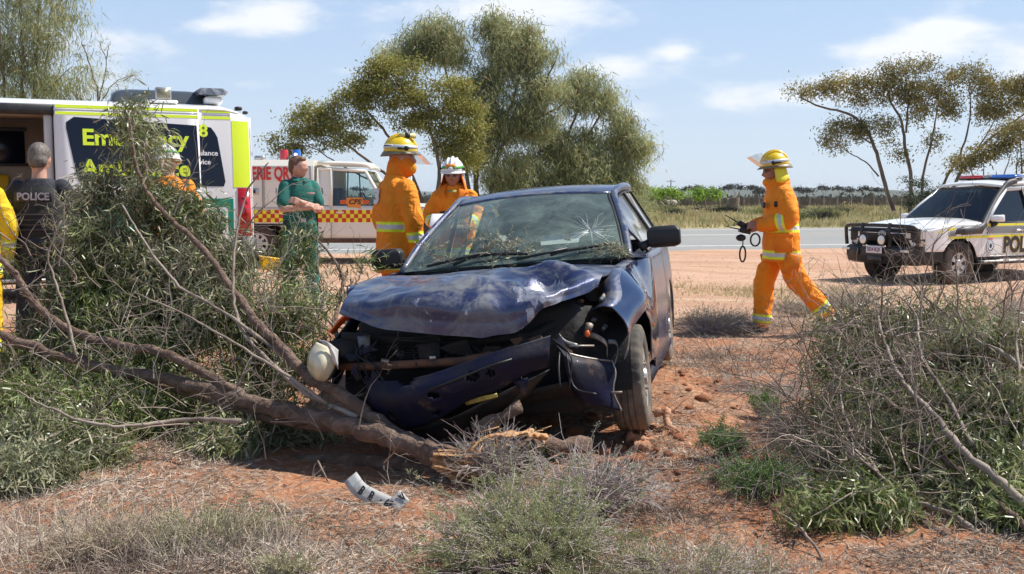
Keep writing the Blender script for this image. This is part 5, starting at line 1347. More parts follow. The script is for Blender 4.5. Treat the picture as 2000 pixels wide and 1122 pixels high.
# slid-back door, proud of the flank
dx_ = lambda y, z: ax_(y, z) + .055
dd = MB().add(sheet([[(dx_(y, z), y, z) for y in np.linspace(DO1 + .01, 3.80, 12)] for z in np.linspace(.36, 2.335, 16)], -.035, flip=False))
door = dd.build('sliding_door', M_WHITE, amb)
for (z0, z1, m_, nm) in ((2.295, 2.332, M_LIME, 'yellow_stripe'), (2.265, 2.28, M_GREYP, 'grey_stripe'), (2.215, 2.25, M_LIME, 'yellow_stripe')):
    flank(None, door, dx_, DO1 + .02, 3.79, z0, z1, m_, nm, off=.002)
dwp = [(2.46, 1.38), (3.79, 1.36), (3.77, 2.15), (3.72, 2.16), (2.38, 2.19), (2.31, 2.17), (2.285, 2.10), (2.40, 1.44)]
dwin = flank_poly(door, dx_, dwp, M_NAVY, 'door_window', off=.004)
flank_text('Emergency', .262, M_LIME, dwin, dx_, 3.06, 1.945, off=.010, offw=.03, sx=1.04)
flank_text('Ambulance', .262, M_LIME, dwin, dx_, 3.06, 1.585, off=.010, offw=.03, sx=1.04)
flank(None, door, dx_, DO1 + .02, 3.79, .75, 1.21, M_GREEN, 'green_band', off=.002)
# interior seen through the open door
MB().add(sheet([[(-.82, y, z) for y in np.linspace(.2, 4.3, 4)] for z in (.5, 2.3)], .02)).build('cabin_wall', M_CAB, amb)
MB().add(box((.0, 2.3, .52), (1.75, 4.0, .04))).build('cabin_floor', M_STEELB, amb)
MB().add(box((0, 1.7, 2.26), (1.6, 3.6, .05))).build('cabin_ceiling', M_CAB, amb)
MB().add(box((.45, 2.10, 1.37), (.85, .10, 1.74), .02)).build('cabin_cupboard', mat('pale_laminate', (.62, .58, .53), .45), amb)
cwn = MB().add(box((-.79, 1.35, 1.90), (.03, .9, .42), .01)).build('cabin_window', M_NAVY, amb)
MB().add(box((-.775, 1.35, 2.13), (.04, .96, .05), .01)).add(box((-.775, 1.35, 1.67), (.04, .96, .04), .01)).build('window_frame', M_DARKPL, cwn)
MB().add(box((-.72, 1.35, 1.40), (.10, .5, .28), .02)).build('equipment_pouch', M_YEL, amb)
MB().add(box((.30, .70, 1.0), (.9, .10, 1.0), .03)).build('partition', M_CAB, amb)
MB().add(box((HWa - .10, 1.45, 2.27), (.10, 1.42, .12), .01)).build('door_rail', M_BLKPL, amb)
for k, (z, w_) in enumerate(((.50, .05), (.38, .12), (.28, .16))):
    MB().add(box((HWa - .10 + w_ * .5, 1.45, z), (.26, 1.35, .035), .008)).build('entry_step', M_STEELB if k != 1 else M_DARKPL, amb)
MB().add(box((HWa - .02, 1.45, .33), (.03, 1.4, .2), .01)).build('sill', M_DARKPL, amb)
# roof pod, work lamp, light bar
pod = grid_cr([[(x_ * .42, 2.80 + 1.25 * (.5 - .5 * math.cos(math.pi * u)) * 1.0, 2.38 + .24 * (1 - abs(2 * u - 1) ** 5) * (1 - abs(x_) ** 4)) for x_ in np.linspace(-1, 1, 9)] for u in np.linspace(0, 1, 9)], 2, 2)
MB().add(sheet(pod, -.02)).build('roof_pod', M_POD, amb)
wl = MB().add(box((.62, 3.42, 2.53), (.10, .19, .15), .01)).build('work_lamp', M_STEELB, amb)
MB().add(box((.674, 3.42, 2.53), (.01, .15, .11))).build('lamp_face', mat('lamp_grid', (.20, .19, .12), .3, coat=.5), wl)
MB().add(box((.62, 3.42, 2.43), (.14, .34, .04), .015)).build('lamp_foot', M_WHITE, wl)
lbm = Matrix.Translation((0, 4.02, 2.54))
lb = MB().add(hull([(sx * .62, sy * .16, 0) for sx in (-1, 1) for sy in (-1, 1)] + [(sx * .56, sy * .20, .05) for sx in (-1, 1) for sy in (-1, 1)] + [(sx * .56, sy * .14, .09) for sx in (-1, 1) for sy in (-1, 1)])).build('light_bar', mat('smoky_lamp', (.30, .31, .33), .1, .2, coat=.8, col2=(.10, .11, .13), scale=14), amb, M=lbm, smooth=False)
MB().add(box((.3, .02, -.06), (.5, .22, .09), .02)).build('light_bar_foot', M_WHITE, lb)
MB().add(box((HWa - .16, 4.30, 2.36), (.10, .09, .05), .015)).add(box((HWa - .25, 4.40, 2.32), (.08, .06, .04), .01)).build('roof_lamp', M_BLKPL, amb)
for sg in (1, -1):
    for yc in (0, 3.35):
        wheel(amb, wheelM(sg * .86, yc, .34, sg), .34, .22, .20, M_ALU, 5, .08, .17, .5, nuts=0, tread=False, nseg=48)
MB().add(sheet([[(x_, 3.35 + .38 * math.cos(q), .36 + .38 * math.sin(q)) for q in np.linspace(-.1, math.pi + .1, 12)] for x_ in (.95, .55)])).build('wheel_housing', M_BLKMAT, amb)

# ================= fire service four-wheel drive with tray box
uf = at(826, 420, 21.0)
UTE = vframe((uf.x, 21.0, .055), (-1, .0))
ute = thing('fire_vehicle', 'cream four-wheel-drive fire truck with red and yellow chequered band, red and blue beacons', 'fire truck', M=UTE)
# near side in view is x < 0
HWu = .885
ux0 = lambda y, z: HWu - .16 * max(0., (z - 1.12) / .82) ** 1.25
uxb = lambda y, z: HWu + .01
Uxf = np.vectorize(ux0); Uxb = np.vectorize(uxb)
for sg in (-1, 1):
    MB().add(panel(-.62, .62, lambda y: arch(y, 0, .47, .52, .40), lambda y: 1.10 - .05 * max(0, (.2 - y)), lambda y, z: np.full_like(np.asarray(z, float), .84), sg, 30, 8)).build('front_wing', M_CREAM, ute)
    dr_ = MB().add(panel(.64, 1.72, lambda y: .48, lambda y: 1.12, Uxf, sg, 8, 8)).build('door', M_CREAM, ute)
    MB().add(panel(1.73, 1.98, lambda y: .48, lambda y: 1.12, Uxf, sg, 4, 8)).build('cab_corner', M_CREAM, ute)
    MB().add(box((sg * .86, 1.1, .44), (.10, 1.9, .09), .02)).build('sill', M_RUST, ute)
    # window frame
    X = lambda y, z: (sg * ux0(y, z), y, z)
    fr = MB()
    for a_, b_ in (((.66, 1.12), (1.06, 1.80)), ((1.06, 1.80), (1.72, 1.84)), ((1.72, 1.84), (1.72, 1.12)), ((1.72, 1.84), (1.98, 1.84)), ((1.98, 1.12), (1.98, 1.86))):
        fr.add(tube([X(*a_), X(*b_)], .035, 6))
    fr.build('window_frame', M_CREAM, ute)
    MB().add(sheet([[X(.66 + .40 * k, 1.12 + .68 * k), X(1.72, 1.12 + .70 * k)] for k in (0, .5, 1)])).build('side_window', M_GLASSC, ute)
    MB().add(tube([X(1.40, 1.12), X(1.40, 1.82)], .014, 5)).build('window_divider', M_BLKPL, dr_)
    flank_poly(ute, ux0, [(1.75, 1.13), (1.97, 1.13), (1.97, 1.83), (1.75, 1.83)], M_CREAM, 'rear_pillar', sg, off=-.01)
    mrr = MB().add(box((sg * 1.0, .72, 1.22), (.16, .06, .24), .02)).add(tube([(sg * .86, .72, 1.2), (sg * .98, .74, 1.24)], .012, 5)).build('door_mirror', M_BLKPL, ute)
    MB().add(box((sg * (HWu + .012), 1.55, .99), (.02, .16, .035), .01)).build('door_handle', M_CREAM, dr_)
# bonnet, grille, windscreen, roof
MB().add(sheet(grid_cr([[(x_ * .84, -.62, 1.02 + .03 * (1 - x_ * x_)) for x_ in np.linspace(-1, 1, 5)], [(x_ * .84, -.2, 1.10 + .05 * (1 - x_ * x_)) for x_ in np.linspace(-1, 1, 5)], [(x_ * .84, .66, 1.13 + .06 * (1 - x_ * x_)) for x_ in np.linspace(-1, 1, 5)]], 5, 3), -.015)).build('bonnet', M_CREAM, ute)
MB().add(box((0, -.66, .82), (1.6, .08, .40), .02)).build('grille', M_BLKPL, ute)
MB().add(sheet([[(-.80, .68, 1.14), (.80, .68, 1.14)], [(-.73, 1.06, 1.82), (.73, 1.06, 1.82)]])).build('windscreen', M_GLASSC, ute)
MB().add(sheet(grid_cr([[(x_ * .72, .98, 1.82 + .03 * (1 - x_ ** 2)) for x_ in np.linspace(-1, 1, 5)], [(x_ * .75, 1.12, 1.90 + .05 * (1 - x_ ** 2)) for x_ in np.linspace(-1, 1, 5)], [(x_ * .76, 2.0, 1.93 + .05 * (1 - x_ ** 2)) for x_ in np.linspace(-1, 1, 5)]], 5, 3), .05)).build('roof', M_CREAM, ute)
MB().add(hull([(x_, y_, z_) for x_ in (-.82, .82) for (y_, z_) in ((-.80, .62), (-.86, .55), (-.84, .42), (-.60, .42), (-.60, .62))])).build('bumper', M_CREAM, ute)
MB().add(tube([(-.7, -.86, .6), (-.7, -.95, 1.0), (.7, -.95, 1.0), (.7, -.86, .6)], .035, 8)).build('bull_bar', M_BULL, ute)
MB().add(box((0, 1.4, .5), (1.5, 1.1, .1), .02)).add(box((0, 2.2, .55), (.9, 4.8, .12), .03)).build('chassis', M_BLKMAT, ute)
MB().add(sheet([[(x_, 1.96, z) for x_ in np.linspace(-.75, .75, 3)] for z in (.5, 1.25)], .02)).build('cab_bulkhead', M_BLKPL, ute)
for sx_c in (-.40, .40):
    s_ = MB().add(box((sx_c, 1.45, .85), (.5, .5, .16), .05)).add(box((sx_c, 1.74, 1.15), (.48, .14, .65), .05)).build('seat', M_SEAT, ute)
MB().add(box((0, .80, 1.10), (1.4, .34, .14), .04)).build('dashboard', M_DASH, ute)
MB().add(sw).build('steering_wheel', M_BLKPL, ute, M=Matrix.Translation((-.38, 1.10, 1.22)) @ Matrix.Rotation(R(62), 4, 'X'))
# chequered bands: yellow ground with red squares proud of it
M_CHK, t, b = nodes_of('red_yellow_chequer_edge')
def chequer(parent, xf, y0, y1, z0, z1, sg, m0, m1, sq=None, off=.003):
    rows_ = 3; h_ = (z1 - z0) / rows_; nn_ = int(round((y1 - y0) / h_)); w_ = (y1 - y0) / nn_
    bandp = flank(None, parent, xf, y0, y1, z0, z1, m0, 'chequer_band', sg, off=off)
    me = None
    for r_ in range(rows_):
        for c_ in range(nn_):
            if (r_ + c_) % 2: continue
            yc, zc = y0 + (c_ + .5) * w_, z0 + (r_ + .5) * h_
            if me is None: me = MB().add(box((0, 0, 0), (.002, w_, h_))).mesh('chequer_square', m1, False)
            link('chequer_square', me, bandp, Matrix.Translation((sg * (xf(yc, zc) + off + .0045), yc, zc)))
    return bandp
chequer(ute, ux0, .64, 1.98, .80, 1.04, -1, M_YELP, M_REDP, off=.004)
chequer(ute, lambda y, z: .84, -.55, .62, 1.03 - .0, 1.09, -1, M_YELP, M_REDP, off=.004) if False else flank(None, ute, lambda y, z: .84, -.50, .60, 1.00, 1.05, M_YELP, 'yellow_stripe', -1)
# door badge: orange shape with CFS between two small chequers
bdg = flank_poly(ute, ux0, [(y, z) for y, z in ((1.42, 1.31 - .03), (1.10, 1.28), (1.10, 1.16), (1.14, 1.15), (1.14, 1.055), (1.20, 1.085), (1.40, 1.10), (1.40, 1.15), (1.42, 1.16))][::-1], M_ORNG, 'door_badge', -1, off=.007)
chequer(ute, ux0, .98, 1.10, 1.155, 1.235, -1, M_ORNG, M_REDP, off=.006); chequer(ute, ux0, 1.42, 1.54, 1.155, 1.235, -1, M_ORNG, M_REDP, off=.006)
flank_text('CFS', .13, M_BLK2, bdg, ux0, 1.26, 1.195, -1, off=.013, offw=.03, sx=1.15, shear=.2)
# box body
bxz0, bxz1 = .72, 2.02
MB().add(hull([(x_ * HWu, y_, z_) for x_ in (-1, 1) for y_ in (2.06, 4.35) for z_ in (bxz0 + .02, bxz1 - .12)] + [(x_ * (HWu - .08), y_, bxz1) for x_ in (-1, 1) for y_ in (2.06, 4.35)])).build('tray_box', M_CREAM, ute, smooth=False)
MB().add(hull([(x_ * HWu, y_, z_) for x_ in (-1, 1) for (y_, z_) in ((2.06, .73), (2.06, .50), (2.60, .50), (2.72, .73))])).build('lower_locker', M_CREAM, ute, smooth=False)
for (y0, y1) in ((2.12, 3.02), (3.05, 3.72), (3.75, 4.33)):
    hp_ = flank(None, ute, uxb, y0, y1, 1.08, 1.86, M_CREAM, 'locker_door', -1, off=.0, th=.012)
    fr_ = MB()
    Pq = [(-(HWu + .024), y, z) for y, z in ((y0, 1.08), (y1, 1.08), (y1, 1.86), (y0, 1.86), (y0, 1.08))]
    fr_.add(tube(Pq, .006, 4)).build('door_seal', M_GREYST, hp_)
    if y0 > 3:
        lk = MB().add(box((-(HWu + .026), y0 + .16, 1.40), (.012, .15, .12), .004)).build('latch', M_STEELB, hp_)
        MB().add(box((-(HWu + .034), y0 + .16, 1.40), (.010, .05, .07), .003)).build('latch_handle', M_BLKPL, lk)
MB().add(box((-(HWu + .02), 2.10, 1.35), (.04, .05, 1.1), .01)).build('corner_post', M_GREYP, ute)
chequer(ute, uxb, 2.10, 4.35, .80, 1.04, -1, M_YELP, M_REDP, off=.004)
flank_text('ERIE QRV', .345, M_REDP, ute, uxb, 2.83, 1.74, -1, off=.020, offw=.028, sx=.60)
# beacons, search lamp, aerials
for (yy, m_, l_) in ((3.36 - .64, M_REDL, 'red beacon'), (3.36 - .89, M_BLUEL, 'blue beacon')):
    bc_ = MB().add(lathe([(.001, .20), (.075, .20), (.085, .18), (.085, .0), (.001, .0)], 20)).build('beacon', m_, ute, M=Matrix.Translation((-.45, yy, 2.03)), sharp=40, label=l_ + ' on the fire truck roof')
    MB().add(lathe([(.095, -.0), (.095, -.04), (.001, -.04)], 20)).build('beacon_base', M_BLKPL, bc_)
    if m_ is M_BLUEL:
        m2_, t2_, b2_ = nodes_of('lit_lamp'); b2_.inputs['Emission Color'].default_value = (.6, .8, 1, 1); b2_.inputs['Emission Strength'].default_value = 2.5
        MB().add(ell((0, -.0, 0), (.035, .035, .035), 12, 8)).build('lit_bulb', m2_, bc_, M=Matrix.Translation((-.07, 0, .10)))
sl = MB().add(lathe([(.001, -.04), (.06, -.05), (.095, .0), (.10, .05), (.09, .055)], 20)).build('search_lamp', M_BLKPL, ute, M=Matrix.Translation((-.60, 3.42, 2.14)) @ Matrix.Rotation(-math.pi / 2, 4, 'Y') @ Matrix.Rotation(.4, 4, 'X'))
MB().add(lathe([(.001, .045), (.088, .05)], 20)).build('lamp_face', M_CLEARL, sl)
MB().add(tube([(-.14, 0, 0), (-.15, .06, 0), (-.10, .1, 0)] , .012, 5)).add(tube([(-.08, .08, 0), (-.16, .06, 0), (-.16, -.06, 0), (-.08, -.08, 0)], .01, 5)).build('lamp_handle', M_BLKPL, sl)
MB().add(tube([(-.55, 3.75, 2.03), (-.58, 3.6, 2.08), (-.60, 3.46, 2.06), (-.60, 3.43, 1.98)], .03, 8)).build('roof_pipe', M_CREAM, ute)
MB().add(box((-.60, 3.16, 2.06), (.14, .20, .09), .02)).build('roof_fitting', M_STEELB, ute)
MB().add(tube([(-.7, -.4, 1.05), (-.7, -.42, 1.9), (-.7, -.42, 2.25)], [.008, .008, .006], 5)).build('aerial', M_BLKPL, ute)
MB().add(tube([(-.5, .2, 1.15), (-.5, .18, 1.7)], .015, 5)).build('sand_flag_pole', M_TRIMW, ute)
M_RIMW = mat('white_wheel_paint', (.66, .64, .58), .45, dirt=(.42, .30, .22), dscale=6)
M_TYREB = mat('dusty_tyre', (.035, .028, .024), .9, dirt=(.11, .07, .05), dscale=4, dlo=.35, dhi=.8)
for yc in (0, 3.18):
    for sg in (-1, 1):
        wheel(ute, wheelM(sg * .78, yc, .38, sg), .385, .22, .215, M_RIMW, 8, .10, .175, .55, nuts=0, tread=False, nseg=48, hub_r=.065, rubber=M_TYREB)
MB().add(sheet([[(x_, 3.18 + .5 * math.cos(q), .40 + .36 * math.sin(q)) for q in np.linspace(0, math.pi, 12)] for x_ in (-.86, -.4)])).add(box((-.87, 3.18, .76), (.03, 1.1, .05), .01)).build('mud_guard', M_RUST, ute)
MB().add(sheet([[(x_, .47 * math.cos(q), .40 + .47 * math.sin(q)) for q in np.linspace(-.1, math.pi + .1, 12)] for x_ in (-.84, -.4)])).build('wheel_housing', M_BLKMAT, ute)

# ================= police four-wheel drive
TH = R(27)
Hv = Vector((-math.cos(TH), -math.sin(TH), 0))
pw = at(1864, 440, 19.6)
POL = vframe((pw.x + .86 * -math.sin(TH) * 1.0 * 1, 19.6 + .86 * math.cos(TH), -.33), (-Hv.x, -Hv.y)) @ Matrix.Scale(1.05, 4)
pol = thing('police_vehicle', 'white police four-wheel drive with black bull bar, snorkel and red and blue roof lights', 'police car', M=POL)
HWp = .96
def px_(y, z): return HWp - .02 * max(0., .75 - z) - .24 * max(0., (z - 1.08) / .74) ** 1.35 - .10 * max(0., (-y - .35) / .5) ** 2
Pxf = np.vectorize(px_)
pbelt = lambda y: 1.10 + .03 * min(1, max(0, (y + .4) / 1.2))
for sg in (1, -1):
    MB().add(panel(-.80, .72, lambda y: arch(y, 0, .47, .62 if y < 0 else .50, .40), lambda y: pbelt(y) - .10 * max(0, (-y - .1) / .7) ** 1.5, Pxf, sg, 44, 12)).build('front_wing', M_WHITE, pol)
    d1_ = MB().add(panel(.725, 1.78, lambda y: .50, pbelt, Pxf, sg, 12, 12)).build('door', M_WHITE, pol)
    d2_ = MB().add(panel(1.79, 2.75, lambda y: max(.50, arch(y, 2.85, .47, .5, .40)), pbelt, Pxf, sg, 22, 12)).build('door', M_WHITE, pol)
    MB().add(panel(2.76, 3.9, lambda y: arch(y, 2.85, .47, .52, .40), pbelt, Pxf, sg, 30, 12)).build('rear_quarter', M_WHITE, pol)
    X = lambda y, z: (sg * px_(y, z), y, z)
    MB().add(tube([X(.66, 1.11), X(1.00, 1.42), X(1.42, 1.74)], .035, 7)).add(tube([X(1.42, 1.74), X(2.6, 1.80), X(3.7, 1.74)], .04, 7)).build('roof_rail', M_WHITE, pol)
    MB().add(sheet([[X(.72 + .60 * k, 1.13 + .60 * k), X(1.80, 1.13 + .63 * k)] for k in (0, .33, .66, 1)])).build('side_window', M_GLASSD, pol)
    MB().add(sheet([[X(1.90, 1.13 + .63 * k), X(2.78, 1.13 + .63 * k)] for k in (0, .33, .66, 1)])).build('side_window', M_GLASSD, pol)
    MB().add(sheet([[X(2.9, 1.13 + .58 * k), X(3.7, 1.13 + .55 * k)] for k in (0, .33, .66, 1)])).build('side_window', M_GLASSD, pol)
    for yy in (1.85, 2.84): MB().add(tube([X(yy, 1.12), X(yy, 1.45), X(yy, 1.78)], .05, 6, flat=.4)).build('door_pillar', M_BLKPL, pol)
    MB().add(tube([X(.66, 1.125), X(2.0, 1.14), X(3.7, 1.14)], .012, 5)).build('waist_trim', M_BLKPL, pol)
    mr2 = MB().add(hull([(sg * (1.06 + a_), .86 + b_, 1.20 + c_) for a_, b_, c_ in ((-.11, 0, -.07), (.12, 0, -.05), (-.11, 0, .07), (.11, 0, .075), (-.10, -.09, -.04), (.09, -.08, -.03), (-.10, -.09, .04), (.08, -.08, .05), (-.11, .06, -.07), (.12, .05, -.05), (-.11, .06, .07), (.11, .05, .07))])).build('door_mirror', M_WHITE, pol)
    bv = mr2.modifiers.new('bevel', 'BEVEL'); bv.width = .02; bv.segments = 2
    MB().add(tube([X(.80, 1.08), (sg * 1.0, .86, 1.10), (sg * 1.03, .86, 1.15)], [.04, .045, .05], 6)).build('mirror_arm', M_BLKPL, mr2)
    for dr_, yy in ((d1_, 1.58), (d2_, 2.55)): MB().add(box((sg * (HWp + .018), yy, .98), (.03, .20, .045), .012)).build('door_handle', M_CHROME, dr_)
    sb = MB().add(box((sg * .98, 1.45, .42), (.17, 1.85, .035), .012)).build('side_step', M_STEELB, pol)
    MB().add(box((sg * .93, 1.45, .385), (.24, 1.9, .04), .01)).build('step_frame', M_BLKPL, sb)
    MB().add(box((sg * .90, 1.45, .50), (.10, 2.0, .10), .02)).build('sill', M_BLKPL, pol)
    MB().add(sheet([[(sg * .93, .47 * math.cos(q), .40 + .46 * math.sin(q)) for q in np.linspace(-.1, math.pi + .1, 14)], [(sg * .5, .47 * math.cos(q), .40 + .46 * math.sin(q)) for q in np.linspace(-.1, math.pi + .1, 14)]])).build('wheel_housing', M_BLKMAT, pol)
    MB().add(sheet([[(sg * .70, .50, .52), (sg * .95, .50, .52)], [(sg * .70, .54, .30), (sg * .94, .54, .30)]], .01)).build('mud_flap', M_BLKPL, pol)
    for yc in (0, 2.85):
        wheel(pol, wheelM(sg * .82, yc, .395, sg, 0, 0), .41, .28, .205, mat('steel_wheel_silver', (.55, .52, .49), .4, .4, dirt=(.42, .30, .22), dscale=5, dlo=.4, dhi=.8) if False else M_ALU, 6, .085, .175, .5, nuts=0, tread=False, nseg=48, hub_r=.07, rubber=M_TYREB)
# bonnet with scoop-like swell
BN = grid_cr([[(x_ * (.80), -.84, .99 + .02 * (1 - x_ ** 2)) for x_ in (-1, -.6, -.3, 0, .3, .6, 1)], [(x_ * .90, -.62, 1.05 + (.06 if abs(x_) > .2 and abs(x_) < .9 else .045) * (1 - abs(x_) ** 3)) for x_ in (-1, -.6, -.3, 0, .3, .6, 1)],
    [(x_ * .93, -.1, 1.10 + (.085 if .2 < abs(x_) < .9 else .06) * (1 - abs(x_) ** 3)) for x_ in (-1, -.6, -.3, 0, .3, .6, 1)], [(x_ * .93, .64, 1.13 + .075 * (1 - abs(x_) ** 3)) for x_ in (-1, -.6, -.3, 0, .3, .6, 1)]], 5, 3)
bn2 = MB().add(sheet(BN, -.015)).build('bonnet', M_WHITE, pol)
obj_text('01', .16, M_BLK2, bn2, frame((.45, -.60, 1.125), (1, 0, 0), (0, 1, -.08)), off=.02)
MB().add(sheet([[(x_ * (.92 - .20 * k), .64 + .78 * k - .08 * (1 - x_ * x_), 1.13 + .62 * k + .03) for x_ in np.linspace(-1, 1, 9)] for k in np.linspace(0, 1, 6)])).build('windscreen', M_GLASSD, pol)
MB().add(sheet(grid_cr([[(x_ * .72, 1.36, 1.775 + .05 * (1 - x_ ** 2)) for x_ in np.linspace(-1, 1, 5)], [(x_ * .74, 1.7, 1.83 + .06 * (1 - x_ ** 2)) for x_ in np.linspace(-1, 1, 5)], [(x_ * .74, 2.8, 1.84 + .06 * (1 - x_ ** 2)) for x_ in np.linspace(-1, 1, 5)], [(x_ * .70, 3.85, 1.76 + .05 * (1 - x_ ** 2)) for x_ in np.linspace(-1, 1, 5)]], 5, 3), .04)).build('roof', M_WHITE, pol)
MB().add(hull([(x_, y_, z_) for x_ in (-.85, .85) for (y_, z_) in ((3.85, 1.74), (3.98, 1.1), (4.02, .5), (3.8, .45), (3.7, 1.7))])).build('tailgate', M_WHITE, pol)
MB().add(box((0, 1.5, .55), (1.7, 4.2, .15), .03)).build('chassis', M_BLKMAT, pol)
MB().add(box((0, .85, 1.1), (1.6, .40, .12), .04)).build('dashboard', M_DASH, pol)
for sx_c in (-.42, .42):
    MB().add(box((sx_c, 1.6, .9), (.5, .5, .16), .05)).add(box((sx_c, 1.9, 1.2), (.48, .14, .65), .05)).add(box((sx_c, 1.93, 1.6), (.26, .10, .18), .04)).build('seat', M_SEAT, pol)
MB().add(box((0, 2.7, 1.3), (1.5, .05, 1.0))).build('cargo_barrier', M_BLKPL, pol)
# front: grille, lamps, bull bar
gr = MB().add(box((0, -.86, .90), (1.66, .06, .26), .02)).build('grille', M_BLKPL, pol)
for z in (.80, .87, .94, 1.0): MB().add(box((0, -.90, z), (1.05, .02, .016), .004)).build('grille_bar', M_CHROME if z == .94 else M_BULL, gr)
em = MB().add(lathe([(.075 + .010 * math.cos(a), .010 * math.sin(a)) for a in np.linspace(0, 2 * math.pi, 7)], 20, Matrix.Diagonal((1, .75, 1, 1)))).add(lathe([(.038 + .007 * math.cos(a), .007 * math.sin(a)) for a in np.linspace(0, 2 * math.pi, 7)], 16, Matrix.Diagonal((1.5, .55, 1, 1)) @ Matrix.Translation((0, .05, 0)))).add(lathe([(.028 + .007 * math.cos(a), .007 * math.sin(a)) for a in np.linspace(0, 2 * math.pi, 7)], 16, Matrix.Diagonal((.8, 1.6, 1, 1)) @ Matrix.Translation((0, 0, 0))))
em.build('grille_emblem', M_CHROME, gr, M=frame((0, -.925, .92), (1, 0, 0), (0, 0, 1)))
for sg in (1, -1):
    hlq = MB().add(hull([(sg * a_, b_, c_) for a_, b_, c_ in ((.52, -.90, .86), (.52, -.90, .97), (.84, -.87, .99), (.84, -.87, .84), (.93, -.66, .98), (.93, -.66, .87), (.6, -.7, .9))])).build('headlamp', M_CLEARL, pol, smooth=False)
    MB().add(box((sg * .70, -.905, .965), (.30, .02, .03), .005)).build('lamp_brow', M_BLKPL, hlq)
    MB().add(hull([(sg * a_, b_, c_) for a_, b_, c_ in ((.60, -.90, .82), (.86, -.86, .82), (.92, -.7, .72), (.66, -.88, .70), (.8, -.7, .75))])).build('bumper_corner', M_WHITE, pol, smooth=False)
prof = [(-1.02, .70), (-1.10, .66), (-1.10, .52), (-1.04, .40), (-.90, .36), (-.80, .42), (-.80, .70)]
def barpt(u, y, z):
    a_ = abs(u); sgn = 1 if u >= 0 else -1
    yb = y + .05 * (a_ / .75) ** 2 if a_ < .75 else y + .05 + (a_ - .75) * 1.9
    return (sgn * min(a_, .75 + (a_ - .75) * .62) if a_ > .75 else u, min(yb, -.42), z + (.06 * max(0, (a_ - .75) / .3) if z < .5 else 0))
BB = loft([[barpt(u, y, z) for (y, z) in prof] for u in (-1.08, -1.0, -.9, -.8, -.75, -.5, 0, .5, .75, .8, .9, 1.0, 1.08)])
bull = MB().add(BB).build('bull_bar', M_BULL, pol, smooth=False)
MB().add(tube(smooth_line([(-.84, -.95, .70), (-.85, -.97, .95), (-.78, -1.00, 1.055), (-.4, -1.04, 1.075), (0, -1.05, 1.08), (.4, -1.04, 1.075), (.78, -1.00, 1.055), (.85, -.97, .95), (.84, -.95, .70)], 5), .034, 8)).build('top_hoop', M_BULL, bull)
for sg in (1, -1):
    MB().add(sheet([[(sg * .30, -1.06, .70), (sg * .36, -1.06, .70)], [(sg * .31, -1.12, .95), (sg * .37, -1.12, .95)], [(sg * .30, -1.07, 1.12), (sg * .36, -1.07, 1.12)]], .03)).build('upright', M_BULL, bull, smooth=False)
    dl = MB().add(lathe([(.001, -.06), (.06, -.055), (.095, -.02), (.10, .03), (.088, .034)], 22)).build('driving_lamp', M_BLKPL, bull, M=frame((sg * .22 - .0, -1.16, .80 + .02), (1, 0, 0), (0, 0, 1)) @ Matrix.Translation((0, 0, 0)))
    MB().add(ell((0, 0, .022), (.09, .09, .018), 20, 9)).build('lamp_face', M_CLEARL, dl)
    MB().add(box((sg * .22, -1.12, .695), (.10, .05, .03), .008)).build('lamp_foot', M_STEELB, bull)
    MB().add(box((sg * .70, -1.115, .63), (.19, .02, .045), .005)).build('indicator', M_CLEARL, bull)
    MB().add(box((sg * .50, -1.105, .60), (.22, .012, .16), .01)).build('bar_recess', M_BLK2, bull)
np_ = MB().add(box((0, -1.125, .665 - .03), (.38, .008, .135), .003)).build('number_plate', M_PLATE2 if 'M_PLATE2' in globals() else mat('plate_white', (.72, .70, .74), .4), bull)
obj_text('S024·BQK', .105, M_BLK2 if False else mat('plate_ink', (.16, .03, .12), .5), np_, frame((0, -1.131, .635), (1, 0, 0), (0, 0, 1)), off=.012, sx=.72)
MB().add(box((0, -1.108, .47), (.34, .02, .10), .01)).build('winch_mouth', M_BLK2, bull)
# snorkel
sn = MB().add(tube(smooth_line([(px_(.10, 1.0) + .0, .02, .985), (HWp + .01, .35, 1.00), (HWp - .0, .58, 1.06), (.905, .74, 1.20), (.80, 1.10, 1.52), (.735, 1.40, 1.76), (.725, 1.55, 1.86), (.72, 1.75, 1.90)], 5), [.075] * 10 + [.064] * 22 + [.06] * 4, 8, flat=.75)).build('snorkel', M_DARKPL, pol)
MB().add(hull([(HWp + dx, y, z) for (y, z) in ((-.10, 1.03), (-.14, .93), (.52, .93), (.62, 1.08), (.2, 1.07)) for dx in (-.02, .045)])).build('snorkel_base', M_DARKPL, sn)
# livery on the near flank
flank_poly(pol, px_, [(-.55, .985), (-.15, 1.05), (-.15, 1.01), (-.55, .95)], M_YELP, 'yellow_stripe')
flank_poly(pol, px_, [(.66, 1.105), (3.8, 1.125), (3.8, 1.085), (.66, 1.065)][::-1], M_YELP, 'yellow_stripe', off=.004)
ybd = flank_poly(pol, px_, [(-.30, .885), (.10, .89), (3.8, .925), (3.8, .885), (.10, .85), (-.30, .845)][::-1], M_YELP, 'yellow_stripe')
def chk_band(y0, y1, z0, z1, rows_=4):
    h_ = (z1 - z0) / rows_; n_ = int(round((y1 - y0) / h_)); w_ = (y1 - y0) / n_
    bp = flank(None, pol, px_, y0, y1, z0, z1, M_TRIMW, 'chequer_band', 1, off=.006, ny=6, nz=4)
    me = MB().add(box((0, 0, 0), (.002, w_, h_))).mesh('chequer_square', M_BLK2, False)
    for r_ in range(rows_):
        for c_ in range(n_):
            if (r_ + c_) % 2: continue
            yc, zc = y0 + (c_ + .5) * w_, z0 + (r_ + .5) * h_
            link('chequer_square', me, bp, Matrix.Translation((px_(yc, zc) + .012, yc, zc)))
chk_band(.68, 2.6, .925, 1.06); chk_band(-.30, -.12, .895, .985)
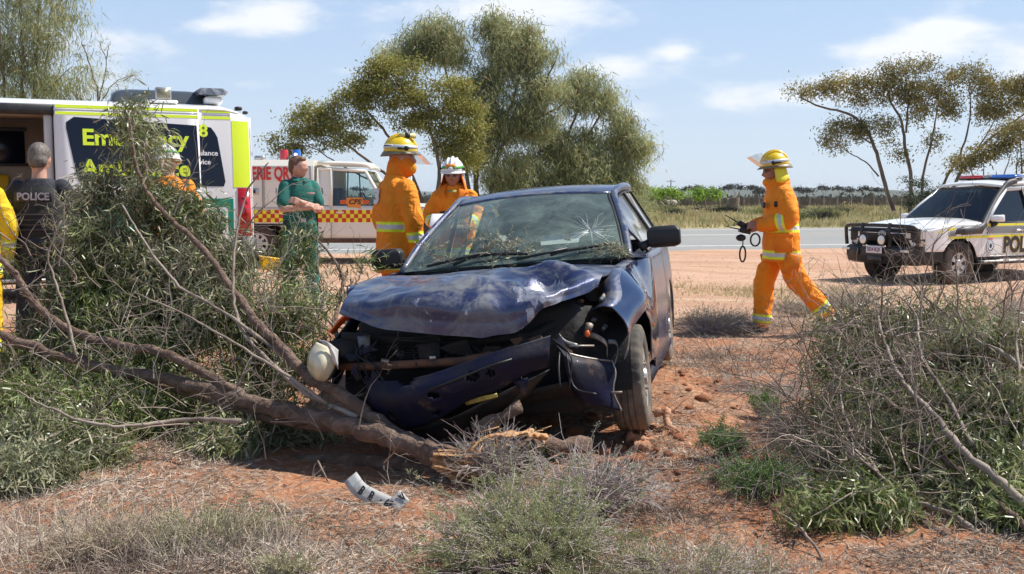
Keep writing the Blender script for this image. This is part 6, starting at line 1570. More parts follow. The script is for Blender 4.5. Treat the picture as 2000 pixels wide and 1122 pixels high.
flank_text('POLICE', .40, M_BLK2, pol, px_, 1.72, .70, 1, off=.009, offw=.045, sx=.86)
flank_text('POLICE', .40, mat('gold_edge', (.75, .55, .04), .4), pol, px_, 1.72, .70, 1, off=.005, offw=.075, sx=.86)
crest = MB().add(lathe([(.001, .004), (.13, .004), (.13, 0)], 24, Matrix.Diagonal((.82, 1, 1, 1)))).build('police_crest', mat('crest_blue', (.30, .38, .42), .4), pol, M=frame((HWp + .006, .80, .70), (0, 1, 0), (0, 0, 1)))
MB().add(lathe([(.045, .006), (.075, .006)], 20, Matrix.Diagonal((.82, 1, 1, 1)))).add(lathe([(.105, .006), (.125, .006)], 20, Matrix.Diagonal((.82, 1, 1, 1)))).build('crest_ring', M_TRIMW, crest)
MB().add(lathe([(.001, .006), (.04, .006)], 16, Matrix.Diagonal((.8, 1, 1, 1)))).build('crest_centre', M_BLK2, crest)
MB().add(box((0, .125, .003), (.10, .03, .006), .002)).build('crest_crown', M_REDP, crest)
# light bar, aerials
lbr = MB().add(box((0, 1.95, 1.955), (1.30, .24, .05), .02)).build('light_bar', M_BLKPL, pol)
MB().add(box((-.36, 1.95, 1.99), (.54, .27, .07), .03)).build('red_lens', M_REDL, lbr)
MB().add(box((.36, 1.95, 1.99), (.54, .27, .07), .03)).build('blue_lens', M_BLUEL, lbr)
MB().add(box((0, 1.95, 1.99), (.17, .25, .06), .02)).build('centre_lens', mat('smoke_lens', (.25, .25, .27), .2), lbr)
for x_ in (-.45, -.2, .30, .5): MB().add(box((x_, 2.05, 1.95), (.05, .30, .10), .01)).build('bar_foot', M_BLKPL, lbr)
MB().add(box((.05, 2.5, 2.02), (.75, .5, .05), .01)).build('roof_tray', M_GREYP, pol)
for (x_, y_, h_) in ((.28, 2.35, .62), (-.35, 2.2, .35), (.02, 2.1, .20)): MB().add(tube([(x_, y_, 1.9), (x_, y_, 1.9 + h_)], [.014, .006], 6)).build('aerial', M_BLKPL, pol)
MB().add(tube([(.30, -.78, 1.05), (.30, -.80, 1.12), (.30, -.80, 1.55)], [.014, .006, .004], 5)).build('aerial', M_BLKPL, pol)
# ---------------------------------------------------------------- people
# figure axes: x = the person's right, y = the way they face, z = up
M_SKIN = mat('skin', (.50, .26, .18), .5, col2=(.56, .32, .23), scale=12, bs=.08, bscale=80, bdist=.002)
M_SKIND = mat('tanned_skin', (.30, .13, .08), .5, col2=(.36, .17, .11), scale=12)
M_HAIR = mat('brown_hair', (.10, .045, .025), .55, col2=(.17, .085, .045), scale=40, stretch=(1, 1, .2), bs=.5, bscale=120, bdist=.004)
M_HAIRG = mat('grey_hair', (.09, .07, .055), .6, col2=(.18, .155, .135), scale=50, bs=.4, bscale=120, bdist=.003)
M_BLACKC = mat('navy_uniform', (.014, .016, .024), .85, col2=(.026, .028, .038), scale=6, bs=.35, bscale=26, bdist=.012)
M_VEST = mat('black_vest', (.010, .010, .011), .8, col2=(.022, .021, .020), scale=12, bs=.4, bscale=60)
M_TEAL = mat('teal_uniform', (.008, .105, .085), .85, col2=(.014, .15, .12), scale=5, bs=.3, bscale=22, bdist=.012)
M_BOOT = mat('black_boot', (.02, .018, .017), .5, dirt=(.28, .15, .09), dscale=10)
M_HELMY = mat('yellow_helmet', (.82, .55, .02), .28, coat=.5, dirt=(.45, .28, .08), dscale=9, dlo=.6, dhi=.85)
M_HELMW = mat('white_helmet', (.78, .78, .76), .25, coat=.5)
M_BRIM = mat('helmet_brim', (.20, .17, .10), .45)
M_REFL = mat('silver_tape', (.62, .64, .66), .35, .25)
M_TUNA = mat('orange_hood', (.84, .24, .006), .85, col2=(.72, .18, .005), scale=8, bs=.3, bscale=60)
M_YELHOOD = mat('yellow_neck_flap', (.78, .70, .05), .8, bs=.3, bscale=60)
M_VISOR = glass_mat('clear_visor', (.86, .88, .88), .05, .8, dust=.22, dustcol=(.75, .75, .75))
M_SHADE = mat('sunglass', (.006, .006, .008), .06, coat=1.0)
M_KHAKI = mat('khaki_shirt', (.42, .36, .10), .85, bs=.3, bscale=30)
M_LEATHER = mat('belt_leather', (.02, .018, .016), .5)
def hivis(name, base, base2, tape=True, edge=(.80, .95, .04)):
    m_, t_, b_ = nodes_of(name)
    c_ = lerp_col(t_, noise_fac(t_, 4, 5, .6, .3, .7), base, base2)
    if tape:
        at_ = _n(t_, 'ShaderNodeAttribute'); at_.attribute_name = 'band'
        l1 = _n(t_, 'ShaderNodeMath', operation='LESS_THAN'); t_.links.new(at_.outputs['Fac'], l1.inputs[0]); l1.inputs[1].default_value = .042
        l2 = _n(t_, 'ShaderNodeMath', operation='LESS_THAN'); t_.links.new(at_.outputs['Fac'], l2.inputs[0]); l2.inputs[1].default_value = .018
        c_ = lerp_col(t_, l1.outputs[0], c_, edge); c_ = lerp_col(t_, l2.outputs[0], c_, (.60, .61, .62))
    t_.links.new(c_, b_.inputs['Base Color']); b_.inputs['Roughness'].default_value = .8; b_.inputs['Sheen Weight'].default_value = .0
    w1 = noise_fac(t_, 9, 3, .5, .25, .75, dist=.8)
    n1 = bump(t_, b_, w1, .55, .03); bump(t_, b_, noise_fac(t_, 60, 3, .6, .2, .8), .2, .003, normal=n1)
    return m_
M_ORJ = hivis('orange_turnout_cloth', (.92, .295, .005), (.83, .235, .004))
M_YEJ = hivis('yellow_turnout_cloth', (.86, .58, .01), (.76, .48, .01))

def closest_param(P, A, rad):
    """distance over radius and arc length along polyline A for points P"""
    best = np.full(len(P), 1e9); arc = np.zeros(len(P)); s0 = 0
    for i in range(len(A) - 1):
        a, b_ = A[i], A[i + 1]; d = b_ - a; L = np.linalg.norm(d)
        t_ = np.clip(((P - a) @ d) / (L * L), -.3 if i == 0 else 0, 1.3 if i == len(A) - 2 else 1); q = np.clip(t_, 0, 1)
        dist = np.linalg.norm(P - (a + q[:, None] * d), axis=1) / (rad[i] + (rad[i + 1] - rad[i]) * q)
        k = dist < best; best[k] = dist[k]; arc[k] = s0 + t_[k] * L; s0 += L
    return best, arc
def sculpt(mb, voxel, wrinkle=0., wscale=9, limbs=None, smooth_it=3, deci=None, seed=0, fold=0.0):
    me = mb.mesh('m', [M_SKIN]); o = bpy.data.objects.new('m', me); SC.collection.objects.link(o)
    r_ = o.modifiers.new('r', 'REMESH'); r_.mode = 'VOXEL'; r_.voxel_size = voxel
    s_ = o.modifiers.new('s', 'SMOOTH'); s_.factor = .5; s_.iterations = smooth_it
    if deci:
        d_ = o.modifiers.new('d', 'DECIMATE'); d_.ratio = deci
    bpy.context.view_layer.update()
    m2 = bpy.data.meshes.new_from_object(o.evaluated_get(bpy.context.evaluated_depsgraph_get()))
    bpy.data.objects.remove(o)
    n = len(m2.vertices); P = np.zeros(n * 3, np.float32); m2.vertices.foreach_get('co', P); P = P.reshape(-1, 3).astype(float)
    N = np.zeros(n * 3, np.float32); m2.vertex_normals.foreach_get('vector', N); N = N.reshape(-1, 3)
    if limbs:
        best = np.full(n, 1e9); band = np.full(n, 9.0); ax = np.zeros(n)
        for (A, rad, bands) in limbs:
            bd, arc = closest_param(P, np.array(A, float), rad); k = bd < best; best[k] = bd[k]; ax[k] = arc[k]
            v = np.full(n, 9.0)
            for q in bands: v = np.minimum(v, np.abs(arc - q))
            band[k] = v[k]
        at_ = m2.attributes.new('band', 'FLOAT', 'POINT'); at_.data.foreach_set('value', band.astype(np.float32))
    if wrinkle:
        w = vnoise(P * wscale * [1, 1, 1.7] + seed * 5.1) + .6 * vnoise(P * wscale * 2.3 + seed)
        ridge = 1 - np.abs(vnoise(P * wscale * [.6, .6, 1.5] + 31 + seed)) * 2
        disp = wrinkle * (.6 * w + .7 * ridge ** 3 * fold)
        P = P + N * disp[:, None]
    m2.vertices.foreach_set('co', P.astype(np.float32).ravel())
    m2.polygons.foreach_set('use_smooth', np.ones(len(m2.polygons), bool)); m2.update()
    return m2
def head_mesh(c, yaw=0, pitch=0, s=1.06):
    """head with brow, nose, lips, chin and ears; faces +y"""
    n, m_ = 36, 30; ph = np.linspace(.02, np.pi - .02, m_); th = np.linspace(0, 2 * np.pi, n, endpoint=False)
    V = []
    for p in ph:
        z = -math.cos(p); r_ = math.sin(p)
        for a in th:
            x, y = r_ * math.cos(a), r_ * math.sin(a)
            jaw = 1 - .26 * max(0, -z) ** 1.3
            X = x * .077 * jaw; Y = y * (.098 if y > 0 else .100) * (1 - .10 * max(0, -z - .2) * (y < 0)); Z = z * .122
            if y > 0:
                f = y ** 3
                nose = math.exp(-(X / .013) ** 2) * (math.exp(-((Z + .022) / .016) ** 2) * .024 + math.exp(-((Z + .002) / .022) ** 2) * .011)
                eye = -math.exp(-((abs(X) - .030) / .015) ** 2 - ((Z - .012) / .012) ** 2) * .010
                brow = math.exp(-((Z - .032) / .010) ** 2) * .005
                lip = math.exp(-(X / .020) ** 2) * (math.exp(-((Z + .052) / .006) ** 2) + math.exp(-((Z + .064) / .007) ** 2)) * .006 - math.exp(-(X / .024) ** 2 - ((Z + .058) / .0035) ** 2) * .004
                chin = math.exp(-(X / .022) ** 2 - ((Z + .092) / .018) ** 2) * .012
                cheek = math.exp(-((abs(X) - .045) / .02) ** 2 - ((Z + .02) / .03) ** 2) * .004
                Y += f * (nose + eye + brow + lip + chin + cheek)
            V.append((X * s, Y * s, Z * s))
    V = np.array(V); 
    i = np.arange(m_ - 1)[:, None] * n; j = np.arange(n)[None, :]; j2 = (j + 1) % n
    F = [list(q) for q in np.stack([i + j, i + j2, i + n + j2, i + n + j], -1).reshape(-1, 4)] + [list(range(n))[::-1], list(range((m_ - 1) * n, m_ * n))]
    M_ = Matrix.Translation(c) @ Matrix.Rotation(yaw, 4, 'Z') @ Matrix.Rotation(pitch, 4, 'X')
    return V, F, M_
def hand(mb, w, d, up, side, curl=.6, s=1.0):
    """palm and five bent fingers from wrist w along d; up = back-of-hand normal; thumb on side"""
    d = np.array(d, float); d /= np.linalg.norm(d); up = np.array(up, float); up -= d * (up @ d); up /= np.linalg.norm(up); sd = np.cross(d, up) * side
    w = np.array(w, float)
    pts = []
    for k, wd in ((0, .026), (.04, .036), (.085, .042)):
        for a in (-1, 1):
            for b_ in (-.013, .014): pts.append(w + d * k * s + sd * a * wd * s + up * b_ * s)
    mb.add(hull([tuple(p) for p in pts]))
    for k, (o, L) in enumerate(((.030, .070), (.010, .080), (-.011, .074), (-.031, .058))):
        p = w + d * .075 * s + sd * o * s; P = [p]; dd = d.copy()
        for q, l_ in enumerate((.46, .30, .24)):
            dd = dd * math.cos(curl) - up * math.sin(curl); dd /= np.linalg.norm(dd); P.append(P[-1] + dd * L * l_ * s)
        mb.add(tube(P, [.0098 * s, .0092 * s, .0085 * s, .0072 * s], 7)).add(ell(P[-1], (.0073 * s,) * 3, 7, 5))
    p = w + d * .022 * s + sd * .028 * s; q = p + (d * .6 + sd * .8 - up * .25) * .034 * s; r_ = q + (d * .85 + sd * .15 - up * .5) * .030 * s; e = r_ + (d * .8 - sd * .1 - up * .6) * .022 * s
    mb.add(tube([p, q, r_, e], [.0135 * s, .012 * s, .0105 * s, .008 * s], 7))
def seg(mb, pts, rad, n=14, flat=None, ends=True):
    mb.add(tube(smooth_line(pts, 4), np.interp(np.linspace(0, len(pts) - 1, (len(pts) - 1) * 4 + 1), range(len(rad)), rad), n, flat=flat))
    if ends:
        mb.add(ell(pts[0], (rad[0],) * 3, 12, 8)); mb.add(ell(pts[-1], (rad[-1] * .98,) * 3, 12, 8))

def torso(mb, rows, p=2.3):
    mb.add(loft([ellring(c, rx, ry, 26, p) for c, rx, ry in rows]))

def build_person(label, loc, yaw, pose, kit, scale=1.0, group=None):
    """pose: joint positions (figure axes, metres); kit: clothing choice"""
    J = dict(sh=((-.17, 0, 1.40), (.17, 0, 1.40)), el=((-.25, -.02, 1.16), (.25, -.02, 1.16)), wr=((-.26, .06, .90), (.26, .06, .90)), hip=((-.10, 0, .93), (.10, 0, .93)),
             kn=((-.11, .02, .50), (.11, .02, .50)), an=((-.11, -.02, .09), (.11, -.02, .09)), head=(0, .01, 1.63), hyaw=0, hpitch=0, lean=(0, 0, 0), hdir=None, hup=None, curl=.5, feet=((0, 1, 0), (0, 1, 0)))
    J.update(pose)
    root = thing('person', label, 'person', M=Matrix.Translation(loc) @ Matrix.Rotation(yaw, 4, 'Z') @ Matrix.Diagonal((scale, scale, scale, 1)), group=group)
    L_ = J['lean']; ln = lambda z: (L_[0] * max(0, z - .95), L_[1] * max(0, z - .95))
    skin = kit.get('skin', M_SKIN)
    # body: one continuous skin
    mb = MB(); hV, hF, hM = head_mesh(J['head'], J['hyaw'], J['hpitch']); mb.add((hV, hF), 0, hM)
    H = np.array(J['head']); nb = np.array((ln(1.45)[0], ln(1.45)[1], 1.45))
    mb.add(tube([tuple(nb + [0, -.01, -.06]), tuple((nb + H) / 2 + [0, -.012, 0]), tuple(H + [0, -.018, -.03])], [.066, .056, .056], 14))
    for sg in (-1, 1):
        e_ = hM @ Vector((sg * .078, -.008, .0)); mb.add(ell(e_, (.011, .020, .032), 10, 8))
    bw = kit.get('w', 1.0)
    torso(mb, [((ln(z)[0], ln(z)[1], z), rx * bw, ry * bw) for z, rx, ry in ((.90, .14, .10), (1.05, .13, .095), (1.25, .15, .11), (1.40, .16, .10), (1.46, .09, .07))])
    for k in (0, 1):
        seg(mb, [J['sh'][k], J['el'][k]], [.048, .042]); seg(mb, [J['el'][k], J['wr'][k]], [.042, .030])
        seg(mb, [J['hip'][k], J['kn'][k]], [.085, .058]); seg(mb, [J['kn'][k], J['an'][k]], [.056, .042])
        wr = np.array(J['wr'][k]); el = np.array(J['el'][k]); hd = J['hdir'][k] if J['hdir'] else (wr - el); hu = J['hup'][k] if J['hup'] else ((-1, .2, .1) if k == 0 else (1, .2, .1))
        cl_ = J['curl'] if np.isscalar(J['curl']) else J['curl'][k]
        hand(mb, wr, hd, hu, (1 if k == 0 else -1) * -1, cl_)
    bme = sculpt(mb, .0075, smooth_it=2, deci=.35); bme.materials.clear(); bme.materials.append(skin)
    bme.name = 'body'; link('body', bme, root)
    # eyes
    if kit.get('eyes', True):
        for sg in (-1, 1):
            link('eye', MB().add(ell(hM @ Vector((sg * .029, .083, .012)), (.009, .006, .005), 10, 7)).mesh('eye', M_SHADE), root)
    gr_, tr_ = kit.get('jacket'), kit.get('trousers')
    if tr_:
        tm, legr, bands = tr_
        mb = MB(); limbs = []
        for k in (0, 1):
            hp_, kn, an = map(np.array, (J['hip'][k], J['kn'][k], J['an'][k]))
            rr_ = [legr * 1.12, legr * 1.0, legr * .92, legr * .86, legr * .88]
            A_ = [hp_, (hp_ + kn) / 2, kn + [0, 0, 0], (kn + an) / 2 + [0, 0, 0], an + (kn - an) * .08]
            seg(mb, [tuple(a) for a in A_], rr_); limbs.append(([kn, an], [legr, legr], [float(np.linalg.norm(kn - an) - .055)] if bands else []))
            limbs.append(([hp_, kn], [legr * 1.1, legr], []))
        torso(mb, [((0, 0, .86), .155 * bw, .115 * bw), ((0, 0, .95), .165 * bw, .125 * bw), ((ln(1.06)[0], ln(1.06)[1], 1.06), .150 * bw, .115 * bw)])
        me = sculpt(mb, .012, wrinkle=kit.get('wr', .009), wscale=7, limbs=limbs, seed=hash(label) % 7 if False else len(label) % 7, fold=.9); me.materials.clear(); me.materials.append(tm); me.name = 'trousers'; link('trousers', me, root)
    if gr_:
        jm, g_ = gr_[0], gr_[1]
        mb = MB(); hz = g_['hem']; sl = g_['sleeve']; jw = g_.get('w', 1.0); limbs = []
        rows = [((0 + ln(z)[0], 0 + ln(z)[1], z), rx * jw, ry * jw) for z, rx, ry in ((hz, .215, .165), (hz + .02, .215, .165), (1.0, .205, .155), (1.12, .20, .15), (1.28, .20, .15), (1.36, .185, .135), (1.43, .145, .11), (1.48, .10, .09)) if z >= hz]
        torso(mb, rows, 2.4)
        if g_.get('collar'): mb.add(tube([tuple(nb + [0, -.01, -.04]), tuple(nb + [0, .0, .06])], [.105, .088], 18))
        limbs.append(([(0, 0, hz), (0, 0, 1.6)], [.20, .20], [b_ - hz for b_ in g_.get('bands', [])]))
        for k in (0, 1):
            sh, el, wr = map(np.array, (J['sh'][k], J['el'][k], J['wr'][k]))
            if g_.get('short'):
                e2 = sh + (el - sh) * .72; seg(mb, [tuple(sh), tuple(e2)], [sl * .98, sl * 1.05])
            else:
                w2 = el + (wr - el) * .93
                seg(mb, [tuple(sh), tuple((sh + el) / 2), tuple(el), tuple((el + w2) / 2), tuple(w2)], [sl * 1.08, sl * 1.08, sl * 1.02, sl * .90, sl * .80])
                limbs.append(([sh, el], [sl * 1.2, sl], [])); fl_ = float(np.linalg.norm(w2 - el)); limbs.append(([el, w2], [sl * 1.1, sl * .9], [fl_ * g_.get('cuff', .5)] if g_.get('bands') else []))
        me = sculpt(mb, .0115, wrinkle=g_.get('wr', .010), wscale=6, limbs=limbs, seed=len(label) % 5, fold=.9); me.materials.clear(); me.materials.append(jm); me.name = g_['name']
        jo = link(g_['name'], me, root)
        root['_j'] = 1; del root['_j']
    # boots
    for k in (0, 1):
        an = np.array(J['an'][k]); fd = np.array(J['feet'][k], float); fd /= np.linalg.norm(fd); bm_ = MB()
        seg(bm_, [tuple(an + [0, 0, .12]), tuple(an + [0, 0, .0])], [.052, .052]); upv = np.array([0, 0, 1.])
        bm_.add(hull([tuple(an + fd * a_ + np.cross(fd, upv) * b_ + np.array([0, 0, c_])) for a_, w_, c0, c1 in ((-.07, .036, -.085, .02), (.02, .045, -.085, .03), (.12, .050, -.085, -.02), (.19, .034, -.085, -.045)) for b_ in (-w_, w_) for c_ in (c0, c1)]))
        me = sculpt(bm_, .010, deci=.5); me.materials.clear(); me.materials.append(kit.get('boot', M_BOOT)); me.name = 'boot'; link('boot', me, root)
    return root, hM, J
def helmet(root, hM, shell, up=.045, tilt=.05, visor=0.0, flap=None, torch=False, badge=None, shades=False, name=None):
    M_ = hM @ Matrix.Translation((0, -.012, up)) @ Matrix.Rotation(tilt, 4, 'X')
    prof = []
    V = []
    n = 40; th = np.linspace(0, 2 * np.pi, n, endpoint=False); rings = []
    for p in np.linspace(0, np.pi / 2 * .97, 10):
        r_ = math.cos(p); z = math.sin(p)
        rg_ = 1 + .03 * (np.abs(np.sin(th * 1)) < .25) * (np.abs(np.cos(th)) > 0)
        rings.append(np.stack([r_ * .118 * np.cos(th) * rg_, r_ * .145 * np.sin(th), z * .150 + 0 * th], -1))
    h = MB().add(loft(rings[::1], True)).build('helmet', shell, root, M=M_)
    # raised ribs over the crown
    for sx in (-.045, 0, .045):
        P = [(sx, -.140 * math.cos(a) * math.sqrt(1 - (sx / .118) ** 2), .152 * math.sin(a) * math.sqrt(1 - (sx / .118) ** 2) + .002) for a in np.linspace(.25, math.pi - .25, 12)]
        MB().add(tube(P, .010 if sx else .012, 7)).build('helmet_rib', shell, h)
    br = [np.stack([a_ * np.cos(th), b_ * np.sin(th) + (0.0 if np.isscalar(b_) else 0), z_ - .020 * (np.sin(th) < 0) * k * np.abs(np.sin(th))], -1) for (a_, b_, z_, k) in ((.112, .140, .012, 0), (.122, .150, .006, 0), (.135, .171, -.008, 1), (.135, .171, -.014, 1), (.118, .146, -.006, 0))]
    MB().add(loft(br, False)).build('helmet_brim', M_BRIM if shell is M_HELMY else shell, h)
    MB().add(loft([np.stack([(.119 + d_) * math.cos(c_) * np.cos(th), (.146 + d_) * math.cos(c_) * np.sin(th), .150 * math.sin(c_) + 0 * th], -1) for (d_, c_) in ((.001, .24), (.005, .26), (.005, .42), (.001, .44))], False)).build('reflective_strip' if shell is M_HELMY else 'green_strip', M_REFL if shell is M_HELMY else mat('green_band', (.08, .35, .05), .5), h)
    for sg in (-1, 1):
        MB().add(lathe([(.001, .012), (.017, .012), (.021, .0)], 14, Matrix.Translation((sg * .123, .035, .035)) @ Matrix.Rotation(sg * math.pi / 2, 4, 'Y'))).add(box((sg * .125, -.01, .032), (.008, .06, .018), .003)).build('visor_pivot', M_BLKPL, h)
    if visor:
        e = visor; Vz = [[(.128 * math.cos(a), .155 * math.sin(a) + .15 * k * math.cos(e) * (.35 + .65 * math.sin(a)), .015 + .15 * k * math.sin(e) + (.05 * (1 - math.sin(a)) * k if e > 0 else 0)) for k in np.linspace(0, 1, 5)] for a in np.linspace(math.pi * .14, math.pi * .86, 15)]
        MB().add(sheet(Vz)).build('visor', M_VISOR, h)
    if torch:
        MB().add(tube([(.045, -.02, .145), (.045, .12, .14)], [.018, .021], 12)).build('torch', mat('torch_yellow', (.75, .65, .25), .35), h)
        MB().add(tube([(.045, .03, .145), (.045, .07, .143)], .023, 12)).build('torch_clip', M_BLKPL, h)
    if badge == 'front':
        fb_ = frame((0, .135, .070), (-1, 0, 0), (0, -.62, .78))
        MB().add(prism([(-.05, -.012), (.05, -.012), (.06, .012), (.03, .022), (-.03, .022), (-.06, .012)], .004)).build('badge', M_ORNG, h, M=fb_)
        MB().add(lathe([(.001, .004), (.025, .004), (.028, 0)], 16)).build('badge_disc', M_TRIMW, h, M=frame((0, .150, .035), (-1, 0, 0), (0, -.2, 1)))
    return h
def on_body(root, p, ux, uy): return frame(p, ux, uy)

JK = dict(name='jacket', hem=.70, sleeve=.078, collar=True, bands=[.78, 1.09], cuff=.55)
# --- firefighter beside the car's far door, seen from behind his left shoulder... facing right
p8 = at(778, 703, 8.5)
r1, hM1, J1 = build_person('masked firefighter in orange coat and yellow helmet standing beside the blue wreck', (p8.x, 8.5, gz(p8.x, 8.5)), R(-58),
    dict(sh=((-.175, 0, 1.405), (.175, 0, 1.405)), el=((-.255, -.03, 1.13), (.27, .02, 1.15)), wr=((-.25, .14, .93), (.27, .06, .88)), head=(0, .05, 1.655), hyaw=R(-20), hpitch=R(-4), lean=(0, -.03, 0)),
    dict(jacket=(M_ORJ, dict(JK, w=1.0)), trousers=(M_ORJ, .098, True), eyes=False), .99)
helmet(r1, hM1, M_HELMY, visor=-.75, torch=True)
# hood and face mask
hd_ = MB(); hd_.add(ell((0, 0, 0), (.092, .108, .10), 20, 14)).add(ell((0, .055, -.055), (.065, .06, .06), 16, 10)).add(tube([(0, -.035, -.02), (0, -.05, -.10), (0, -.03, -.16)], [.080, .078, .090], 18))
me = sculpt(hd_, .010, wrinkle=.004, wscale=14); me.materials.clear(); me.materials.append(M_TUNA); link('hood', me, r1, hM1 @ Matrix.Translation((0, 0, -.035)))
MB().add(ell((0, 0, 0), (.058, .035, .050), 16, 10)).build('face_mask', mat('mask_orange', (.90, .40, .01), .8, bs=.3, bscale=50), r1, M=hM1 @ Matrix.Translation((0, .095, -.075)))
obj_text('3', .17, M_REFL, r1, frame((-.035, -.168, 1.335), (.99, .10, 0), (0, .10, 1)), name='coat_number', off=.05)
nsM = hM1 @ Matrix.Translation((.078, -.128, .092)) @ Matrix.Rotation(R(38), 4, 'Z') @ Matrix.Rotation(-.45, 4, 'X')
nst = MB().add(box((0, 0, 0), (.095, .003, .032), .001)).build('name_strip', M_TRIMW, r1, M=nsM)
obj_text('ARNOLD', .022, M_BLKPL, nst, frame((0, -.003, 0), (1, 0, 0), (0, 0, 1)))
# --- firefighter in the white helmet
p11 = at(890, 640, 11.0)
r2, hM2, J2 = build_person('firefighter in white helmet, sunglasses and open orange coat looking down behind the wreck', (p11.x, 11.0, gz(p11.x, 11.0)), R(174),
    dict(sh=((-.175, .06, 1.36), (.175, .06, 1.36)), el=((-.27, .10, 1.15), (.27, .10, 1.15)), wr=((-.16, .32, 1.05), (.16, .32, 1.05)), head=(.0, .14, 1.59), hpitch=R(-6), lean=(0, .16, 0)),
    dict(jacket=(M_ORJ, dict(JK, w=1.05)), trousers=(M_ORJ, .098, True), skin=M_SKIND, eyes=False), .985)
helmet(r2, hM2, M_HELMW, badge='front', tilt=.0)
fl_ = MB(); fl_.add(loft([np.stack([(.095 + .07 * k) * np.cos(a_), (.10 + .05 * k) * np.sin(a_) , -.02 - .17 * k + 0 * a_], -1) for k in (0, .33, .66, 1) for a_ in [np.linspace(math.pi * .92, math.pi * 2.08, 20)]], False))
V_, F_ = fl_.v[0], None
rows = [np.stack([(.100 + .06 * k) * np.cos(a_), (.108 + .05 * k) * np.sin(a_), .02 - .20 * k + .01 * np.sin(a_ * 6) * k], -1) for k in (0, .25, .5, .75, 1) for a_ in [np.linspace(math.pi * .90, math.pi * 2.10, 22)]]
MB().add(sheet(rows, .006)).build('neck_flap', M_TUNA, r2, M=hM2)
def shades(root, hM, wrap=False):
    g_ = MB()
    for sg in (-1, 1):
        g_.add(ell((sg * .031, .092, .012), (.026, .010, .017), 14, 9)); g_.add(box((sg * .068, .045, .016), (.006, .10, .010), .002))
    g_.add(box((0, .100, .016), (.02, .006, .006), .002)); return g_.build('sunglasses', M_SHADE, root, M=hM)
shades(r2, hM2)
MB().add(hull([(x_, .195 + .03 * (1.30 - z_), z_) for x_, z_ in ((-.055, 1.44), (.055, 1.44), (.035, 1.22), (-.035, 1.22), (0, 1.05))] + [(x_, .14, z_) for x_, z_ in ((-.06, 1.45), (.06, 1.45), (0, 1.05))])).build('shirt_front', M_KHAKI, r2)
for sg in (-1, 1):
    MB().add(sheet(grid_cr([[(sg * .05, .155, 1.50), (sg * .12, .10, 1.50)], [(sg * .075, .215, 1.42), (sg * .16, .17, 1.43)], [(sg * .05, .235, 1.34), (sg * .12, .215, 1.37)]], 4, 4), .012)).build('collar_wing', M_TUNA, r2)
MB().add(box((.10, .20, 1.20), (.07, .02, .02), .005)).build('pocket_clip', M_BLKPL, r2)
# clipboard in his hand
MB().add(box((0, 0, 0), (.15, .010, .21), .004)).build('held_clipboard', M_TRIMW, r2, M=Matrix.Translation((.12, .42, 1.12)) @ Matrix.Rotation(.9, 4, 'X'))
# --- paramedic in teal, arms folded
p12 = at(588, 588, 12.0)
r3, hM3, J3 = build_person('paramedic in teal short-sleeved uniform standing with folded arms and looking away beside the fire truck', (p12.x, 12.0, gz(p12.x, 12.0)), R(-152),
    dict(sh=((-.16, 0, 1.385), (.16, 0, 1.385)), el=((-.225, .09, 1.12), (.225, .09, 1.12)), wr=((.05, .25, 1.20), (-.06, .27, 1.14)), head=(0, .01, 1.60), hyaw=R(42), hpitch=R(2), hdir=((.95, -.1, .25), (-.95, -.15, .05)), hup=((0, 1, .2), (0, 1, .3)), curl=.35,
         hip=((-.10, 0, .92), (.10, 0, .92)), kn=((-.13, .02, .50), (.13, .02, .50)), an=((-.15, -.02, .09), (.14, .0, .09)), feet=((-.3, 1, 0), (.3, 1, 0))),
    dict(jacket=(M_TEAL, dict(name='shirt', hem=.93, sleeve=.076, short=True, w=.93, wr=.007)), trousers=(M_TEAL, .095, False), eyes=True, w=1.05), .995)
hr_ = MB(); hr_.add(ell((0, -.018, .030), (.090, .105, .108), 20, 14)).add(ell((0, -.055, -.02), (.078, .065, .08), 16, 10)).add(ell((0, .055, .085), (.062, .048, .030), 12, 8))
me = sculpt(hr_, .008, wrinkle=.006, wscale=22); me.materials.clear(); me.materials.append(M_HAIR); link('hair', me, r3, hM3 @ Matrix.Translation((0, -.008, .012)))
MB().add(loft([ellring((0, 0, z), .190, .145, 26, 2.3) for z in (.965, .985, 1.01)], False)).build('belt', M_LEATHER, r3)
MB().add(box((0, .152, .987), (.06, .01, .045), .008)).build('belt_buckle', M_STEELB, r3)
MB().add(box((.175, .05, .93), (.06, .07, .14), .015)).add(tube([(.17, .03, .98), (.17, .03, 1.12)], .006, 5)).build('belt_radio', M_BLKPL, r3)
for sg in (-1, 1):
    MB().add(sheet(grid_cr([[(sg * .02, .085, 1.475), (sg * .08, .02, 1.49)], [(sg * .035, .125, 1.43), (sg * .11, .075, 1.445)]], 4, 4), .008)).build('collar_wing', M_TEAL, r3)
    MB().add(prism([(-.035, .04), (.035, .04), (.035, -.01), (0, -.045), (-.035, -.01)], .004)).build('shoulder_patch', M_GREYP, r3, M=frame((sg * .272, .02, 1.33), (0, 1 * sg, 0), (sg * -.1, 0, 1)))
MB().add(box((-.09, .168, 1.30), (.10, .008, .02), .003)).build('name_tape', mat('pink_tape', (.45, .25, .25), .7), r3)
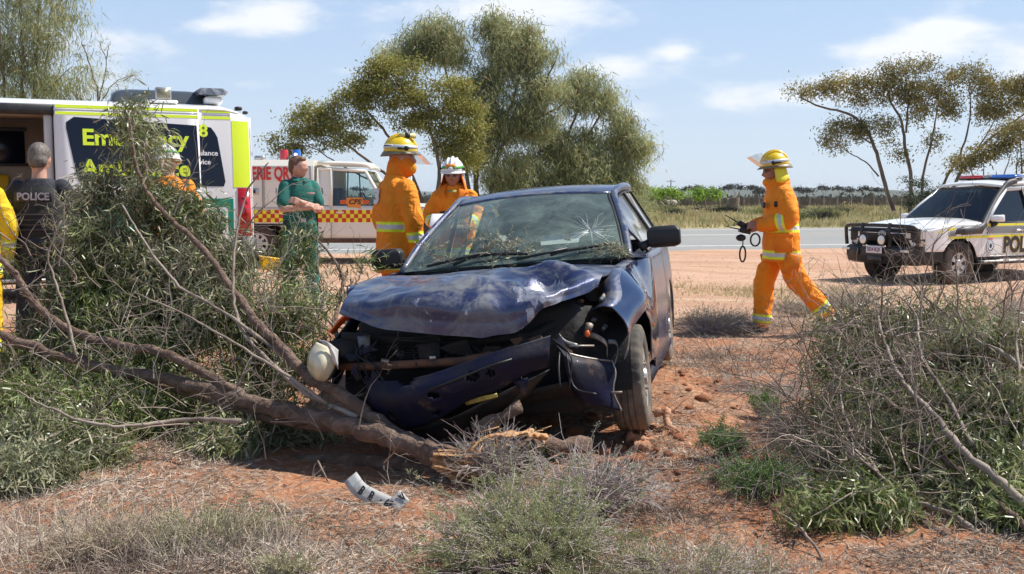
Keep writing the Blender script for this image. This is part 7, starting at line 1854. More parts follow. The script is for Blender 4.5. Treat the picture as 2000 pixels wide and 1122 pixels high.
# --- police officer, back view
p83 = at(92, 720, 8.3)
r4, hM4, J4 = build_person('police officer in black uniform and vest seen from behind at the open ambulance', (p83.x, 8.3, gz(p83.x, 8.3)), R(8),
    dict(sh=((-.175, 0, 1.40), (.175, 0, 1.40)), el=((-.255, .02, 1.14), (.25, .04, 1.14)), wr=((-.18, .22, 1.10), (.18, .24, 1.10)), head=(.0, .03, 1.635), hpitch=R(-14), kn=((-.13, .02, .50), (.13, .02, .50)), an=((-.15, -.02, .09), (.15, 0, .09))),
    dict(jacket=(M_BLACKC, dict(name='shirt', hem=.95, sleeve=.072, w=1.0, wr=.008)), trousers=(M_BLACKC, .102, False), eyes=False), .985)
hr_ = MB(); hr_.add(ell((0, -.012, .028), (.088, .108, .102), 20, 14)).add(ell((0, -.052, -.03), (.080, .064, .075), 16, 10))
me = sculpt(hr_, .008, wrinkle=.002, wscale=30); me.materials.clear(); me.materials.append(M_HAIRG); link('hair', me, r4, hM4 @ Matrix.Translation((0, -.004, .014)))
vs = MB(); torso(vs, [((0, 0, z), rx, ry) for z, rx, ry in ((1.02, .195, .165), (1.12, .20, .17), (1.28, .198, .17), (1.37, .175, .15), (1.44, .12, .11))], 2.6)
me = sculpt(vs, .012, wrinkle=.003, wscale=9); me.materials.clear(); me.materials.append(M_VEST); vest = link('vest', me, r4)
tag_ = MB().add(box((0, -.180, 1.335), (.285, .010, .082), .006)).build('back_panel', M_BLKPL, vest)
obj_text('POLICE', .082, mat('dull_silver_print', (.50, .45, .44), .6), tag_, frame((0, -.187, 1.335), (1, 0, 0), (0, 0, 1)), off=.03, sx=.92)
for z in (1.07, 1.11, 1.15, 1.19): MB().add(box((0, -.172, z), (.30, .012, .018), .004)).build('webbing', mat('webbing', (.035, .03, .03), .8) if z == 1.07 else bpy.data.materials['webbing'], vest)
MB().add(loft([ellring((0, 0, z), .190, .150, 26, 2.3) for z in (.94, .97, 1.00)], False)).build('belt', M_LEATHER, r4)
for (x_, y_) in ((.19, -.05), (-.19, -.03), (.12, -.14)): MB().add(box((x_, y_, .93), (.06, .06, .15), .015)).build('belt_pouch', M_LEATHER, r4)
# --- volunteer in yellow at the left edge
py_ = at(-42, 700, 8.0)
r5, hM5, J5 = build_person('person in yellow turnout jacket and trousers at the left edge near the open ambulance', (py_.x, 8.0, gz(py_.x, 8.0)), R(20),
    dict(sh=((-.18, 0, 1.37), (.18, 0, 1.37)), el=((-.27, -.03, 1.14), (.265, .0, 1.12)), wr=((-.25, .10, .90), (.235, .10, .87))),
    dict(jacket=(M_YEJ, dict(JK, w=1.0)), trousers=(M_YEJ, .095, True), eyes=True), .96)
helmet(r5, hM5, M_HELMY)
# --- second firefighter in white helmet behind the leafy branches
p95 = at(338, 640, 9.8)
r6, hM6, J6 = build_person('firefighter in orange coat and white helmet mostly hidden behind the leafy fallen branches', (p95.x, 9.8, gz(p95.x, 9.8)), R(25),
    dict(head=(0, .05, 1.62), hpitch=R(-18)), dict(jacket=(M_ORJ, dict(JK, w=1.0)), trousers=(M_ORJ, .095, True), eyes=False), .985)
helmet(r6, hM6, M_HELMW)
# --- walking firefighter on the right, facing left
pw_ = at(1522, 660, 10.4)
r7, hM7, J7 = build_person('firefighter in orange turnout gear and yellow helmet walking left with hand-held radios', (pw_.x, 10.4, gz(pw_.x, 10.4) + .0), R(88),
    dict(sh=((-.165, .02, 1.375), (.165, .02, 1.375)), el=((-.25, -.02, 1.13), (.25, .0, 1.13)), wr=((-.11, .24, 1.07), (.11, .27, 1.06)), head=(0, .085, 1.60), hpitch=R(-10), hyaw=R(0), lean=(0, .06, 0),
         hdir=((.2, 1, .1), (-.2, 1, .05)), hup=((-.9, .1, .4), (.9, .1, .4)), curl=.75,
         hip=((-.10, .02, .93), (.10, -.02, .93)), kn=((-.11, -.13, .55), (.11, .13, .53)), an=((-.10, -.42, .24), (.10, .16, .09)), feet=((0, .65, -.75), (0, 1, 0))),
    dict(jacket=(M_ORJ, dict(JK, hem=.72, bands=[.79, 1.05], w=1.06, cuff=.30)), trousers=(M_ORJ, .110, True), skin=M_SKIND, eyes=False, wr=.018), 1.035)
helmet(r7, hM7, M_HELMY, visor=.75)
rows = [np.stack([(.104 + .035 * k) * np.cos(a_), (.112 + .02 * k) * np.sin(a_), .035 - .145 * k + .012 * np.sin(a_ * 5) * k], -1) for k in (0, .25, .5, .75, 1) for a_ in [np.linspace(math.pi * .94, math.pi * 2.06, 22)]]
MB().add(sheet(rows, .012)).build('neck_flap', M_YELHOOD, r7, M=hM7)
shades(r7, hM7)
cl_ = MB(); cl_.add(tube([(0, .03, 1.43), (0, .07, 1.50), (0, .10, 1.535)], [.125, .115, .105], 20)); cl_.add(ell((0, .14, 1.49), (.07, .06, .05), 12, 8))
me = sculpt(cl_, .010, wrinkle=.005, wscale=12); me.materials.clear(); me.materials.append(M_ORJ)
at_ = me.attributes.new('band', 'FLOAT', 'POINT'); at_.data.foreach_set('value', np.full(len(me.vertices), 9., np.float32)); link('collar', me, r7)
for sg in (-1, 1):
    pk = box((0, 0, 0), (.02, .16, .20), .008); MB().add(pk).build('thigh_pocket', M_TUNA, r7, M=Matrix.Translation((sg * .225, (-.05 if sg < 0 else .06), .70)) @ Matrix.Rotation(.25 * (1 if sg < 0 else -1), 4, 'X'))
for sx_ in (-1, 1):
    pko = MB().add(box((sx_ * .222, .03, .90), (.022, .17, .17), .009)).build('coat_pocket', M_TUNA, r7)
    MB().add(box((sx_ * .230, .03, .985), (.024, .18, .045), .009)).build('pocket_flap', M_TUNA, pko)
MB().add(box((-.10, .205, 1.27), (.12, .02, .06), .008)).build('chest_patch', M_BLKPL, r7)
MB().add(box((-.205, .06, 1.27 + .01), (.02, .13, .055), .006)).build('side_patch', M_BLKPL, r7)
obj_text('CFS', .085, M_REFL, r7, frame((0.02, -.138, 1.28), (1, 0, 0), (0, .15, 1)), name='back_lettering', off=.04)
# radios and coiled straps in his hands
def radio(pos, ang, label, tilt):
    o_ = thing('hand_radio', label, 'radio', M=r7.matrix_basis @ Matrix.Translation(pos) @ Matrix.Rotation(ang, 4, 'Z') @ Matrix.Rotation(tilt, 4, 'X'))
    MB().add(box((0, 0, 0), (.036, .055, .11), .008)).build('body', M_BLKPL, o_); MB().add(tube([(0, 0, .05), (0, 0, .20)], [.007, .004], 6)).build('aerial', M_BLKPL, o_)
    MB().add(lathe([(.001, .0), (.008, .0), (.008, -.012)], 8, Matrix.Translation((.0, .018, .067)))).build('knob', M_BLKPL, o_); return o_
radio((.03, .37, 1.07), 0, 'upper black radio with long aerial in the walking firefighter\'s hand', -1.05)
radio((-.03, .36, 1.02), 0, 'lower black radio with aerial held by the walking firefighter', -1.35)
MB().add(ell((0, 0, 0), (.035, .05, .035), 12, 8)).build('body', M_BLKPL, thing('hand_microphone', 'black speaker microphone with dangling loops under the walking firefighter\'s hands', 'microphone', M=r7.matrix_basis @ Matrix.Translation((-.02, .40, .95))))
mic = SC.collection.objects['hand_microphone']
for (cy_, cz_, ry_, rz_) in ((-.02, -.16, .028, .075), (-.14, -.02, .045, .06)):
    P = [(.0 + .004 * math.sin(a * 20), cy_ + ry_ * math.cos(a), cz_ + rz_ * math.sin(a)) for a in np.linspace(0, 2 * math.pi, 40)]
    MB().add(tube(P, .009, 6)).build('coiled_cord', M_BLKPL, mic)
MB().add(tube([(0, -.02, -.02), (0, -.02, -.09)], .006, 5)).build('cord', M_BLKPL, mic)
# ---------------------------------------------------------------- the snapped wattle trees in the foreground
def pxl(pts):
    return [at(p[0], p[1], p[2]) for p in pts]
def zigtwig(mb, p, d, L, r, depth, rng, n=3, kink=.35, store=None, fork=.75, lift=0.0):
    d = d / np.linalg.norm(d); m = max(3, int(L / .07)); P = [p]
    for k in range(m):
        d = d + rng.normal(size=3) * kink * .55 + [0, 0, lift]; d /= np.linalg.norm(d)
        P.append(P[-1] + d * L / m)
    P = np.array(P); rr_ = np.linspace(r, max(r * .3, .0011), m + 1)
    mb.add(tube(P, rr_, n, caps=False))
    if store is not None: store.append((P[-1], d)); store.append((P[m // 2], d))
    if depth > 0:
        for k in range(1, m + 1):
            if rng.random() < fork:
                s = rng.normal(size=3); s -= d * (s @ d); s /= np.linalg.norm(s) + 1e-9
                zigtwig(mb, P[k], d * .75 + s * .8, L * rng.uniform(.28, .6), rr_[k] * .65, depth - 1, rng, n, kink, store, fork * .8, lift)
def fallen(name, label, limbs, zones, seed, base, per, nleaf, twigs, L=.082, Wd=.0078, lm=(M_LEAF_W, M_LEAF_W2), spread=.085, minz=.01, back=.0):
    rng = np.random.default_rng(seed)
    bp = at(*base); root = thing(name, label, 'fallen tree', loc=(bp.x, bp.y, 0)); inv = np.array([bp.x, bp.y, 0])
    sk = Skel(); first = True
    for pts, r0, r1, kind in limbs:
        P = [np.array(p) - inv for p in pxl(pts)]
        r0 *= .80 if r0 > .03 else 1; r1 *= .75 if r0 > .03 else 1
        tgt = MB()
        sk.limb(P, r0, r1, 12 if r0 > .03 else 7, 7, (.002 + r0 * .05), rng, mb=tgt, knobby=.05)
        tgt.build('trunk' if first else 'limb', M_BARK if kind == 0 else M_TWIG, root)
        first = False
    T = pix_clusters([(z[0], z[1], z[2], z[3], z[4] + back) + tuple(z[5:]) for z in zones], rng, per, .55) - inv
    zg = ground_z(T[:, 0] + inv[0], T[:, 1] + inv[1], False)
    T[:, 2] = np.maximum(T[:, 2], zg + minz + .05)
    D = sk.reach(T, .0028, .10, rng, .16, cap=.55, n=4)
    sk.mb.build('branchlet', M_TWIGD, root, kind='stuff')
    tw = MB(); store = []
    for (px, py, Y, dx, dz, LL, rr_, dep) in twigs:
        p = np.array(at(px, py, Y)) - inv
        zigtwig(tw, p, np.array([dx, rng.normal() * .5, dz], float), LL, rr_, dep, rng, store=store, lift=.02)
    if twigs: tw.build('dead_twig', M_TWIG, root, kind='stuff')
    n = len(T) * nleaf; idx = np.repeat(np.arange(len(T)), nleaf)
    Dn = D / np.maximum(np.linalg.norm(D, axis=1, keepdims=True), 1e-9)
    tt = rng.uniform(-1, .6, n)[:, None] * .16
    pos = T[idx] + Dn[idx] * tt + rng.normal(size=(n, 3)) * spread * .55
    dr = Dn[idx] * .7 + rng.normal(size=(n, 3)) * .62 + np.array([0, 0, -.55])
    zg = ground_z(pos[:, 0] + inv[0], pos[:, 1] + inv[1], False)
    pos[:, 2] = np.maximum(pos[:, 2], zg + rng.uniform(.01, .09, n))
    for q, m_ in enumerate(lm):
        s_ = (vnoise(T * 3.1 + 5)[idx] + rng.normal(size=n) * .35 > 0) == bool(q)
        mb = MB(); k_ = s_.sum(); add_leaves(mb, leaves(pos[s_], dr[s_], rng.uniform(.55, 1.35, k_) * L, rng.uniform(.7, 1.3, k_) * Wd, rng, 2, .12))
        mb.build('foliage', m_, root, kind='stuff', smooth=False)
    return root, sk, inv
Lz = [(160, 760, 90, 40, 5.7, .8), (350, 780, 90, 40, 5.7, .8), (560, 620, 50, 50, 6.0, .5), (590, 700, 40, 40, 5.8, .5), (300, 560, 120, 50, 6.3, .6), (252, 215, 16, 16, 6.7, 1.2), (248, 262, 38, 24, 6.6, .6), (310, 278, 34, 20, 6.6, .5), (275, 325, 42, 20, 6.5, .6), (205, 375, 48, 32, 6.5, .8), (300, 405, 70, 45, 6.4, .8), (375, 440, 48, 50, 6.3, .8), (155, 435, 34, 36, 6.4, .6), (220, 490, 80, 50, 6.3, .9), (330, 530, 110, 60, 6.2, .9), (440, 520, 50, 50, 6.2, .7), (170, 580, 70, 60, 6.2, .7), (300, 620, 130, 60, 6.1, .9), (430, 620, 60, 60, 6.0, .7), (120, 660, 80, 60, 6.1, .7), (250, 700, 140, 40, 6.0, .8), (520, 680, 60, 50, 6.0, .5),
      (60, 820, 70, 60, 5.1, 1.1), (30, 905, 60, 75, 4.75, 1.5), (40, 960, 70, 45, 4.35, 1.4), (170, 930, 60, 35, 4.7, .8), (130, 880, 80, 60, 4.9, 1.3), (215, 820, 80, 60, 5.3, .8), (330, 840, 90, 50, 5.5, .8), (430, 900, 50, 50, 5.1, .9), (520, 860, 60, 50, 5.4, .8), (600, 880, 50, 40, 5.4, .6), (20, 740, 40, 50, 5.9, .8), (30, 500, 26, 36, 6.4, .15), (480, 760, 70, 40, 5.9, .6), (420, 820, 100, 30, 5.8, .7)]
rngT = np.random.default_rng(77)
tw = []
for k in range(70):
    px = rngT.uniform(-20, 640); py = rngT.uniform(560, 900); tw.append((px, py, 6.1 - (py - 560) * .0032 + rngT.normal() * .12, rngT.normal(), rngT.uniform(-.2, 1), rngT.uniform(.25, .55), .0045, 2))
for a in [(150, 560, 6.3, -.2, 1, .5), (115, 520, 6.2, .1, 1, .45), (60, 500, 6.2, -.5, .7, .4), (20, 470, 6.1, -.2, .8, .4), (300, 740, 5.6, -.3, 1, .6), (230, 690, 5.7, .1, 1, .5), (460, 780, 5.5, .0, 1, .5), (560, 740, 5.6, .1, 1, .5), (520, 560, 6.0, .6, .7, .5), (470, 470, 6.2, .5, .8, .55), (640, 800, 5.2, .5, .6, .35), (700, 840, 5.0, .0, 1, .3), (380, 830, 5.1, -.8, .1, .6), (250, 830, 5.1, -.7, .2, .6), (150, 830, 5.0, -.8, -.3, .4), (620, 900, 4.9, .3, -.4, .35), (750, 905, 4.8, .2, .6, .35), (340, 420, 6.3, .3, .9, .5), (280, 330, 6.5, .3, .8, .4)]:
    tw.append((*a, .006, 3))
ft, skL, invL = fallen('fallen_wattle_tree', 'snapped leafy wattle tree lying across the front of the blue wreck with its trunk splintered', [
    (((900, 905, 4.83), (830, 880, 4.90), (740, 850, 5.02), (640, 822, 5.2), (560, 805, 5.35), (460, 778, 5.5), (340, 745, 5.65), (220, 722, 5.8), (110, 692, 5.95), (0, 655, 6.1), (-90, 620, 6.2)), .076, .028, 0),
    (((815, 876, 4.94), (740, 826, 5.1), (665, 770, 5.25), (610, 742, 5.4), (560, 690, 5.6), (495, 622, 5.85), (440, 545, 6.05), (392, 480, 6.25), (330, 425, 6.4), (285, 370, 6.5), (262, 300, 6.6), (252, 230, 6.7)), .052, .007, 0),
    (((490, 785, 5.45), (400, 730, 5.6), (320, 690, 5.7), (220, 672, 5.85), (130, 640, 6.0), (70, 595, 6.15), (30, 535, 6.2), (0, 505, 6.25), (-40, 480, 6.3)), .036, .018, 0),
    (((640, 835, 5.25), (500, 812, 5.5), (380, 770, 5.7), (260, 745, 5.85), (120, 762, 5.8), (0, 748, 5.85), (-60, 745, 5.9)), .034, .018, 0),
    (((900, 935, 4.95), (760, 905, 5.2), (600, 900, 5.4), (440, 905, 5.6), (300, 885, 5.7)), .060, .03, 0),
    (((700, 815, 5.15), (600, 770, 5.35), (520, 700, 5.6), (470, 640, 5.8), (455, 560, 5.95), (460, 470, 6.1), (485, 370, 6.2), (525, 318, 6.2)), .016, .004, 1),
    (((470, 822, 5.05), (360, 820, 5.1), (260, 832, 5.0), (170, 826, 4.95), (80, 790, 5.0), (30, 762, 5.0)), .013, .004, 1),
    (((560, 700, 5.6), (420, 600, 5.9), (350, 560, 6.05), (280, 470, 6.2), (240, 400, 6.3)), .012, .005, 1),
    (((640, 790, 5.25), (570, 740, 5.3), (440, 660, 5.5), (350, 610, 5.6), (260, 570, 5.8)), .010, .004, 1),
    (((150, 700, 5.8), (130, 620, 5.9), (112, 560, 5.95), (95, 500, 6.0), (120, 430, 6.0)), .010, .004, 1)],
    Lz, 101, (880, 905, 4.83), 20, 62, tw, back=.30, spread=.095)
# bough that carries the spray in front of the paramedic
Mz = [(585, 470, 32, 34, 7.1, 1.7), (580, 525, 42, 36, 7.1, 1.7), (600, 570, 34, 26, 7.0, .9), (545, 590, 24, 20, 7.0, .6), (640, 590, 34, 26, 6.6, .9), (665, 530, 24, 20, 6.9, .35), (700, 510, 20, 20, 6.8, .35), (600, 640, 36, 26, 6.4, .5)]
tw = [(660, 600, 6.6, .2, 1, .5, .005, 2), (700, 540, 6.7, .4, .8, .35, .004, 2), (610, 680, 6.0, .3, .8, .4, .005, 2), (640, 640, 6.2, -.5, .6, .35, .004, 2), (560, 620, 6.4, -.4, .4, .4, .004, 2), (675, 560, 6.7, .6, .5, .35, .004, 2), (590, 700, 6.0, -.2, .9, .4, .004, 2), (540, 640, 6.4, -.3, .6, .4, .004, 2)]
fallen('wattle_bough', 'leafy wattle bough hanging in front of the paramedic in green, left of the wreck', [
    (((700, 740, 5.5), (670, 690, 5.9), (655, 640, 6.2), (662, 590, 6.6), (668, 540, 6.8), (640, 490, 7.0), (600, 455, 7.1)), .018, .006, 0),
    (((655, 640, 6.2), (620, 600, 6.6), (590, 560, 6.9)), .009, .004, 1), (((664, 580, 6.6), (700, 545, 6.8), (712, 500, 6.9)), .007, .003, 1)], Mz, 103, (700, 740, 5.5), 5.5, 50, tw, spread=.08)
# right-hand fallen crown
Rz = [(1720, 630, 70, 26, 5.9, .8), (1640, 650, 40, 26, 5.9, .9), (1800, 640, 60, 34, 5.7, .6), (1880, 620, 60, 30, 5.7, .5), (1650, 720, 60, 50, 5.6, 1), (1750, 720, 80, 50, 5.4, .8), (1870, 720, 80, 60, 5.2, .7), (1960, 700, 60, 70, 5.1, .6), (1640, 800, 50, 50, 5.2, .9), (1740, 810, 80, 50, 5.0, .7), (1860, 820, 80, 60, 4.8, .8), (1970, 830, 50, 70, 4.6, 1), (1640, 880, 70, 40, 4.9, .7), (1760, 900, 80, 45, 4.6, .7), (1880, 920, 80, 60, 4.4, .9), (1970, 980, 50, 80, 4.2, 1.2), (1900, 1040, 60, 50, 4.1, 1), (1640, 1010, 36, 36, 4.15, .6), (1700, 1080, 60, 34, 3.95, .7), (1610, 1080, 30, 40, 3.9, .5), (1800, 1010, 50, 30, 4.3, .5), (1990, 1090, 50, 40, 3.9, 1)]
tw = []
for k in range(125):
    px = rngT.uniform(1570, 2020); py = rngT.uniform(600, 980); tw.append((px, py, 5.85 - (py - 600) * .0042 + rngT.normal() * .10, rngT.normal() * .8 - .3, rngT.uniform(-.1, 1), rngT.uniform(.3, .7), .0058, 2))
for a in [(1720, 620, 5.5, -.1, 1, .35), (1870, 610, 5.3, .1, 1, .4), (1650, 640, 5.6, -.3, 1, .35), (1950, 640, 5.0, .2, 1, .4), (1990, 640, 4.9, -.2, 1, .4), (1800, 640, 5.3, -.3, 1, .3), (1830, 590, 5.5, .2, 1, .25), (1640, 760, 5.2, -1, .4, .35), (1700, 850, 4.6, -1, .3, .45), (1760, 780, 4.8, -.9, .6, .5), (1800, 920, 4.4, -.9, .4, .45), (1690, 960, 4.2, -1, .2, .35)]:
    tw.append((*a, .0065, 3))
fallen('fallen_branches', 'broken wattle crown of bare grey twigs and green leaves lying in the right foreground', [
    (((2080, 1190, 3.6), (1960, 1125, 3.8), (1860, 1060, 4.0), (1780, 1012, 4.2), (1710, 975, 4.4), (1650, 930, 4.55), (1590, 922, 4.65)), .044, .014, 0),
    (((2060, 1040, 3.9), (1960, 945, 4.15), (1880, 880, 4.4), (1825, 812, 4.65), (1785, 772, 4.85), (1748, 720, 5.05), (1722, 650, 5.3), (1712, 590, 5.5)), .021, .006, 1),
    (((2060, 960, 4.5), (1960, 890, 4.7), (1915, 815, 4.95), (1870, 745, 5.2), (1810, 700, 5.4), (1770, 660, 5.6), (1700, 630, 5.8)), .034, .010, 0),
    (((2060, 1160, 3.7), (1960, 1080, 3.9), (1870, 1010, 4.1), (1770, 972, 4.3), (1700, 912, 4.5), (1650, 870, 4.6)), .015, .005, 1),
    (((1960, 860, 4.8), (1880, 800, 4.9), (1780, 790, 5.0), (1690, 800, 5.1)), .017, .006, 0),
    (((1640, 1180, 3.65), (1600, 1080, 3.85), (1560, 1030, 4.0), (1520, 1000, 4.1)), .009, .003, 1),
    (((1850, 1125, 3.8), (1760, 1108, 3.85), (1700, 1100, 3.9)), .012, .005, 0),
    (((2080, 1100, 3.8), (1980, 1010, 4.0), (1900, 940, 4.3), (1830, 890, 4.5), (1740, 850, 4.8), (1690, 820, 5.0)), .020, .006, 0),
    (((2060, 900, 4.6), (1980, 820, 4.8), (1950, 740, 5.0), (1900, 680, 5.3), (1880, 600, 5.5)), .018, .005, 0),
    (((1900, 870, 4.5), (1840, 760, 4.9), (1800, 700, 5.1), (1790, 620, 5.4), (1760, 580, 5.5)), .011, .004, 1),
    (((2060, 1010, 4.1), (1960, 960, 4.2), (1880, 950, 4.3), (1800, 930, 4.4), (1720, 940, 4.5)), .013, .004, 1),
    (((1960, 830, 4.7), (1990, 740, 4.9), (1985, 660, 5.1), (2010, 590, 5.2)), .012, .004, 1),
    (((1750, 1000, 4.2), (1700, 900, 4.6), (1660, 840, 4.8), (1640, 760, 5.1), (1655, 680, 5.4)), .010, .003, 1),
    (((2040, 760, 4.9), (1960, 690, 5.1), (1900, 660, 5.3), (1860, 590, 5.5)), .014, .005, 1)], Rz, 105, (1900, 1080, 4.0), 16, 58, tw, back=.25, spread=.10)

# ---- splintered butt, torn bark, logs under the car
M_WOOD = mat('fresh_wood', (.42, .19, .07), .8, col2=(.58, .36, .18), scale=14, lo=.3, hi=.7, bs=.6, bscale=50, bdist=.01, stretch=(1, 4, 4))
rng = np.random.default_rng(5)
def splinters(px0, py0, px1, py1, Y, n, spread, r, mb, fray=.06):
    a = np.array(at(px0, py0, Y)); b_ = np.array(at(px1, py1, Y - .03))
    for k in range(n):
        o_ = rng.normal(size=3) * spread * np.array([.5, 1, 1]); e = b_ + o_ * 1.3 + (b_ - a) * rng.uniform(-.5, .25) + rng.normal(size=3) * fray * .3
        rr_ = r * rng.uniform(.5, 1.2)
        mb.add(tube([a + o_ * .7, (a + e) / 2 + o_ * .3, e], [rr_, rr_ * .8, rr_ * .12], 4, flat=.5), 0)
butt = thing('splintered_trunk', 'freshly splintered pale wood where the fallen trunk snapped, below the wreck nose', 'broken trunk', loc=at(880, 905, 4.83))
iv = Matrix.Translation(-at(880, 905, 4.83))
mb = MB(); splinters(850, 900, 930, 915, 4.80, 60, .028, .013, mb); splinters(860, 905, 940, 930, 4.84, 26, .03, .012, mb)
for i in range(len(mb.v)): mb.v[i] = mb.v[i] - np.array(at(880, 905, 4.83))
mb.build('splinter', M_WOOD, butt, kind='stuff', smooth=False)
lg = MB().add(tube([np.array(p) - np.array(at(880, 905, 4.83)) for p in smooth_line([at(832, 880, 4.90), at(880, 896, 4.86), at(945, 898, 4.88), at(1010, 890, 4.98)], 4)], [.07, .065, .06, .055, .055, .05, .05, .045, .045, .04, .035, .02, .01], 10))
lg.build('torn_bark', M_BARK, butt)
for (pts, r0, r1, nm, lab) in [
    ([(922, 872, 4.72), (950, 856, 4.74), (985, 848, 4.78), (1030, 846, 4.86), (1060, 850, 4.95)], .012, .034, 'wood_slab', 'curled orange slab of split wood lying under the bumper'),
    ([(930, 842, 4.95), (980, 815, 4.98), (1018, 790, 5.0)], .045, .030, 'wood_log', 'short brown log jammed under the torn bumper'),
    ([(960, 888, 4.9), (1060, 872, 5.0), (1150, 870, 5.1)], .05, .04, 'wood_log', 'thick dark log lying in shade behind the saltbush')]:
    P = smooth_line(pxl(pts), 5); V_, F_ = tube(P - P[0], np.linspace(r0, r1, len(P)) * (1 + .2 * rng.normal(size=len(P))), 14, flat=.45 if 'slab' in nm else 1)
    V_ = V_ + vnoise(V_ * [18, 40, 40] + 3)[:, None] * np.array([.004, .012, .014]) + vnoise(V_ * 9)[:, None] * .012; mb = MB().add((V_, F_))
    for _ in range(16 if 'slab' in nm else 0):
        k = rng.integers(0, len(P)); o_ = rng.normal(size=3) * .015; mb.add(tube([P[k] - P[0] + o_, P[k] - P[0] + o_ * 1.5 + rng.normal(size=3) * .02, P[k] - P[0] + o_ * 1.6 + (P[0] - P[-1]) * rng.uniform(.05, .3) + rng.normal(size=3) * .015], [.007, .005, .001], 4, flat=.4))
    tag(mb.build(nm, M_WOOD if 'slab' in nm else M_BARK, M=Matrix.Translation(P[0])), lab, 'log')
# roots beside the wheel
M_ROOT = mat('earthy_root', (.42, .20, .11), .95, col2=(.55, .32, .20), scale=10, bs=.7, bscale=30, bdist=.01)
rt = thing('torn_root', 'red-earth covered roots sticking up beside the front wheel', 'root', loc=at(1300, 860, 5.6)); o0 = np.array(at(1300, 860, 5.6))
for pts, r0, r1 in [([(1240, 868, 5.5), (1270, 878, 5.5), (1310, 876, 5.5), (1350, 870, 5.5)], .032, .016), ([(1278, 806, 5.75), (1300, 806, 5.75), (1305, 830, 5.7), (1330, 850, 5.65), (1362, 872, 5.6), (1372, 882, 5.6)], .024, .010), ([(1292, 872, 5.5), (1294, 895, 5.45), (1290, 915, 5.4)], .016, .008), ([(1300, 806, 5.75), (1325, 802, 5.8), (1335, 812, 5.8)], .012, .005), ([(1225, 850, 5.6), (1260, 858, 5.6), (1300, 850, 5.65)], .03, .02)]:
    P = smooth_line(pxl(pts), 8) - o0; V_, F_ = tube(P + .012 * np.stack([vnoise(P * 22 + k) for k in (1, 5, 9)], -1), np.linspace(r0, r1, len(P)) * (1 + .2 * rng.normal(size=len(P))), 10)
    MB().add((V_ + vnoise(V_ * 45)[:, None] * .006, F_)).build('root', M_ROOT, rt)
    for _ in range(5):
        k = rng.integers(2, len(P)); rl = MB(); zigtwig(rl, P[k], rng.normal(size=3), rng.uniform(.05, .16), .004, 1, rng, 4, .5, lift=-.02); rl.build('rootlet', M_ROOT, rt)
# clods and stones
M_CLOD = mat('earth_clod', (.46, .19, .09), .95, col2=(.36, .13, .06), scale=14, bs=.7, bscale=40, bdist=.01)
def clod_mesh(seed):
    V, F_ = ell((0, 0, 0), (1, .85, .6), 10, 7); V = V * (1 + .28 * vnoise(V * 1.7 + seed * 7.7)[:, None] + .12 * vnoise(V * 4 + seed)[:, None])
    return MB().add((V, F_)).mesh('earth_clod', M_CLOD, True)
cms = [clod_mesh(k) for k in range(5)]
rg = np.random.default_rng(8)
big = [(1370, 783, .05), (1345, 800, .03), (1395, 770, .03), (1325, 860, .04), (1250, 880, .05), (1210, 870, .05), (1180, 885, .04), (1330, 730, .03), (1230, 905, .04), (1265, 915, .03), (1305, 890, .03), (1120, 850, .06), (1160, 820, .06), (1080, 830, .05), (1190, 905, .03), (1350, 905, .025), (745, 1035, .018), (690, 1070, .03), (420, 985, .02), (1440, 735, .03), (1400, 745, .025), (1450, 765, .02), (1380, 860, .02), (760, 1100, .03)]
for k in range(46):
    big.append((rg.normal(1260, 75), rg.normal(885, 28), rg.uniform(.010, .028)))
for k in range(26):
    big.append((rg.normal(1390, 45), rg.normal(760, 22), rg.uniform(.010, .026)))
for (px, py, s_) in big:
    d = at(px, py, 5.0) - Vector((0, 0, CAM_H)); Y = 5.0
    for _ in range(12):
        p = at(px, py, Y); zz = gz(p.x, Y); Y = Y * (CAM_H - zz) / (CAM_H - p.z)
    o = link('earth_clod', cms[rg.integers(5)], None, Matrix.Translation((p.x, p.y, zz + s_ * .25)) @ Matrix.Rotation(rg.uniform(0, 6), 4, 'Z') @ Matrix.Diagonal((s_, s_, s_, 1)))
    tag(o, 'lump of red earth thrown up near the wreck', 'clod', 'lumps of red earth around the wreck')

# ---------------------------------------------------------------- ground litter
M_STRAW = leaf_mat('straw_litter', (.50, .41, .31), (.68, .60, .50), trans=.1, rough=.8, scale=2)
M_STRAWG = leaf_mat('grey_litter', (.20, .15, .12), (.50, .43, .37), trans=.05, rough=.85, scale=2)
rng = np.random.default_rng(91)
def gpix(px, py):
    Y = 5.0
    for _ in range(14):
        p = at(px, py, Y); zz = gz(p.x, Y); Y = Y * (CAM_H - zz) / max(CAM_H - p.z, .01)
    return p.x, p.y, zz
def litter(n, dens, H, Wd, flatness, seed, lo=(-4.2, 3.0), hi=(4.6, 11.0)):
    rng = np.random.default_rng(seed)
    x = rng.uniform(lo[0], hi[0], n); y = lo[1] + (hi[1] - lo[1]) * rng.uniform(0, 1, n) ** 1.5
    keep = rng.uniform(0, 1, n) < dens(x, y); x = x[keep]; y = y[keep]; n = len(x)
    z = ground_z(x, y); d = rng.normal(size=(n, 3)); d[:, 2] = np.abs(d[:, 2]) * flatness
    return leaves(np.stack([x, y, z + .003], -1), d, rng.uniform(.3, 1.3, n) * H, Wd, rng, 1, .08)
dn = lambda x, y: np.clip(.32 + .8 * vnoise(np.stack([x * 1.1, y * 1.1, x * 0], -1)) + .35 * vnoise(np.stack([x * 5, y * 5, x * 0], -1)), .02, 1) * (1 - sstep(y, 9.0, 11))
mb = MB(); add_leaves(mb, litter(260000, dn, .070, .0036, .22, 1), 0); add_leaves(mb, litter(200000, dn, .055, .0040, .25, 2), 1)
patch = lambda cx, cy, rx_, ry_: (lambda x, y: np.exp(-(((x - cx) / rx_) ** 2 + ((y - cy) / ry_) ** 2)))
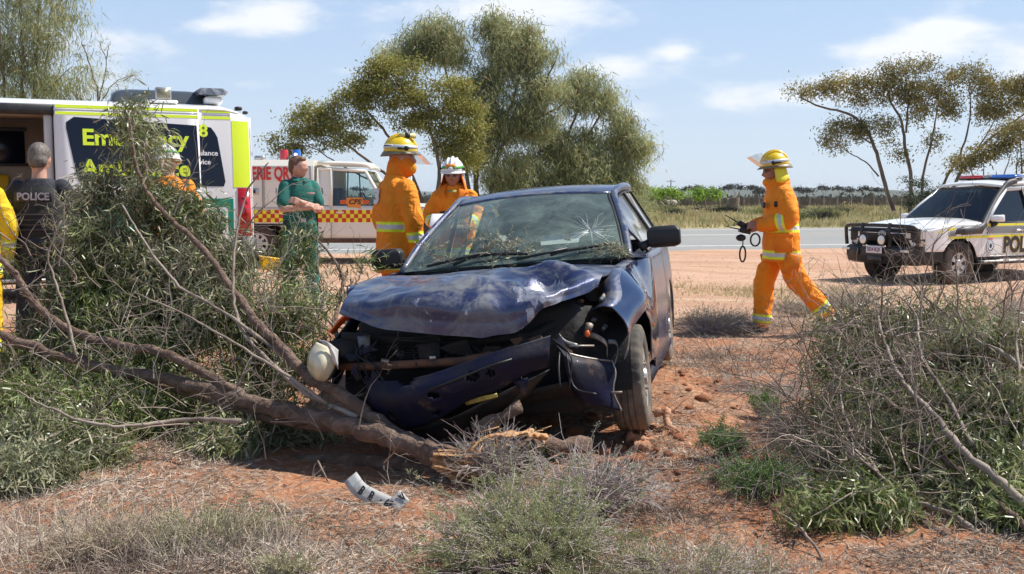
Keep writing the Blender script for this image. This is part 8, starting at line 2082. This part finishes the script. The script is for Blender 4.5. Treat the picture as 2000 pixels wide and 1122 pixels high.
for (px, py, rx_, ry_, n, H, fl, mi) in [(200, 1060, .55, .25, 16000, .16, 1.1, 0), (330, 1090, .4, .2, 9000, .14, 1.1, 1), (620, 1100, .35, .16, 6000, .09, .6, 0), (1300, 1080, .35, .25, 9000, .08, .4, 1), (1330, 960, .4, .35, 12000, .09, .3, 1), (1420, 700, .6, .5, 8000, .13, .7, 1), (1600, 640, .7, .7, 9000, .16, .9, 0), (1500, 640, .5, .5, 7000, .18, .9, 1), (1360, 720, .35, .5, 6000, .10, .6, 0), (1500, 920, .3, .25, 7000, .09, .5, 1), (1260, 1000, .3, .2, 6000, .1, .6, 1), (1460, 1110, .3, .12, 6000, .08, .7, 0), (60, 1090, .4, .2, 6000, .1, .7, 0), (1950, 620, 1.0, .9, 7000, .18, 1, 0)]:
    cx_, cy_, _z = gpix(px, py)
    add_leaves(mb, litter(n, patch(cx_, cy_, rx_, ry_), H, .0032, fl, int(px + py), (cx_ - 2 * rx_, cy_ - 2 * ry_), (cx_ + 2 * rx_, cy_ + 2 * ry_)), mi)
mb.build('dry_litter', [M_STRAW, M_STRAWG], kind='stuff', smooth=False)
tw = MB()
for k in range(1100):
    y = 3.1 + 6 * rng.random() ** 1.6; x = rng.uniform(-.5, .55) * y * 1.05
    if rng.random() > dn(np.array([x]), np.array([y]))[0] + .25: continue
    a = rng.uniform(0, 6.28); zigtwig(tw, np.array([x, y, gz(x, y) + .008]), np.array([math.cos(a), math.sin(a), .06]), rng.uniform(.08, .32), .0026, 1, rng, 3, .3, lift=0)
tw.build('fallen_twigs', M_TWIG, kind='stuff')
# ---------------------------------------------------------------- shrubs on the red earth
M_SALT = leaf_mat('saltbush_leaf', (.31, .34, .15), (.50, .51, .28), trans=.25, rough=.6, scale=5)
M_SALTG = leaf_mat('saltbush_grey', (.28, .28, .19), (.44, .43, .32), trans=.2, rough=.7, scale=5)
M_HERB = leaf_mat('fresh_herb', (.15, .25, .07), (.27, .38, .13), trans=.3, rough=.55, scale=5)
M_OLIVE = leaf_mat('olive_herb', (.38, .36, .20), (.54, .49, .31), trans=.25, rough=.7, scale=5)
M_SHTWIG = mat('purple_grey_twig', (.36, .29, .27), .9, col2=(.52, .45, .41), scale=12)
M_STRAWTW = mat('straw_stem', (.50, .40, .28), .85, col2=(.36, .28, .21), scale=12)
def shrub(name, label, px, py, rad, hgt, lm, n_tw, n_leaf, seed, leafL=.012, leafW=.005, twr=.003, dead=.35, wide=1.0, tm=None, Yo=0, green_edge=True, group=None):
    rng = np.random.default_rng(seed)
    x, y, z = gpix(px, py)
    root = thing(name, label, 'shrub', loc=(x, y + Yo, gz(x, y + Yo) - .01), group=group)
    mb = MB(); ends = []
    for k in range(n_tw):
        a = rng.uniform(0, 6.283); e = rng.uniform(.1, 1) ** .6; up = rng.uniform(.5, 1)
        tip = np.array([math.cos(a) * rad * e * wide, math.sin(a) * rad * e, hgt * (1 - .55 * e * e) * up])
        mid = tip * .5 + np.array([rng.normal() * rad * .08, rng.normal() * rad * .08, hgt * .12])
        P = smooth_line([(rng.normal() * rad * .08, rng.normal() * rad * .08, 0), mid, tip], 3); P[1:] += rng.normal(size=(len(P) - 1, 3)) * rad * .025
        mb.add(tube(P, np.linspace(twr, twr * .45, len(P)), 3, caps=False))
        for j in range(5):
            i = rng.integers(2, len(P)); d = (P[i] - P[i - 1]); d /= np.linalg.norm(d) + 1e-9; d = d + rng.normal(size=3) * .6; L_ = rad * rng.uniform(.12, .32)
            Q = np.array([P[i], P[i] + d * L_ * .5, P[i] + d * L_ + rng.normal(size=3) * L_ * .2]); mb.add(tube(Q, [twr * .5, twr * .4, twr * .25], 3, caps=False))
            if rng.random() > dead: ends.append((Q[1], Q[2]))
    mb.build('stems', tm or M_SHTWIG, root, kind='stuff')
    if n_leaf and ends:
        E = np.array(ends); i = rng.integers(0, len(E), n_leaf)
        keep = vnoise(E[:, 1] * 9 + seed)[i] > -.45; i = i[keep]; n = len(i)
        t_ = rng.uniform(-.2, 1.15, n)[:, None]; pos = E[i, 0] * (1 - t_) + E[i, 1] * t_ + rng.normal(size=(n, 3)) * .006
        pos[:, 2] = np.maximum(pos[:, 2], .01)
        dr = (E[i, 1] - E[i, 0]); dr /= np.linalg.norm(dr, axis=1, keepdims=True) + 1e-9; dr = dr * .6 + rng.normal(size=(n, 3)) * .6 + [0, 0, .35]
        l_ = MB(); add_leaves(l_, leaves(pos, dr, rng.uniform(.6, 1.4, n) * leafL, leafW, rng, 1, .1)); l_.build('foliage', lm, root, kind='stuff', smooth=False)
    return root
shrub('saltbush', 'large grey-green saltbush in the centre foreground before the wreck', 1035, 1128, .36, .33, M_SALT, 270, 52000, 1, dead=.42, wide=1.0, leafL=.011, leafW=.0042)
shrub('saltbush', 'wispy dead grey saltbush right beside the big green one', 1160, 1000, .34, .26, M_SALTG, 150, 4000, 2, dead=.85)
shrub('dry_shrub', 'twiggy dead grey bush between the splintered trunk and the saltbush', 965, 945, .26, .30, M_SALTG, 130, 1200, 3, dead=.9)
shrub('herb_clump', 'feathery dark green clump beside the splintered trunk', 1010, 920, .17, .14, M_HERB, 70, 8000, 4, dead=.05)
shrub('herb_clump', 'upright bright green feathery herb in open red ground', 1487, 818, .13, .22, M_HERB, 60, 6000, 5, dead=.05)
shrub('herb_clump', 'small low green herb right of the torn roots', 1415, 885, .13, .14, M_HERB, 60, 6000, 6, dead=.05)
shrub('herb_clump', 'wide low green herb at the edge of the right-hand branches', 1495, 940, .22, .13, M_HERB, 100, 14000, 7, dead=.05, wide=1.3)
shrub('dry_shrub', 'dark grey scrubby bush at the walking firefighter\'s front foot', 1408, 645, .38, .20, M_SALTG, 200, 9000, 8, dead=.6, wide=1.3)
shrub('dry_shrub', 'dull green low bush just left of the walking firefighter\'s foot', 1375, 650, .40, .20, M_OLIVE, 120, 6000, 9, dead=.4, wide=1.2)
shrub('dry_shrub', 'dry twiggy bush between the walking firefighter\'s feet', 1560, 618, .34, .22, M_OLIVE, 200, 9000, 10, dead=.6, wide=1.2)
shrub('dry_shrub', 'tangle of dead grey twigs in front of the walking firefighter', 1500, 760, .38, .10, M_SALTG, 130, 1500, 11, dead=.9, wide=1.3)
shrub('dry_shrub', 'grey dead bush at the left edge of the right-hand branches', 1560, 860, .28, .22, M_SALTG, 150, 3000, 12, dead=.75)
shrub('straw_bush', 'pale olive straw bush in the left foreground', 420, 1065, .24, .12, M_OLIVE, 110, 16000, 13, dead=.1, wide=1.3, leafL=.009, tm=M_STRAWTW, twr=.0018)
shrub('straw_bush', 'pale dry straw bush at the bottom right of centre', 1360, 1150, .30, .13, M_OLIVE, 120, 12000, 14, dead=.2, wide=1.2, leafL=.009)
shrub('straw_bush', 'thin pale dead weed in the bottom left corner', 215, 1080, .26, .17, M_OLIVE, 90, 900, 15, dead=.9, wide=1.3, tm=M_STRAWTW, twr=.0016)
shrub('straw_bush', 'tiny olive herb at the bottom beside the saltbush', 560, 1135, .13, .08, M_OLIVE, 50, 5000, 16, dead=.1)
shrub('dry_shrub', 'grey-green low bush at the right edge behind the bare twigs', 1985, 640, .5, .35, M_SALTG, 150, 12000, 17, dead=.3)
shrub('dry_shrub', 'dry grass-like bush between police vehicle and right-hand branches', 1650, 600, .5, .22, M_OLIVE, 150, 6000, 18, dead=.5)

# bent number plate on the ground, curved trim strip behind the saltbush
M_PLATE = mat('number_plate_white', (.46, .45, .43), .5, dirt=(.24, .18, .13), dscale=9)
M_INK = mat('black_ink', (.012, .012, .012), .5)
M_REDINK = mat('maroon_ink', (.10, .02, .03), .5)
pa = [at(684, 932, 4.56), at(702, 956, 4.50), at(725, 970, 4.46), at(755, 984, 4.42), at(768, 988, 4.40), at(792, 968, 4.42)]
cl = smooth_line(pa, 5)
tn = np.gradient(cl, axis=0); tn /= np.linalg.norm(tn, axis=1, keepdims=True)
pl_w = np.cross(tn, np.array([-.15, -.75, .45])); pl_w /= np.linalg.norm(pl_w, axis=1, keepdims=True); pl_w *= -.036 * np.sign(pl_w[:, 2:3] + 1e-9) * -1
PL = np.stack([cl + pl_w * k for k in (-1, -.33, .33, 1)], 0)
o0 = cl.mean(0)
plate = MB().add(sheet(PL - o0, .0015)).build('number_plate', M_PLATE, M=Matrix.Translation(o0)); tag(plate, 'bent white number plate lying on red earth below the fallen trunk', 'number plate')
for ch, k in (('B', 6), ('B', 10), ('·', 13), ('6', 15), ('6', 18), ('V', 26)):
    k = min(k, len(cl) - 2); ux = tn[k]; uy = pl_w[k] / .036
    uy = uy * (1 if uy[2] > 0 else -1); nn = np.cross(ux, uy); s_ = 1 if nn[1] < 0 else -1
    obj_text(ch, .058, M_INK, plate, frame(cl[k] - o0 + np.array([0, -.006, .003]), ux, uy), off=.02, sx=.75)
tr_ = smooth_line([at(1170, 912, 4.55), at(1205, 925, 4.5), at(1232, 945, 4.45), at(1246, 962, 4.4)], 6)
TR = np.stack([tr_, tr_ + [-.03, .02, -.05], tr_ + [-.05, .03, -.09]], 0) - tr_[0]
tag(MB().add(sheet(TR, .004)).build('trim_strip', M_GREYST, M=Matrix.Translation(tr_[0])), 'curved grey trim strip torn off and lying behind the saltbush', 'car trim')
